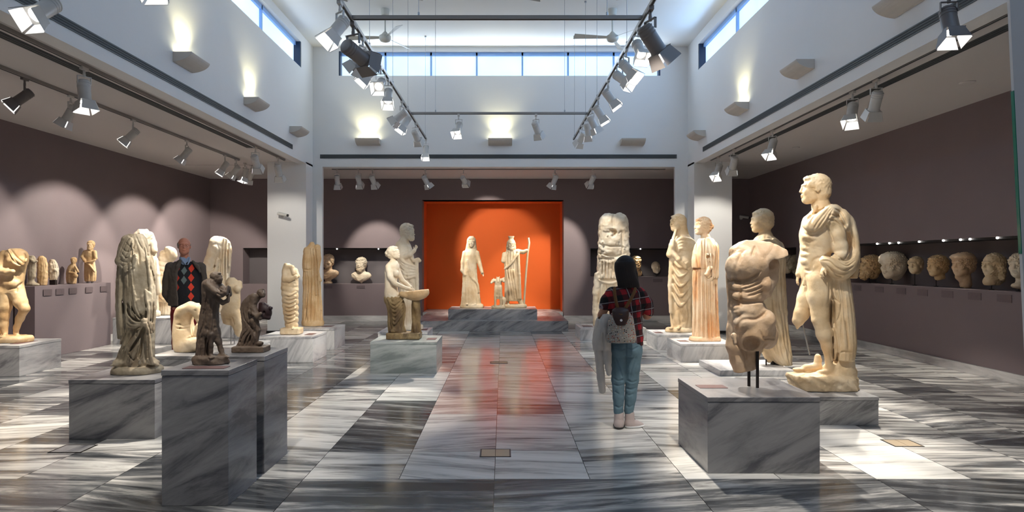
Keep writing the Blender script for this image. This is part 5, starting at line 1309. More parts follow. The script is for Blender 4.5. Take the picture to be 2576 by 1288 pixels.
# ---- nymph holding a basin
def s11():
    s = Fig(1018, 9.54, .44, 132, 245, 84, 1.1)
    P, T, E, L = s.p, s.T, s.E, s.L
    L([(756, 990, 0, 21, 17), (740, 986, 0, 19, 16), (720, 984, 0, 16, 13), (700, 984, 0, 16, 13), (680, 986, 0, 18, 14), (665, 988, 0, 16, 13), (656, 990, 0, 9, 9)], 3)
    E(996, 688, -10, 8, 9, 9, 3)
    T([(977, 672, -8, 8), (981, 695, -14, 7), (992, 712, -18, 6), (1012, 722, -20, 5), (1030, 727, -20, 4.5)], 3); T([(996, 672, 6, 7), (1012, 705, 4, 6), (1034, 724, -2, 5)], 3)
    s.hand(P(1028, 725, -19), 23, rotm(0, -72, 0), 20, 1); 
    s.head(P(991, 637, 0), 34, 70, 14, hair='bun', neck=0, male=False); E(975, 637, 2, 7, 7, 7, 1.5); T([(988, 650, 0, 6), (989, 662, 0, 8)], 3)
    s.rough(.35, 10, seed=22)
    o = s.obj('statue', ST['pale'], 'cream marble nymph holding a shallow basin, bending forward', 'statue', clear=False)
    def part(name, mat, fn, w, hh, cx, dep, h=1.1):
        q = Fig(cx, 9.54, .44, w, hh, dep, h); fn(q); q.rough(.5, 9, seed=23)
        c = link(name, q.mesh(name, q.m), mat, o); c.location = ((cx-1018)*s.m, 0, 0); return c
    def skirt(q):
        q.L([(838, 1000, 0, 22, 18), (815, 996, 0, 20, 17), (790, 998, 0, 22, 18), (770, 996, 0, 23, 18), (752, 990, 0, 23, 18), (745, 988, 0, 20, 16)], 2, pleat(10, 2.6, wob=.9, drift=.03))
        for i in range(6): q.T([(975+i*2, 750+i*6, -10, 2.5), (992, 764+i*10, -20, 3), (1012, 748+i*8, -14, 2.5)], 1.2, smooth=True)
        q.T([(975, 752, -8, 5), (992, 756, -16, 5), (1012, 748, -12, 5)], 2); q.E(990, 833, -16, 9, 8, 5, 2)
    part('skirt', ST['crust'], skirt, 62, 110, 996, 56)['label'] = 'brown crusted lower drapery'
    def basin(q):
        q.E(1044, 734, -6, 36, 26, 22, 1); q.cut(q.p(1044, 731, 0), (-.12, 0, 1), .6); q.E(1044, 728, -6, 31, 21, 14, .8, mode='sub')
        q.T([(1010, 740, -18, 7), (1020, 742, -22, 7)], 3)
    part('basin', ST['golden'], basin, 86, 140, 1044, 66)['label'] = 'shallow marble basin'
    def trunk(q): q.L([(838, 1047, 0, 12, 11), (800, 1047, 0, 11, 10), (765, 1046, 0, 10, 10), (750, 1046, -2, 10, 10)], 1, lambda th, z: 1.2*np.sin(4*th+z*.1))
    part('plinth', ST['crust'], lambda q: q.box(q.p(1017, 843.4, 0), (42, 26, 8), 1, 2.5), 100, 30, 1018, 70)
    part('tree_support', ST['crust'], trunk, 32, 105, 1047, 30)
# ---- bearded man behind the nymph
def s12():
    s = Fig(1030, 11.2, .40, 76, 280, 60, 1.1)
    P, T, E, L = s.p, s.T, s.E, s.L
    L([(828, 1032, 0, 32, 20), (822, 1032, 0, 33, 21), (816, 1032, 0, 32, 20)], 1)
    L([(820, 1030, 0, 22, 17), (780, 1030, 0, 22, 17), (730, 1028, 0, 23, 18), (690, 1026, 0, 24, 19), (665, 1022, 0, 23, 18), (640, 1018, 0, 22, 17), (620, 1014, 0, 21, 15), (608, 1014, 0, 15, 12), (600, 1016, 0, 9, 9)], 2, pleat(14, 1.8, 150, wob=.6))
    s.head(P(1026, 582, 0), 39, 66, 2, hair='curly', beard=True, neck=0); T([(1020, 592, 0, 9), (1016, 606, 0, 11)], 4)
    T([(1008, 618, -8, 9), (1012, 648, -12, 8), (1030, 640, -20, 6), (1042, 630, -22, 5)], 3)
    s.hand(P(1043, 630, -22), 22, rotm(0, -155, 0), 18, 1)
    T([(1028, 622, -10, 5), (1036, 650, -14, 4)], 2)
    for i in range(5): T([(1002+i*3, 640+i*9, -10, 3.2), (1020, 662+i*9, -22, 3.6), (1044, 670+i*6, -14, 3.2)], 1.6, smooth=True)
    T([(1040, 655, -12, 5), (1052, 652, -12, 4.5), (1056, 655, -12, 4)], 2); T([(1048, 654, -12, 5), (1050, 740, -12, 4.5), (1052, 818, -10, 5)], 2)
    T([(1028, 760, -12, 5.5), (1027, 815, -14, 5)], 2)
    A = (950, 550, 4.153)
    s.GG([[(180, 470), (260, 530), (370, 560)], [(230, 460), (300, 510), (375, 530)], [(250, 560), (240, 640), (280, 690)], [(300, 560), (310, 640), (360, 680)], [(240, 450), (310, 480), (360, 490)], [(340, 900), (330, 1000), (340, 1100)]], 1.8, 1.3, A)
    s.rough(.4, 10, seed=25)
    s.obj('statue', ST['pale'], 'pale marble bearded man raising one hand, standing behind the nymph', 'statue')
# ---- the gods of the alcove
def s13():
    s = Fig(1187, 15.6, .47, 66, 190, 50, .85)
    P, T, E, L = s.p, s.T, s.E, s.L
    L([(775, 1187, 0, 29, 17), (770, 1187, 0, 30, 18), (765, 1187, 0, 28, 17)], 1)
    L([(767, 1185, 0, 25, 16), (740, 1184, 0, 22, 15), (710, 1183, 0, 19, 14), (685, 1182, 0, 18, 14), (665, 1183, 0, 17, 13), (650, 1184, 0, 18, 13), (638, 1185, 0, 17, 12), (628, 1186, 0, 11, 10)], 2, pleat(14, 2.0, 85, wob=.5, fade=25))
    L([(650, 1184, 1, 19, 9), (630, 1185, 1, 15, 10), (612, 1186, 1, 12, 11), (600, 1186, 1, 10, 10), (594, 1186, 1, 5, 6)], 2)
    s.head(P(1186, 610, -5), 25, 0, 0, hair='short', neck=.5, male=False)
    T([(1169, 636, -2, 6), (1164, 660, -4, 5), (1163, 680, -6, 4.5), (1170, 692, -8, 4)], 2); T([(1200, 636, -2, 6), (1207, 665, -5, 5), (1213, 685, -8, 4)], 2)
    s.hand(P(1213, 684, -8), 16, rotm(0, -10, 0), 15, -1)
    T([(1175, 655, -12, 2.4), (1184, 695, -13, 2.6), (1200, 712, -10, 2.6), (1205, 735, -7, 2.4)], 1.6, smooth=True)
    s.foot(P(1176, 766, -8), 15, -5, h=.3); s.foot(P(1195, 766, -6), 15, 5, h=.3); s.rough(.35, 8, seed=31)
    s.obj('statue', ST['cream'], 'veiled marble goddess with one arm lowered, left one in the orange alcove', 'statue')
def s14():
    s = Fig(1295, 15.66, .47, 84, 195, 52, .85)
    P, T, E, L = s.p, s.T, s.E, s.L
    L([(775, 1290, 0, 34, 17), (769, 1290, 0, 35, 18), (765, 1290, 0, 33, 17)], 1, p=2.6)
    L([(757, 1290, 0, 20, 14), (740, 1290, 0, 20, 14), (710, 1288, 0, 18, 14), (680, 1287, 0, 17, 13), (655, 1286, 0, 18, 13), (640, 1287, 0, 18, 12), (630, 1287, 0, 13, 11)], 2, pleat(14, 1.8, wob=.5))
    s.head(P(1286, 615, -3), 26, 4, 0, hair='long', beard=True, neck=.3)
    L([(606, 1286, -1, 5.5, 5.5), (600, 1286, -1, 6, 6), (594, 1286, -1, 8, 8)], .6)
    T([(1269, 640, -2, 6), (1266, 656, -4, 5.5)], 2)
    T([(1303, 632, 0, 6), (1316, 634, -4, 5), (1325, 630, -6, 4)], 2); s.hand(P(1324, 631, -6), 11, rotm(0, -120, 0), 60, 1)
    T([(1270, 676, -13, 2.6), (1286, 662, -16, 3), (1302, 640, -12, 3)], 1.2, smooth=True); T([(1303, 634, -8, 4), (1306, 690, -10, 4), (1308, 750, -8, 4.5)], 1.5)
    for i in range(4): T([(1274+i*6, 680, -14, 2), (1280+i*6, 720, -15, 2.4), (1284+i*6, 752, -12, 2.2)], 1, smooth=True)
    T([(1278, 752, -4, 4), (1277, 764, -4, 3.5)], 1); T([(1306, 752, -2, 6), (1314, 766, -2, 7)], 2)
    s.foot(P(1279, 765, -4), 14, 0, h=.25); s.rough(.35, 8, seed=32)
    o = s.obj('statue', ST['cream'], 'bearded marble god with tall headdress leaning on a long staff, in the orange alcove', 'statue')
    k = s.m
    MB().tube([Vector(((x-s.cx)*k, -6*k, (s.yb-y)*k)) for x, y in ((1318, 765), (1323, 690), (1327, 640), (1331, 612), (1329, 598))], 2.6*k).obj('staff', ST['cream'], o, smooth=True)
def s14b():
    s = Fig(1252, 15.28, .47, 46, 85, 46, .8)
    P, T, E, L = s.p, s.T, s.E, s.L
    L([(776, 1254, 0, 18, 14), (771, 1254, 0, 18, 14), (768, 1254, 0, 16, 12)], 1)
    L([(752, 1256, 2, 10, 10), (735, 1254, 0, 9.5, 9), (718, 1253, -2, 9, 8), (706, 1253, -2, 8, 7)], 2)
    T([(1248, 722, -6, 4.5), (1246, 745, -8, 3.2), (1246, 768, -9, 3)], 2); T([(1259, 722, -6, 4.5), (1260, 745, -8, 3.2), (1260, 768, -9, 3)], 2)
    E(1266, 756, 3, 8, 8, 10, 2); T([(1268, 758, 2, 5), (1266, 770, -5, 3)], 2)
    T([(1248, 706, -2, 5), (1240, 706, -6, 4), (1236, 711, -10, 3)], 1.5); E(1253, 702, -6, 4.5, 5, 5, 1.5); T([(1253, 704, -10, 3), (1253, 709, -14, 2.3)], 1)
    T([(1258, 706, -2, 5), (1265, 703, -6, 4), (1267, 708, -11, 3)], 1.5)
    for x, y in ((1242, 701), (1268, 699), (1250, 697), (1256, 697)): E(x, y, -4, 1.5, 1.5, 3, .8)
    A = (1140, 580, 6.133)
    s.GG([[(230, 390), (290, 520), (380, 640)], [(250, 350), (330, 440), (400, 520)], [(220, 440), (240, 600), (300, 720), (400, 830)], [(230, 500), (300, 620), (410, 720)], [(290, 250), (300, 330), (350, 400)], [(270, 700), (260, 900), (250, 1100)], [(220, 700), (220, 900), (200, 1090)], [(310, 800), (310, 950), (300, 1100)], [(360, 860), (370, 1000), (370, 1110)], [(180, 700), (170, 900), (150, 1050)]], 1.3, 2.2, A)
    s.GG([[(210, 150), (215, 250), (190, 330), (170, 450)], [(345, 160), (350, 260), (380, 380), (420, 560)]], 1.4, 2, A)
    A = (1140, 580, 6.133)
    s.GG([[(790, 560), (870, 500), (960, 400)], [(780, 600), (900, 560), (980, 440)], [(800, 640), (830, 800), (850, 1000)], [(860, 620), (880, 800), (900, 1020)], [(920, 600), (950, 800), (950, 1000)], [(985, 420), (990, 600), (1000, 900), (1010, 1050)], [(1030, 380), (1035, 600), (1045, 900)], [(1000, 640), (1020, 800)]], 1.3, 2.3, A)
    s.rough(.4, 7, seed=33)
    s.obj('statue', ST['cream'], 'small three headed marble dog sitting beside the bearded god', 'statue')
# ---- tall cuirassed fragment
def s15():
    s = Fig(1540, 13.4, .25, 100, 300, 70, 1.2)
    P, T, E, L = s.p, s.T, s.E, s.L
    L([(818, 1530, 0, 32, 20), (770, 1534, 0, 37, 22), (720, 1538, 0, 41, 25), (690, 1541, 0, 39, 25), (640, 1543, 0, 39, 25), (600, 1544, 0, 38, 25), (570, 1543, 0, 36, 24), (548, 1542, 0, 30, 20), (538, 1540, 0, 18, 14)], 2, None, 3.0)
    E(1560, 560, -2, 20, 20, 24, 5); E(1526, 562, 0, 18, 18, 24, 5)
    s.box(P(1535, 600, -30), (20, 12, 18), 2, 2, mode='sub'); L([(640, 1540, -12, 24, 18), (600, 1540, -14, 20, 16), (585, 1540, -12, 14, 12)], 3)
    for i in range(3): T([(1512, 625+i*14, -22, 3), (1535, 634+i*13, -28, 3.5), (1562, 622+i*13, -20, 3)], 1.6, smooth=True)
    for i in range(8): T([(1512+i*7, 652, -25, 3.2), (1513+i*7, 700, -27, 3.4)], 1)
    T([(1508, 706, -22, 3), (1536, 712, -28, 3.5), (1570, 702, -22, 3)], 1.5, smooth=True)
    for i in range(5): T([(1514+i*10, 718, -24, 3), (1512+i*9, 760+i*6, -22, 3.6), (1516+i*8, 810, -16, 4)], 1.4, smooth=True)
    T([(1572, 570, -14, 6), (1578, 640, -12, 6), (1576, 720, -10, 6)], 2)
    T([(1502, 690, -10, 7), (1498, 740, -10, 7), (1500, 815, -6, 9)], 3)
    for q in range(16):
        a, b = random.Random(q).random(), random.Random(q+50).random()
        E(1508+a*62, 590+b*80, -25, 3, 3, 3, 1.5)
    A = (1470, 520, 4.025)
    s.GG([[(240, 230), (310, 245), (300, 290), (270, 300)]], 4, 7, A); s.GG([[(320, 60), (290, 120), (300, 230)]], 4, 3, A)
    s.GG([[(345, 270), (380, 260), (385, 400), (380, 480)]], 3, 4, A); s.GG([[(150, 380), (240, 400), (350, 400), (420, 420)], [(140, 470), (220, 490), (300, 500), (400, 480)], [(140, 530), (300, 520)], [(150, 730), (230, 745), (320, 740)]], 2.4, 3.2, A)
    s.GG([[(180, 540), (180, 700)], [(215, 540), (213, 710)], [(250, 530), (248, 715)], [(285, 530), (285, 715)], [(320, 530), (322, 700)], [(160, 780), (150, 900), (130, 1080)], [(220, 790), (230, 900), (200, 1050)]], 1.9, 3, A)
    s.rough(1.5, 16, seed=41, oct_=3)
    s.obj('statue', ST['pale'], 'tall eroded armoured marble fragment without head, in front of the woman visitor', 'statue')
# ---- veiled woman, gowned woman
def s16():
    s = Fig(1712, 12.1, .27, 84, 308, 66, 1.1)
    P, T, E, L = s.p, s.T, s.E, s.L
    L([(838, 1710, 0, 36, 24), (829, 1710, 0, 37, 25), (824, 1710, 0, 34, 22)], 1, lambda th, z: 1.*np.sin(4*th))
    L([(826, 1714, 0, 25, 19), (790, 1714, 0, 27, 20), (740, 1714, 0, 30, 21), (700, 1714, 0, 31, 22), (660, 1716, 0, 31, 22), (630, 1718, 0, 30, 22), (605, 1720, 0, 26, 20), (592, 1718, 0, 15, 14)], 2, mixf(pleat(11, 2.4, 110, wob=.7, fade=60), diag(34, 1.4, -1.2)))
    s.head(P(1704, 562, -2), 43, -66, 6, hair='band', neck=.0, male=False); T([(1708, 576, 0, 9), (1714, 596, 0, 13)], 4)
    L([(600, 1719, 4, 18, 16), (580, 1715, 4, 15, 15), (562, 1712, 4, 14, 16), (548, 1709, 2, 13, 15), (539, 1706, 0, 7, 9)], 2)
    T([(1696, 546, -8, 4), (1694, 552, -14, 3)], 2)
    T([(1692, 620, -14, 10), (1686, 640, -16, 9), (1690, 618, -22, 7), (1692, 606, -22, 6)], 3); s.hand(P(1691, 612, -24), 18, rotm(0, 170, 0), 40, 1)
    T([(1694, 600, -14, 4), (1700, 580, -14, 3.5)], 2)
    for i in range(4): T([(1698+i*3, 612+i*7, -18, 3.5), (1714, 600+i*8, -24, 4), (1738, 604+i*10, -12, 4)], 1.6, smooth=True)
    T([(1690, 632, -20, 7), (1706, 652, -26, 6), (1724, 672, -26, 5)], 3); 
    for i in range(3): T([(1716+i*3, 660+i*4, -27, 2), (1728+i*2, 674+i*3, -26, 1.7)], .8)
    for i in range(5): T([(1692, 650+i*22, -16, 3), (1712, 672+i*24, -25, 3.4), (1738, 650+i*22, -14, 3)], 1.8, smooth=True)
    T([(1690, 640, -12, 6), (1686, 720, -12, 6), (1688, 785, -10, 5)], 2); T([(1738, 740, -8, 4), (1736, 800, -8, 5)], 2)
    s.foot(P(1712, 826, -14), 26, -35, h=.3); s.foot(P(1692, 826, -6), 24, -30, h=.3); s.rough(.5, 12, seed=44)
    s.obj('statue', ST['cream'], 'veiled draped marble woman with a hand at her chin beside the right column', 'statue')
def s17():
    s = Fig(1774, 10.55, .29, 84, 318, 66, 1.1)
    P, T, E, L = s.p, s.T, s.E, s.L
    L([(861, 1773, 0, 38, 24), (852, 1773, 0, 38, 24), (847, 1773, 0, 36, 22)], 1, None, 3.2)
    L([(849, 1776, 0, 33, 22), (800, 1775, 0, 31, 21), (740, 1774, 0, 30, 20), (690, 1773, 0, 29, 20), (672, 1773, 0, 28, 20), (640, 1774, 0, 29, 20), (615, 1776, 0, 27, 19), (600, 1776, 0, 18, 15)], 2, pleat(20, 3.6, 178, wob=.15, fade=8))
    L([(676, 1763, -4, 21, 18), (668, 1763, -4, 22, 19), (640, 1762, -4, 20, 17), (615, 1766, -2, 17, 14)], 2, pleat(12, 1.2, wob=.3))
    s.head(P(1766, 570, 0), 44, -80, 2, hair='bun', neck=0, male=False); T([(1772, 584, 0, 9), (1776, 602, 0, 13)], 4)
    # shawl over the near arm
    L([(700, 1792, -6, 14, 16), (670, 1792, -6, 15, 17), (640, 1792, -6, 15, 18), (615, 1788, -4, 16, 18), (602, 1782, 0, 12, 14)], 3, pleat(10, 1.8, wob=.3))
    T([(1788, 646, -24, 8), (1789, 655, -28, 7)], 2, 'sub'); T([(1786, 660, -16, 6), (1786, 675, -24, 6), (1778, 690, -26, 6)], 3)
    for i in range(3): T([(1776+i*6, 640, -22, 2.5), (1780+i*6, 690, -24, 3), (1782+i*4, 704, -20, 3)], 1.2, smooth=True)
    A = (1660, 520, 3.578)
    s.GG([[(330, 270), (240, 250), (180, 300)], [(320, 300), (230, 290), (160, 360)], [(300, 340), (250, 420), (200, 480)], [(280, 380), (290, 440), (250, 500)], [(110, 440), (150, 500), (140, 640)], [(180, 560), (220, 600), (170, 680), (160, 780)], [(250, 560), (230, 640), (160, 700)], [(90, 420), (100, 700), (100, 940)], [(130, 640), (120, 800), (110, 940)], [(240, 620), (220, 760), (240, 840)], [(160, 900), (220, 850), (290, 800)], [(190, 900), (180, 1000), (160, 1080)], [(270, 860), (260, 1000), (270, 1080)], [(230, 880), (220, 1000)]], 1.9, 2.8, A)
    s.GG([[(130, 90), (190, 120), (220, 200), (250, 260)], [(160, 70), (220, 110), (250, 200)]], 1.8, 2, A)
    A = (1660, 520, 3.578)
    s.GG([[(330, 580), (325, 860), (320, 1150)], [(360, 590), (360, 860), (358, 1170)], [(395, 620), (395, 880), (395, 1180)], [(430, 660), (432, 900), (435, 1180)], [(465, 680), (468, 900), (475, 1170)], [(500, 640), (505, 900), (512, 1150)]], 2.3, 4, A, sharp=1)
    s.G([(298, 556), (330, 560), (370, 552)], 2.2, 4, A); s.GG([[(380, 290), (385, 420), (380, 540)], [(410, 280), (405, 450), (410, 600)], [(340, 310), (330, 400), (340, 540)], [(440, 480), (460, 560), (470, 640)], [(500, 300), (505, 450), (490, 600)], [(400, 620), (430, 650), (470, 620)]], 1.9, 2.6, A)
    s.G([(425, 445), (440, 460)], 4, 7, A)
    s.rough(.4, 12, seed=45)
    s.obj('statue', ST['orange'], 'gowned marble woman with straight pleats stained orange, right of the veiled one', 'statue')
# ---- headless nude youth at the left border
def s0():
    s = Fig(30, 9.3, .42, 108, 250, 70, 1.2)
    P, T, E, L = s.p, s.T, s.E, s.L
    L([(859, 26, 0, 50, 30), (848, 26, 0, 51, 31), (843, 26, 0, 48, 28)], 1.2, lambda th, z: 1.2*np.sin(5*th), 2.6)
    L([(735, 26, 0, 26, 20), (715, 28, 0, 29, 21), (695, 32, 0, 28, 20), (670, 38, 0, 27, 19), (650, 42, 0, 28, 20), (637, 40, 0, 28, 18), (628, 40, 0, 20, 14), (624, 38, 0, 12, 10)], 4)
    E(30, 655, -15, 12, 9, 10, 5); E(54, 655, -15, 12, 9, 10, 5); E(26, 712, -14, 18, 10, 12, 6)
    T([(12, 640, -2, 12), (0, 665, -6, 10), (-2, 680, -12, 9), (18, 684, -22, 7), (32, 682, -26, 6)], 4); s.hand(P(28, 682, -26), 20, rotm(0, -80, 0), 55, 1)
    for i in range(3): T([(22+i*2, 628+i*6, -12, 3.2), (34, 648+i*6, -22, 3.4), (52, 660+i*3, -20, 3.2), (66-i, 650+i*3, -10, 3)], 1.5, smooth=True)
    T([(14, 735, -4, 19), (12, 770, -6, 15), (10, 795, -6, 11), (9, 815, -4, 10), (12, 835, -4, 7)], 5); T([(42, 730, 0, 18), (52, 760, -4, 15), (62, 775, -6, 11), (50, 800, 2, 9), (42, 822, 4, 6.5), (40, 836, 4, 6)], 5)
    s.foot(P(14, 845, -4), 30, 25, h=.3); s.foot(P(42, 845, 4), 30, 45, h=.3)
    E(42, 722, -18, 4, 4, 5, 2); T([(20, 726, -18, 1.2), (38, 724, -20, 1.2), (52, 712, -18, 1.2)], 2, 'sub', smooth=True)
    L([(845, -6, 6, 11, 10), (790, -6, 6, 10, 10), (740, -4, 6, 9, 9)], 2)
    A = (0, 590, 4.44)
    s.GG([[(100, 165), (160, 270), (230, 340)], [(120, 160), (190, 250), (260, 310)], [(90, 180), (150, 290), (250, 350)], [(270, 200), (285, 260), (270, 330)]], 1.6, 2.4, A)
    s.GG([[(90, 570), (130, 590), (190, 580), (250, 530)]], 3, 2.6, A); s.GG([[(190, 590), (185, 640)]], 3, 4, A); s.GG([[(110, 420), (160, 440), (260, 400)]], 4, 1, A)
    s.rough(.4, 12, seed=46)
    s.obj('statue', ST['golden'], 'headless nude marble youth with a scarf of cloth, at the left border', 'statue')
for f in (s19, s18, s20, s1, s1b, s9, s2, s3, s4, s6, s7, s8, s10, s11, s12, s13, s14, s14b, s15, s16, s17, s0): f()
# ================================================================ heads and busts
def niche_head(px, ytop, ybot, label, tone, X=None, Y=None, zs=1.17, yaw=-60, hair='short', beard=False, neck=.3, pin=True, extra=None, name='marble_portrait', male=True, hh=None, cutz=True, group=None, h=.8, cxo=0):
    Y = Y or X*F/(px-VX)
    ysh = VY+(H-zs)*F/Y; hgt = ysh-ytop
    s = Fig(px, Y, zs, (ybot-ytop)*1.5+20, hgt, (ybot-ytop)*1.4+20, h)
    hh = hh or (ybot-ytop)*(.84 if neck < .35 else .72)
    c = s.p(px+cxo, ytop+hh*.49, 0)
    if hair != 'none': s.head(c, hh, yaw, 0, 0, hair=hair, beard=beard, neck=neck, male=male)
    if extra: extra(s, c, hh)
    if cutz: s.cut(s.p(px, ybot, 0), (.25, -.1, -1), 1)
    s.rough(.45, 9, seed=int(px), oct_=2)
    o = s.obj(name, ST[tone], label, 'sculpture' if name == 'marble_portrait' else 'bust', group)
    if pin:
        MB().cyl((0, .02, 0), (0, .02, (ysh-ybot+hh*.22)*s.m), .008, n=8).obj('support_pin', M['steel_dark'], o)
        MB().lathe([(.035, 0), (.035, .008), (.01, .012)], 14, (0, .02, 0)).obj('pin_foot', M['steel_dark'], o)
    return o
XN = WR+.24; GH = 'heads in the long right wall niche'
niche_head(2150, 640, 704, 'pale battered head half hidden behind the tall nude man, in the right niche', 'grey', XN, yaw=-99, group=GH)
niche_head(2188, 645, 708, 'brown battered bearded head looking left, next to the tall nude man in the niche', 'golden', XN, yaw=-94, hair='curly', beard=True, neck=.15, group=GH)
niche_head(2245, 638, 714, 'very large pale head with thick swept hair, biggest in the right niche', 'pale', XN, yaw=-72, hair='curly', neck=.12, hh=64, group=GH,
           extra=lambda s, c, h: (s.ell((c[0]-6, c[1], c[2]+h*.28), (h*.40, h*.4, h*.26), 5), s.ell((c[0]+h*.16, c[1], c[2]-h*.05), (h*.3, h*.36, h*.42), 5)))
niche_head(2303, 647, 698, 'small pale young head on a thin pin, right niche, after the very large head', 'cream', XN, yaw=-59, neck=.08, group=GH)
niche_head(2357, 645, 706, 'head with golden stained wavy hair and short neck, middle of the right niche', 'golden', XN, yaw=-79, hair='band', neck=.3, group=GH)
niche_head(2422, 639, 722, 'narrow head with hair swept high and a long pointed neck, right niche', 'peach', XN, yaw=-74, hair='curly', neck=.6, hh=58, cutz=False, group=GH,
           extra=lambda s, c, h: (s.ell((c[0]-h*.05, c[1]-.02*h, c[2]+h*.36), (h*.46, h*.42, h*.17), 3), s.tube([(c[0]-2, c[1]+4, c[2]-h*.5, h*.22), (c[0]+4, c[1]+4, c[2]-h*.85, h*.05)], 3)))
niche_head(2497, 640, 712, 'smooth head with long hair behind the neck, second from the right edge', 'cream', XN, yaw=-82, hair='long', neck=.5, hh=56, cutz=False, group=GH,
           extra=lambda s, c, h: (s.tube([(c[0], c[1], c[2]-h*.6, h*.24), (c[0]-h*.14, c[1], c[2]-h*.72, h*.26)], 4), s.box((c[0], c[1], c[2]-h*1.15), (h, h, h*.25), 1, 1, None, 'sub')))
niche_head(2566, 640, 726, 'pale head with braided crown and broad neck, cut by the right border', 'pale', XN, yaw=-66, hair='band', neck=.55, hh=60, cutz=False, group=GH,
           extra=lambda s, c, h: (s.ell((c[0]+2, c[1], c[2]-h*.82), (h*.36, h*.3, h*.14), 5), s.box((c[0], c[1], c[2]-h*1.25), (h, h, h*.25), 1, 1, None, 'sub')))
niche_head(1975, 640, 690, 'small pale head in the far right wall niche, just right of the cloaked young man', 'pale', XN, yaw=-94, group='heads in the far right wall niche', neck=.5, hh=34)
niche_head(1997, 643, 690, 'small veiled head in the far right wall niche, nearer its right end', 'grey', XN, yaw=-84, hair='long', group='heads in the far right wall niche', neck=.4, hh=36)
# back wall niches
def bust(px, ytop, label, tone, beard, yaw, socle):
    Y = YW+.22; zs = .98
    def ex(s, c, h):
        x0 = c[0]; s.tube([(x0, 2, c[2]-h*.4, h*.2), (x0, 3, c[2]-h*.75, h*.26)], 3)
        s.ell((x0-h*.30, 3, c[2]-h*.86), (h*.46, h*.26, h*.30), 4); s.ell((x0+h*.32, 3, c[2]-h*.86), (h*.46, h*.26, h*.30), 4)
        s.ell((x0, 2, c[2]-h*.98), (h*.5, h*.28, h*.36), 4)
        for i in range(4): s.curve([(x0-h*.6+i*2, -3, c[2]-h*.72-i*2, 1.3), (x0-h*.1, -7, c[2]-h*(1.0+.07*i), 1.6), (x0+h*.55, -3, c[2]-h*.72-i*1.2, 1.3)], .8)
        if socle: s.loft([(0, x0, 2, h*.34, h*.3), (4, x0, 2, h*.3, h*.26), (7, x0, 2, h*.22, h*.2), (11, x0, 2, h*.26, h*.22)], 1)
        else: s.cone((x0, 2, c[2]-h*1.2), (x0+1, 2, 2), h*.2, h*.05, 2)
    return niche_head(px, ytop, ytop+70, label, tone, None, Y, zs, yaw, 'curly', beard, .2, not socle, ex, 'marble_bust', hh=35 if not beard else 33, cutz=False, group='busts in the back wall niche', h=.7)
bust(825, 641, 'beardless marble bust on a round socle, in the niche beside the left column', 'peach', False, -8, True)
bust(908, 648, 'bearded pale marble bust in the middle of the back wall niche', 'pale', True, -14, False)
niche_head(1601, 645, 696, 'yellowish bust in the back niche, right beside the woman visitor head', 'golden', None, YW+.22, 1.17, 15, 'curly', True, .5, False, lambda s, c, h: s.ell((c[0]+1, 2, 9), (14, 8, 11), 5), 'marble_bust', hh=30, cutz=False, h=.7)
niche_head(1650, 658, 690, 'small white mask head on a pin in the right back niche', 'pale', None, YW+.2, 1.17, 10, 'none', False, 0, True, lambda s, c, h: s.head(c, 31, 10, 0, 0, hair='bald', neck=0), 'marble_portrait', hh=31, h=.7)

# ================================================================ statuettes on the mauve ledge
XS = 7.57
def ledge_fig(px, w, hgt, dep, h=.9):
    return Fig(px, XS*F/(VX-px), 1.172, w, hgt, dep, h)
s = ledge_fig(82, 34, 90, 30); b = s.yb
s.L([(b, 82, 0, 15, 10), (b-5, 82, 0, 15, 10), (b-8, 80, 0, 10, 8), (b-25, 80, 0, 9, 8), (b-50, 80, 0, 10, 8), (b-66, 80, 0, 10, 7), (b-76, 79, 0, 6, 5)], 1.5, pleat(10, .8)); s.T([(74, b-68, -4, 4), (84, b-60, -9, 3.5), (92, b-62, -6, 3)], 2); s.rough(.7, 9, seed=1)
s.obj('statuette', ST['grey'], 'narrow greenish grey headless statuette on the ledge, next to the nude youth', 'statuette', 'statuettes on the left mauve ledge')
s = ledge_fig(107, 32, 84, 28); b = s.yb
s.L([(b, 107, 0, 10, 8), (b-10, 107, 0, 11, 9), (b-40, 107, 0, 12, 9), (b-60, 106, 0, 11, 8), (b-70, 105, 0, 8, 6), (b-74, 104, 0, 4, 4)], 1.5, pleat(12, 1.2, wob=.8)); s.rough(.7, 9, seed=2)
s.obj('statuette', ST['golden'], 'draped headless stump statuette, second on the ledge from the left', 'statuette', 'statuettes on the left mauve ledge')
s = ledge_fig(134, 36, 80, 28); b = s.yb
s.L([(b-12, 134, 0, 8, 7), (b-24, 134, 0, 12, 8), (b-45, 134, 0, 11, 8), (b-58, 132, 0, 8, 6), (b-64, 131, 0, 4, 4)], 1.5, pleat(9, 1.5, wob=.9)); s.E(128, b-50, -7, 4, 4, 5, 1.5); s.E(137, b-38, -8, 4, 4, 4, 1.5); s.E(128, b-32, -7, 4, 4, 4, 1.5); s.rough(.9, 7, seed=3, oct_=3)
o = s.obj('statuette', ST['pale'], 'small pale broken group statuette standing on a dark block, third on the ledge', 'statuette', 'statuettes on the left mauve ledge')
MB().box(-7*s.m, 7*s.m, -4*s.m, 4*s.m, .001, 14*s.m).obj('support_block', M['steel_dark'], o)
s = ledge_fig(182, 42, 84, 32); b = s.yb
s.L([(b, 180, 0, 11, 8), (b-15, 180, 0, 12, 9), (b-30, 180, 0, 12, 9), (b-44, 182, 0, 9, 7), (b-50, 183, 0, 5, 5)], 1.5, pleat(9, 1.2, wob=.9)); s.head(s.p(185, b-58, 0), 17, 10, 0, hair='curly', neck=.4)
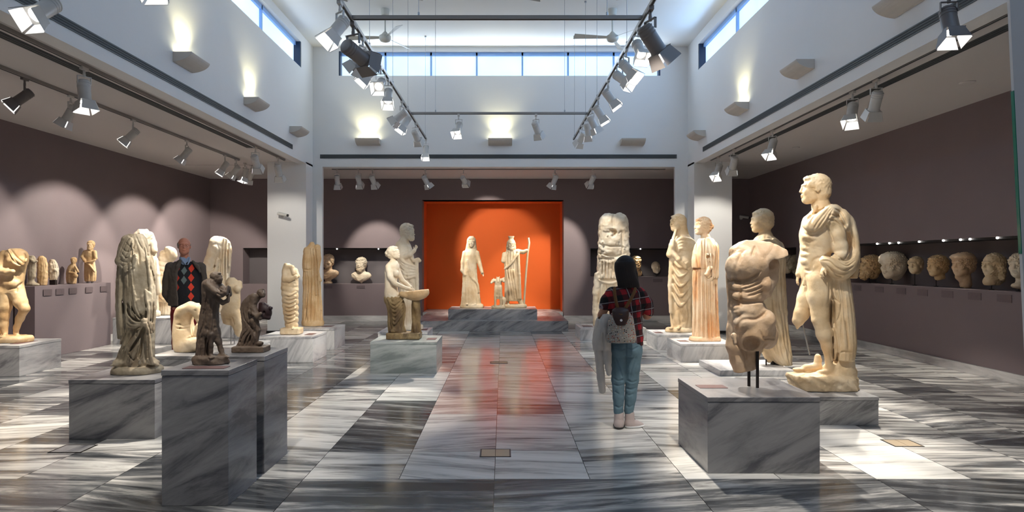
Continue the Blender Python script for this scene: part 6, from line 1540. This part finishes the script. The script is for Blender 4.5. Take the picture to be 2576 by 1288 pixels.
s.T([(176, b-40, -4, 3.5), (175, b-28, -8, 3), (188, b-26, -10, 3)], 1.5); s.T([(190, b-42, -4, 3), (197, b-30, -8, 2.5)], 1.5); s.E(190, b-20, -9, 6, 5, 6, 2); s.T([(174, b-24, -8, 3), (174, b-4, -8, 3)], 1.5); s.rough(.5, 7, seed=4)
s.obj('statuette', ST['golden'], 'seated child statuette holding something, fourth on the ledge', 'statuette', 'statuettes on the left mauve ledge')
s = ledge_fig(225, 56, 120, 34); b = s.yb
s.L([(b-4, 227, 0, 13, 9), (b-20, 227, 0, 14, 10), (b-45, 226, 0, 13, 9), (b-60, 225, 0, 12, 8), (b-78, 225, 0, 13, 8), (b-84, 226, 0, 7, 6)], 1.5, pleat(11, 1.4, 38, wob=.5)); s.head(s.p(228, b-95, 0), 22, 12, 0, hair='curly', beard=True, neck=.4)
s.T([(214, b-78, -2, 5), (208, b-66, -4, 4.5), (213, b-56, -8, 4)], 2); s.T([(238, b-78, -2, 5), (241, b-62, -3, 4)], 2); s.T([(214, b-52, -9, 2), (226, b-44, -11, 2.4), (238, b-28, -8, 2)], 1, smooth=True); s.T([(214, b-50, -9, 2), (226, b-53, -11, 2.4), (240, b-58, -6, 2)], 1, smooth=True); s.rough(.4, 7, seed=5)
o = s.obj('statuette', ST['golden'], 'bearded draped man statuette, tallest and rightmost on the left ledge', 'statuette', 'statuettes on the left mauve ledge')
for x in (-5, 7): MB().cyl((x*s.m, 0, 0), (x*s.m, 0, 7*s.m), .018, n=8).obj('support_pin', M['steel'], o)

# ================================================================ visitors
def skin(name, col):
    m, t, b_ = nt(name); v = mapped(t); f = noise(t, v, 9, 3)
    t.links.new(mixc(t, f, tuple(c*.85 for c in col), col), b_.inputs['Base Color']); b_.inputs['Roughness'].default_value = .5
    return m
def cloth(name, col, var=.25, sc=14, bs=120, rough=.9):
    m, t, b_ = nt(name); v = mapped(t); f = noise(t, v, sc, 4)
    t.links.new(mixc(t, f, tuple(c*(1-var) for c in col), tuple(c*(1+var) for c in col)), b_.inputs['Base Color'])
    b_.inputs['Roughness'].default_value = rough; bump(t, b_, noise(t, v, bs, 3), .002, .5); return m
def plaid():
    m, t, b_ = nt('red_black_white_plaid'); s_ = N(t, 'ShaderNodeSeparateXYZ'); t.links.new(mapped(t, (1, 1, 1), (0, math.radians(9), 0)), s_.inputs[0])
    def band(v, per, ph, w): return math_(t, 'LESS_THAN', math_(t, 'FRACT', math_(t, 'ADD', math_(t, 'DIVIDE', v, per), ph)), w)
    x, y, z = s_.outputs; xy = math_(t, 'ADD', x, math_(t, 'MULTIPLY', y, .6))
    rx, rz = band(xy, .115, .1, .42), band(z, .115, .2, .42)
    red = math_(t, 'MULTIPLY', rx, rz)
    wl = math_(t, 'MAXIMUM', band(xy, .115, .60, .07), band(z, .115, .72, .07))
    c = mixc(t, math_(t, 'MULTIPLY', math_(t, 'MAXIMUM', rx, rz), .5), (.006, .005, .007), (.11, .008, .012))
    c = mixc(t, red, c, (.30, .010, .018)); c = mixc(t, math_(t, 'MULTIPLY', wl, .6), c, (.36, .33, .35))  # white lines dimmed in the colour for the shadow on her back
    t.links.new(c, b_.inputs['Base Color']); b_.inputs['Roughness'].default_value = .9; return m
def argyle():
    m, t, b_ = nt('navy_argyle_knit'); s_ = N(t, 'ShaderNodeSeparateXYZ'); t.links.new(mapped(t), s_.inputs[0]); x, y, z = s_.outputs
    def dia(cx, per, z0, z1, w):
        u = math_(t, 'ABSOLUTE', math_(t, 'DIVIDE', math_(t, 'SUBTRACT', x, cx), w))
        fz = math_(t, 'ABSOLUTE', math_(t, 'SUBTRACT', math_(t, 'FRACT', math_(t, 'DIVIDE', math_(t, 'SUBTRACT', z, z0), per)), .5))
        d = math_(t, 'LESS_THAN', math_(t, 'ADD', u, math_(t, 'MULTIPLY', fz, 2.0)), .95)
        r = math_(t, 'MULTIPLY', math_(t, 'GREATER_THAN', z, z0), math_(t, 'LESS_THAN', z, z1)); return math_(t, 'MULTIPLY', d, r)
    per = .117
    c = mixc(t, noise(t, mapped(t), 40, 2), (.003, .003, .005), (.006, .006, .011))
    c = mixc(t, dia(-.075, per, 1.18, 1.53, .036), c, (.42, .03, .015)); c = mixc(t, dia(.09, per, 1.065, 1.53, .036), c, (.50, .035, .015)); c = mixc(t, dia(.01, per, 1.27, 1.53, .037), c, (.10, .13, .13))
    t.links.new(c, b_.inputs['Base Color']); b_.inputs['Roughness'].default_value = .95; bump(t, b_, noise(t, mapped(t), 150, 2), .003, .6); return m
def floral():
    m, t, b_ = nt('floral_canvas'); v = mapped(t)
    vo = N(t, 'ShaderNodeTexVoronoi'); vo.inputs['Scale'].default_value = 62; t.links.new(v, vo.inputs['Vector'])
    d = math_(t, 'LESS_THAN', math_(t, 'ADD', vo.outputs['Distance'], math_(t, 'MULTIPLY', noise(t, v, 50, 3), .35)), .52); sp = N(t, 'ShaderNodeSeparateColor'); t.links.new(vo.outputs['Color'], sp.inputs[0])
    pc = ramp(t, sp.outputs[0], [(0, (.02, .02, .03)), (.22, (.28, .05, .04)), (.45, (.42, .22, .12)), (.7, (.5, .45, .4)), (1, (.10, .13, .13))]); pc.node.color_ramp.interpolation = 'CONSTANT'
    c = mixc(t, d, (.30, .28, .25), pc); t.links.new(c, b_.inputs['Base Color']); b_.inputs['Roughness'].default_value = .9; return m
M['skin_man'] = skin('man_skin', (.42, .17, .11)); M['skin_woman'] = skin('woman_skin', (.40, .19, .11))
M['grey_hair'] = cloth('grey_hair', (.16, .14, .13)); M['dark_hair'] = cloth('dark_hair', (.0045, .002, .002), .4, 30, 90, .75)
M['jacket'] = cloth('brown_grey_jacket_cloth', (.055, .044, .036)); M['shirt'] = cloth('light_blue_shirt', (.17, .23, .35)); M['red_trousers'] = cloth('dark_red_trousers', (.16, .006, .010))
M['sweater'] = argyle(); M['plaid'] = plaid(); M['jeans'] = cloth('faded_blue_denim', (.115, .19, .235), .3, 8, 160); M['sneaker'] = cloth('pale_pink_sneaker', (.48, .40, .38), .1)
M['sole'] = plain('dark_shoe_sole', (.05, .045, .045), .7); M['shoe'] = plain('dark_leather_shoe', (.03, .02, .015), .4); M['canvas'] = floral()
M['bag_leather'] = plain('dark_brown_flap', (.030, .010, .008), .5); M['strap'] = cloth('tan_brown_strap', (.13, .060, .018), .2); M['beige'] = cloth('cream_knit_jacket', (.50, .46, .42), .12); M['button'] = plain('white_button', (.8, .8, .8), .3); M['glass_dark'] = plain('spectacle_lens', (.06, .05, .05), .1)

def child(root, cx, Y, name, mat, fn, w, hgt, dep, h=1.1, down=0, label=None):
    q = Fig(cx, Y, 0, w, hgt, dep, h, down=down); fn(q); c = link(name, q.mesh(name, q.m), mat, root)
    if label: c['label'] = label
    return c
def man():
    cx, Y = 466, 8.3
    s = Fig(cx, Y, 0, 130, 372, 84, .8); T, E, L, P = s.T, s.E, s.L, s.p; yb = s.yb
    s.head(P(463, 620, -2), 43, 12, 2, hair='bald', neck=0, male=True)
    T([(464, 636, 0, 9.5), (465, 655, 3, 10.5), (466, 668, 3, 14)], 3)
    L([(790, 467, 0, 30, 17), (760, 467, 0, 31, 19), (730, 467, 0, 31, 20), (700, 467, 0, 32, 19), (680, 467, 0, 34, 18), (668, 467, 2, 30, 14), (660, 466, 3, 14, 10)], 3)
    for q in (-1, 1):
        T([(467+q*34, 675, 2, 7), (467+q*41, 706, 5, 6), (467+q*42, 738, 9, 6)], 3)
        T([(467+q*42, 738, 9, 6), (467+q*30, 755, 24, 6.5), (467+q*12, 762, 30, 5.5)], 2)
        s.hand(P(467+q*10, 762, 30+q*2), 34, rotm(0, 80*q, 0), 30, q)
        T([(467+q*15, 775, 0, 17), (467+q*16, 860, 0, 12), (467+q*17, 950, 2, 8)], 3)
        s.foot(P(467+q*18, 966, 6), 42, 8*q)
    s.rough(.2, 12, seed=5)
    o = s.obj('person', M['skin_man'], 'elderly man in brown jacket, argyle sweater and red trousers, hands behind his back', 'person')
    o.rotation_euler = (0, 0, math.radians(13))
    C = lambda n, m, f, lab=None, **k: child(o, cx, Y, n, M[m], f, 134, 375, 78, label=lab, **k)
    def hair(q):
        q.E(464, 617, 2, 16.2, 18.6, 15, 2); q.E(463, 606, -6, 15.2, 22, 15, .5, mode='sub'); q.E(463, 625, -12, 16, 13.5, 20, .5, mode='sub'); q.rough(.6, 4, seed=2)
    C('hair', 'grey_hair', hair)
    g = MB()
    for k in (-1, 1): g.lathe([(.022, -.001), (.024, 0), (.022, .001)], 14, (0, 0, 0))
    m = s.m
    gl = MB(); zg = (s.yb-618.5)*m; yf = -21.5*m; xg = (s.p(463, 620, -2)[0]+3)*m
    for k in (-1, 1):
        x = xg+k*6.6*m
        for a in range(14):
            t0, t1 = [2*math.pi*(a+u)/14 for u in (0, 1)]
            gl.cyl((x+4.9*m*math.cos(t0), yf, zg+3.3*m*math.sin(t0)), (x+4.9*m*math.cos(t1), yf, zg+3.3*m*math.sin(t1)), .0011, n=6)
        gl.cyl((x+k*5.2*m, yf, zg+.004), (xg+k*13.2*m, -3*m, zg+.006), .0011, n=6)
    gl.cyl((xg-1.6*m, yf, zg+.003), (xg+1.6*m, yf, zg+.003), .0011, n=6)
    gl.obj('glasses', M['steel_dark'], o)
    def sw(q):
        q.L([(772, 467, 0, 34, 21), (755, 467, 0, 35, 23), (730, 467, 0, 34.5, 24), (700, 467, 0, 34.5, 22), (680, 467, 0, 34.5, 20), (668, 467, 2, 31, 16), (658, 466, 3, 17, 13)], 3, pleat(8, .5))
        for k in (-1, 1): q.T([(467+k*34, 674, 2, 9), (467+k*40, 706, 5, 8.5), (467+k*41, 738, 9, 8)], 3)
        q.T([(465, 648, -12, 10), (465, 666, -20, 3)], 1.5, 'sub')
    C('sweater', 'sweater', sw, 'dark sweater with red and grey diamonds')
    def sh(q):
        q.L([(672, 466, 0, 12, 13), (660, 465, 1, 12.5, 13.5), (650, 465, 3, 12, 12.5), (645, 465, 4, 11, 11)], 1)
        q.T([(455, 649, -5, 2.2), (458, 657, -13, 2.3), (463, 666, -18, 1.6)], 1); q.T([(475, 649, -5, 2.2), (472, 657, -13, 2.3), (467, 666, -18, 1.6)], 1)
        q.E(465, 646, -14, 6, 9, 12, 1, mode='sub')
    C('shirt', 'shirt', sh, 'light blue shirt collar')
    def jk(q):
        q.L([(768, 467, 1, 40, 26), (740, 467, 1, 40, 27), (710, 467, 1, 40, 26), (685, 467, 1, 40, 24), (670, 467, 2, 38, 19), (660, 466, 3, 26, 16), (652, 466, 4, 15, 13)], 2, pleat(7, 1.2, wob=.9))
        for k in (-1, 1):
            q.T([(467+k*35, 672, 2, 12.5), (467+k*41, 706, 5, 11.5), (467+k*42, 738, 9, 10.5), (467+k*32, 754, 22, 8.5)], 3)
        q.L([(800, 471, -20, 25, 30), (760, 472, -20, 27, 30), (720, 472, -20, 29, 30), (690, 471, -20, 27, 30), (665, 468, -20, 20, 30), (645, 466, -16, 12, 22)], 1.2, mode='sub')
        q.L([(800, 467, 1, 34, 20), (740, 467, 1, 34, 22), (710, 467, 1, 33, 22), (680, 467, 1, 33, 19), (665, 467, 2, 28, 15), (650, 466, 3, 14, 12)], 1, mode='sub')
        q.T([(451, 657, -10, 3), (444, 670, -17, 3.8), (440, 684, -19, 2.4)], 4); q.T([(481, 657, -10, 3), (490, 670, -17, 3.8), (496, 684, -19, 2.4)], 4)
        q.GG([[(434, 690), (430, 740), (432, 760)], [(510, 680), (514, 710), (512, 735)], [(425, 700), (426, 730)]], 2.2, .7)
        q.rough(.7, 16, seed=9)
    C('jacket', 'jacket', jk, 'open brown grey jacket')
    def tr(q):
        q.L([(800, 467, 0, 34, 20), (780, 467, 0, 34, 20), (762, 467, 0, 34, 21)], 3)
        for k in (-1, 1): q.T([(467+k*16, 790, 0, 19), (467+k*17, 860, 0, 15), (467+k*18, 950, 3, 12)], 3)
        q.rough(.6, 18, seed=3)
    C('trousers', 'red_trousers', tr, 'dark red trousers')
    for k in (-1, 1):
        def sho(q): q.T([(467+k*18, 960, 8, 9), (467+k*20, 961, -14, 8), (467+k*22, 962, -28, 7)], 3); q.cut(q.p(467, 967.5, 0), (0, 0, -1), .5)
        C('shoe', 'shoe', sho)
man()
def woman():
    cx, Y = 1572, 6.12
    s = Fig(cx, Y, 0, 160, 440, 110, 1.2); T, E, L, P = s.T, s.E, s.L, s.p
    s.head(P(1574, 676, 2), 60, 146, -4, hair='bald', neck=0, male=False)
    T([(1574, 695, 0, 12), (1573, 725, -2, 14)], 3)
    L([(880, 1575, 0, 36, 24), (855, 1575, 0, 37, 25), (825, 1575, 0, 32, 21), (800, 1574, 0, 30, 20), (770, 1573, 0, 34, 22), (745, 1573, 0, 38, 20), (730, 1573, -2, 30, 15), (722, 1573, -2, 14, 10)], 4)
    T([(1536, 742, 0, 14), (1523, 770, 0, 11), (1514, 792, -2, 10)], 3); T([(1514, 792, -2, 10), (1508, 815, 10, 8.5), (1512, 826, 34, 7)], 3)
    s.hand(P(1514, 826, 36), 40, rotm(80, 0, 0) @ rotm(0, 0, 90), 35, 1)
    T([(1612, 744, 0, 14), (1626, 772, 2, 11), (1628, 794, 6, 10)], 3); T([(1628, 794, 6, 10), (1626, 796, 30, 8), (1616, 780, 52, 7)], 3)
    s.hand(P(1614, 777, 54), 38, rotm(120, 0, 0), 35, -1)
    T([(1557, 880, 0, 17), (1556, 950, 2, 11), (1557, 1030, 0, 7.5), (1557, 1058, 0, 7)], 4); T([(1592, 880, 0, 17), (1590, 950, 4, 11), (1584, 1025, 8, 7.5), (1583, 1052, 8, 7)], 4)
    s.foot(P(1557, 1073, -2), 46, 180, h=.3); s.foot(P(1583, 1069, 8), 38, 110, h=.3)
    s.rough(.2, 14, seed=5)
    o = s.obj('person', M['skin_woman'], 'woman with long dark hair seen from behind, in plaid shirt and blue jeans', 'person')
    C = lambda n, m, f, lab=None, **k: child(o, cx, Y, n, M[m], f, 168, 442, 116, label=lab, h=1.15, **k)
    def hair(q):
        q.E(1573, 669, -4, 25.5, 27, 27, 2)
        q.L([(724, 1582, -12, 27, 12), (712, 1580, -14, 27, 13), (695, 1575, -13, 26, 16), (675, 1571, -8, 25, 21), (660, 1571, -6, 24, 22)], 4, pleat(26, .9, wob=.4))
        q.T([(1592, 668, 4, 8), (1597, 690, 2, 7), (1603, 715, -4, 5)], 4)
    C('hair', 'dark_hair', hair, 'long straight nearly black hair')
    def shirt(q):
        q.L([(868, 1585, 0, 32, 24), (850, 1577, 0, 41, 28), (825, 1576, 0, 40, 26), (795, 1575, 0, 40, 25), (765, 1574, 0, 44, 26), (745, 1573, 0, 46, 24), (732, 1573, -2, 38, 19), (723, 1573, -2, 24, 15), (717, 1573, -2, 13, 12)], 3, pleat(9, 1.4, wob=1.))
        q.T([(1540, 736, 0, 15), (1527, 756, 0, 16), (1521, 770, 0, 14.5)], 5); q.T([(1608, 738, 0, 16), (1624, 762, 2, 17), (1631, 784, 6, 14.5)], 5)
        q.ell(q.p(1575, 868, 0), (29, 20, 14), 2, mode='sub'); q.ell(q.p(1516, 788, -2), (12, 13, 9), 1, mode='sub'); q.ell(q.p(1633, 803, 8), (12, 13, 9), 1, mode='sub')
        q.GG([[(1532, 742), (1545, 775), (1542, 800)], [(1615, 742), (1602, 780), (1605, 830)], [(1522, 752), (1530, 765)], [(1628, 765), (1618, 780)], [(1608, 800), (1602, 850)]], 3, 2)
        q.rough(.9, 16, seed=21)
    C('shirt', 'plaid', shirt, 'red, black and white plaid shirt')
    def jeans(q):
        q.L([(895, 1575, 0, 37, 25), (875, 1575, 0, 40, 28), (855, 1575, 0, 39, 27), (845, 1575, 0, 36, 25)], 3)
        q.E(1558, 880, -12, 17, 16, 18, 6); q.E(1592, 880, -12, 17, 16, 18, 6)
        q.T([(1557, 885, 0, 22.5), (1556, 925, 1, 18.5), (1555, 955, 3, 16.5), (1556, 1000, 0, 14), (1556, 1036, 0, 12)], 4); q.T([(1593, 885, 0, 22.5), (1591, 925, 2, 18.5), (1590, 955, 5, 16.5), (1586, 1000, 7, 14), (1582, 1034, 8, 12)], 4)
        q.T([(1575, 890, -34, 1.5), (1575, 912, -30, 1.5)], 3, 'sub')
        for x, y in ((1556, 958), (1556, 972), (1590, 962), (1588, 978), (1556, 1024), (1583, 1022), (1557, 1010)):
            q.T([(x-14, y-2, -12, 1.2), (x, y+3, -18, 1.4), (x+14, y-1, -10, 1.2)], 1.5, 'sub', smooth=True)
        q.GG([[(1542, 950), (1556, 958), (1570, 952)], [(1542, 966), (1556, 971), (1570, 966)], [(1576, 955), (1590, 962), (1604, 956)], [(1574, 976), (1588, 980), (1602, 974)], [(1546, 1020), (1557, 1026), (1567, 1020)], [(1573, 1016), (1583, 1024), (1593, 1018)], [(1548, 900), (1560, 930), (1565, 950)], [(1600, 895), (1590, 925), (1584, 950)], [(1546, 985), (1558, 992)], [(1580, 996), (1594, 990)], [(1545, 872), (1562, 880), (1573, 876)], [(1577, 876), (1590, 880), (1606, 872)]], 2.6, 1.7)
        q.G([(1575, 846), (1575, 890), (1575, 912)], 2, 2.2)
        q.rough(.6, 12, seed=22)
    C('jeans', 'jeans', jeans, 'faded blue jeans')
    def shoe_form(q, path, ank, grow=0.):
        q.T([(x, y, d, r+grow) for x, y, d, r in path], 5)
        if not grow: q.T([(ank[0], 1041, ank[1], 12), (ank[0], 1062, ank[1], 12.5)], 3); q.E(ank[0], 1039, ank[1], 9, 9, 3, 1, mode='sub'); q.G([(path[0][0]-9, 1056), (path[0][0]+9, 1056)], 1.2, .5); q.GG([[(path[1][0]-6, 1052), (path[1][0]+2, 1055)], [(path[1][0]-4, 1056), (path[1][0]+5, 1058)]], 1.2, .6)
        q.cut((0, 0, .6), (0, 0, -1), .3)
    PL = ([(1557, 1066, -2, 13), (1557, 1069, 22, 12.5), (1556, 1071, 44, 10)], (1557, 0)); PR = ([(1584, 1066, 8, 13), (1600, 1069, 14, 11.5), (1611, 1071, 18, 9.5)], (1584, 8))
    for (path, ank), sm in ((PL, M['sole']), (PR, M['button'])):
        c = C('sneaker', 'sneaker', lambda q: shoe_form(q, path, ank), 'pale pink sneaker')
        q = Fig(cx, Y, 0, 168, 30, 116, 1.1); shoe_form(q, path, ank, 1.2); q.cut((0, 0, 6.), (0, 0, 1), .3)
        link('sole', q.mesh('sole', q.m), sm, c)
    # backpack
    b_ = Fig(1563, Y-.16, 0, 92, 470, 60, 1.1); k = (Y-.16)/Y
    zz = lambda y: b_.yb-(VY+(y-VY)/1)      # heights read at its own depth
    def pack(q):
        q.L([(862, 1563, 0, 35, 15), (855, 1563, 0, 36, 17), (830, 1563, 0, 34, 17), (805, 1562, 0, 30, 15), (790, 1562, 2, 25, 12), (782, 1562, 4, 18, 8)], 2, pleat(7, .7), 2.8); q.rough(.6, 14, seed=30)
    def fig2(fn, name, mat, parent=None, label=None, cat=None):
        q = Fig(1563, Y-.19, 0, 100, 420, 70, 1.1); fn(q)
        me = q.mesh(name, q.m); c = link(name, me, mat, parent)
        if parent is None: c.location = ((1563-VX)*(Y-.19)/F, Y-.19, 0); tag(c, label, cat)
        return c
    bp = fig2(pack, 'backpack', M['canvas'], None, 'floral canvas backpack with dark brown flap worn by the woman', 'backpack')
    def flap(q):
        q.L([(818, 1561, -6, 16, 14), (808, 1561, -6, 20, 14), (790, 1561, -4, 21, 14), (778, 1561, 0, 19, 11), (773, 1561, 3, 12, 7)], 1.5)
        q.box(q.p(1561, 795, 24), (40, 20, 60), 1, 1, None, 'sub')
    fig2(flap, 'flap', M['bag_leather'], bp)
    q = Fig(1563, Y-.19, 0, 10, 10); m = q.m
    MB().cyl(((1559-1563)*m, -22*m, (q.yb-804)*m), ((1559-1563)*m, -19.0*m, (q.yb-804)*m), 3*m, n=14).obj('button', M['button'], bp)
    for pts in ([(1546, 724, 16, 3.6), (1546, 735, 8, 4), (1550, 760, 2, 4), (1556, 780, 3, 4)], [(1598, 726, 16, 3.6), (1594, 738, 10, 4), (1584, 758, 2, 4), (1570, 780, 3, 4)]):
        fig2(lambda q: (q.T(pts, 1, smooth=True)), 'strap', M['strap'], bp)
    fig2(lambda q: q.T([(1556, 778, 0, 2.6), (1553, 786, -10, 2.6), (1562, 792, -16, 2.6), (1571, 786, -10, 2.6), (1571, 778, 0, 2.6)], 1, smooth=True), 'carry_loop', M['strap'], bp)
    # cream jacket over the arm
    q = Fig(1514, Y-.05, 0, 74, 310, 76, 1.2)
    q.L([(880, 1513, 4, 19, 20), (850, 1513, 2, 21, 24), (820, 1516, 0, 19, 24), (800, 1518, 0, 15, 18), (790, 1520, 0, 8, 10)], 3, pleat(7, 2.6, wob=.7))
    q.T([(1502, 860, 2, 12), (1508, 900, 2, 11), (1512, 950, 2, 10), (1515, 982, 2, 9)], 4); q.T([(1524, 850, -6, 12), (1528, 890, -8, 10), (1530, 925, -8, 8), (1532, 940, -8, 6)], 4)
    q.T([(1530, 800, -8, 9), (1522, 830, -16, 9), (1524, 870, -14, 9)], 4); q.T([(1519, 830, -24, 2), (1516, 900, -14, 2.5)], 2, 'sub'); q.rough(1., 18, seed=31)
    q.T([(1514, 800, -2, 10), (1510, 815, 10, 9)], 2, 'sub')
    q.obj('folded_jacket', M['beige'], 'cream jacket hanging over the left arm of the woman visitor', 'jacket')
woman()
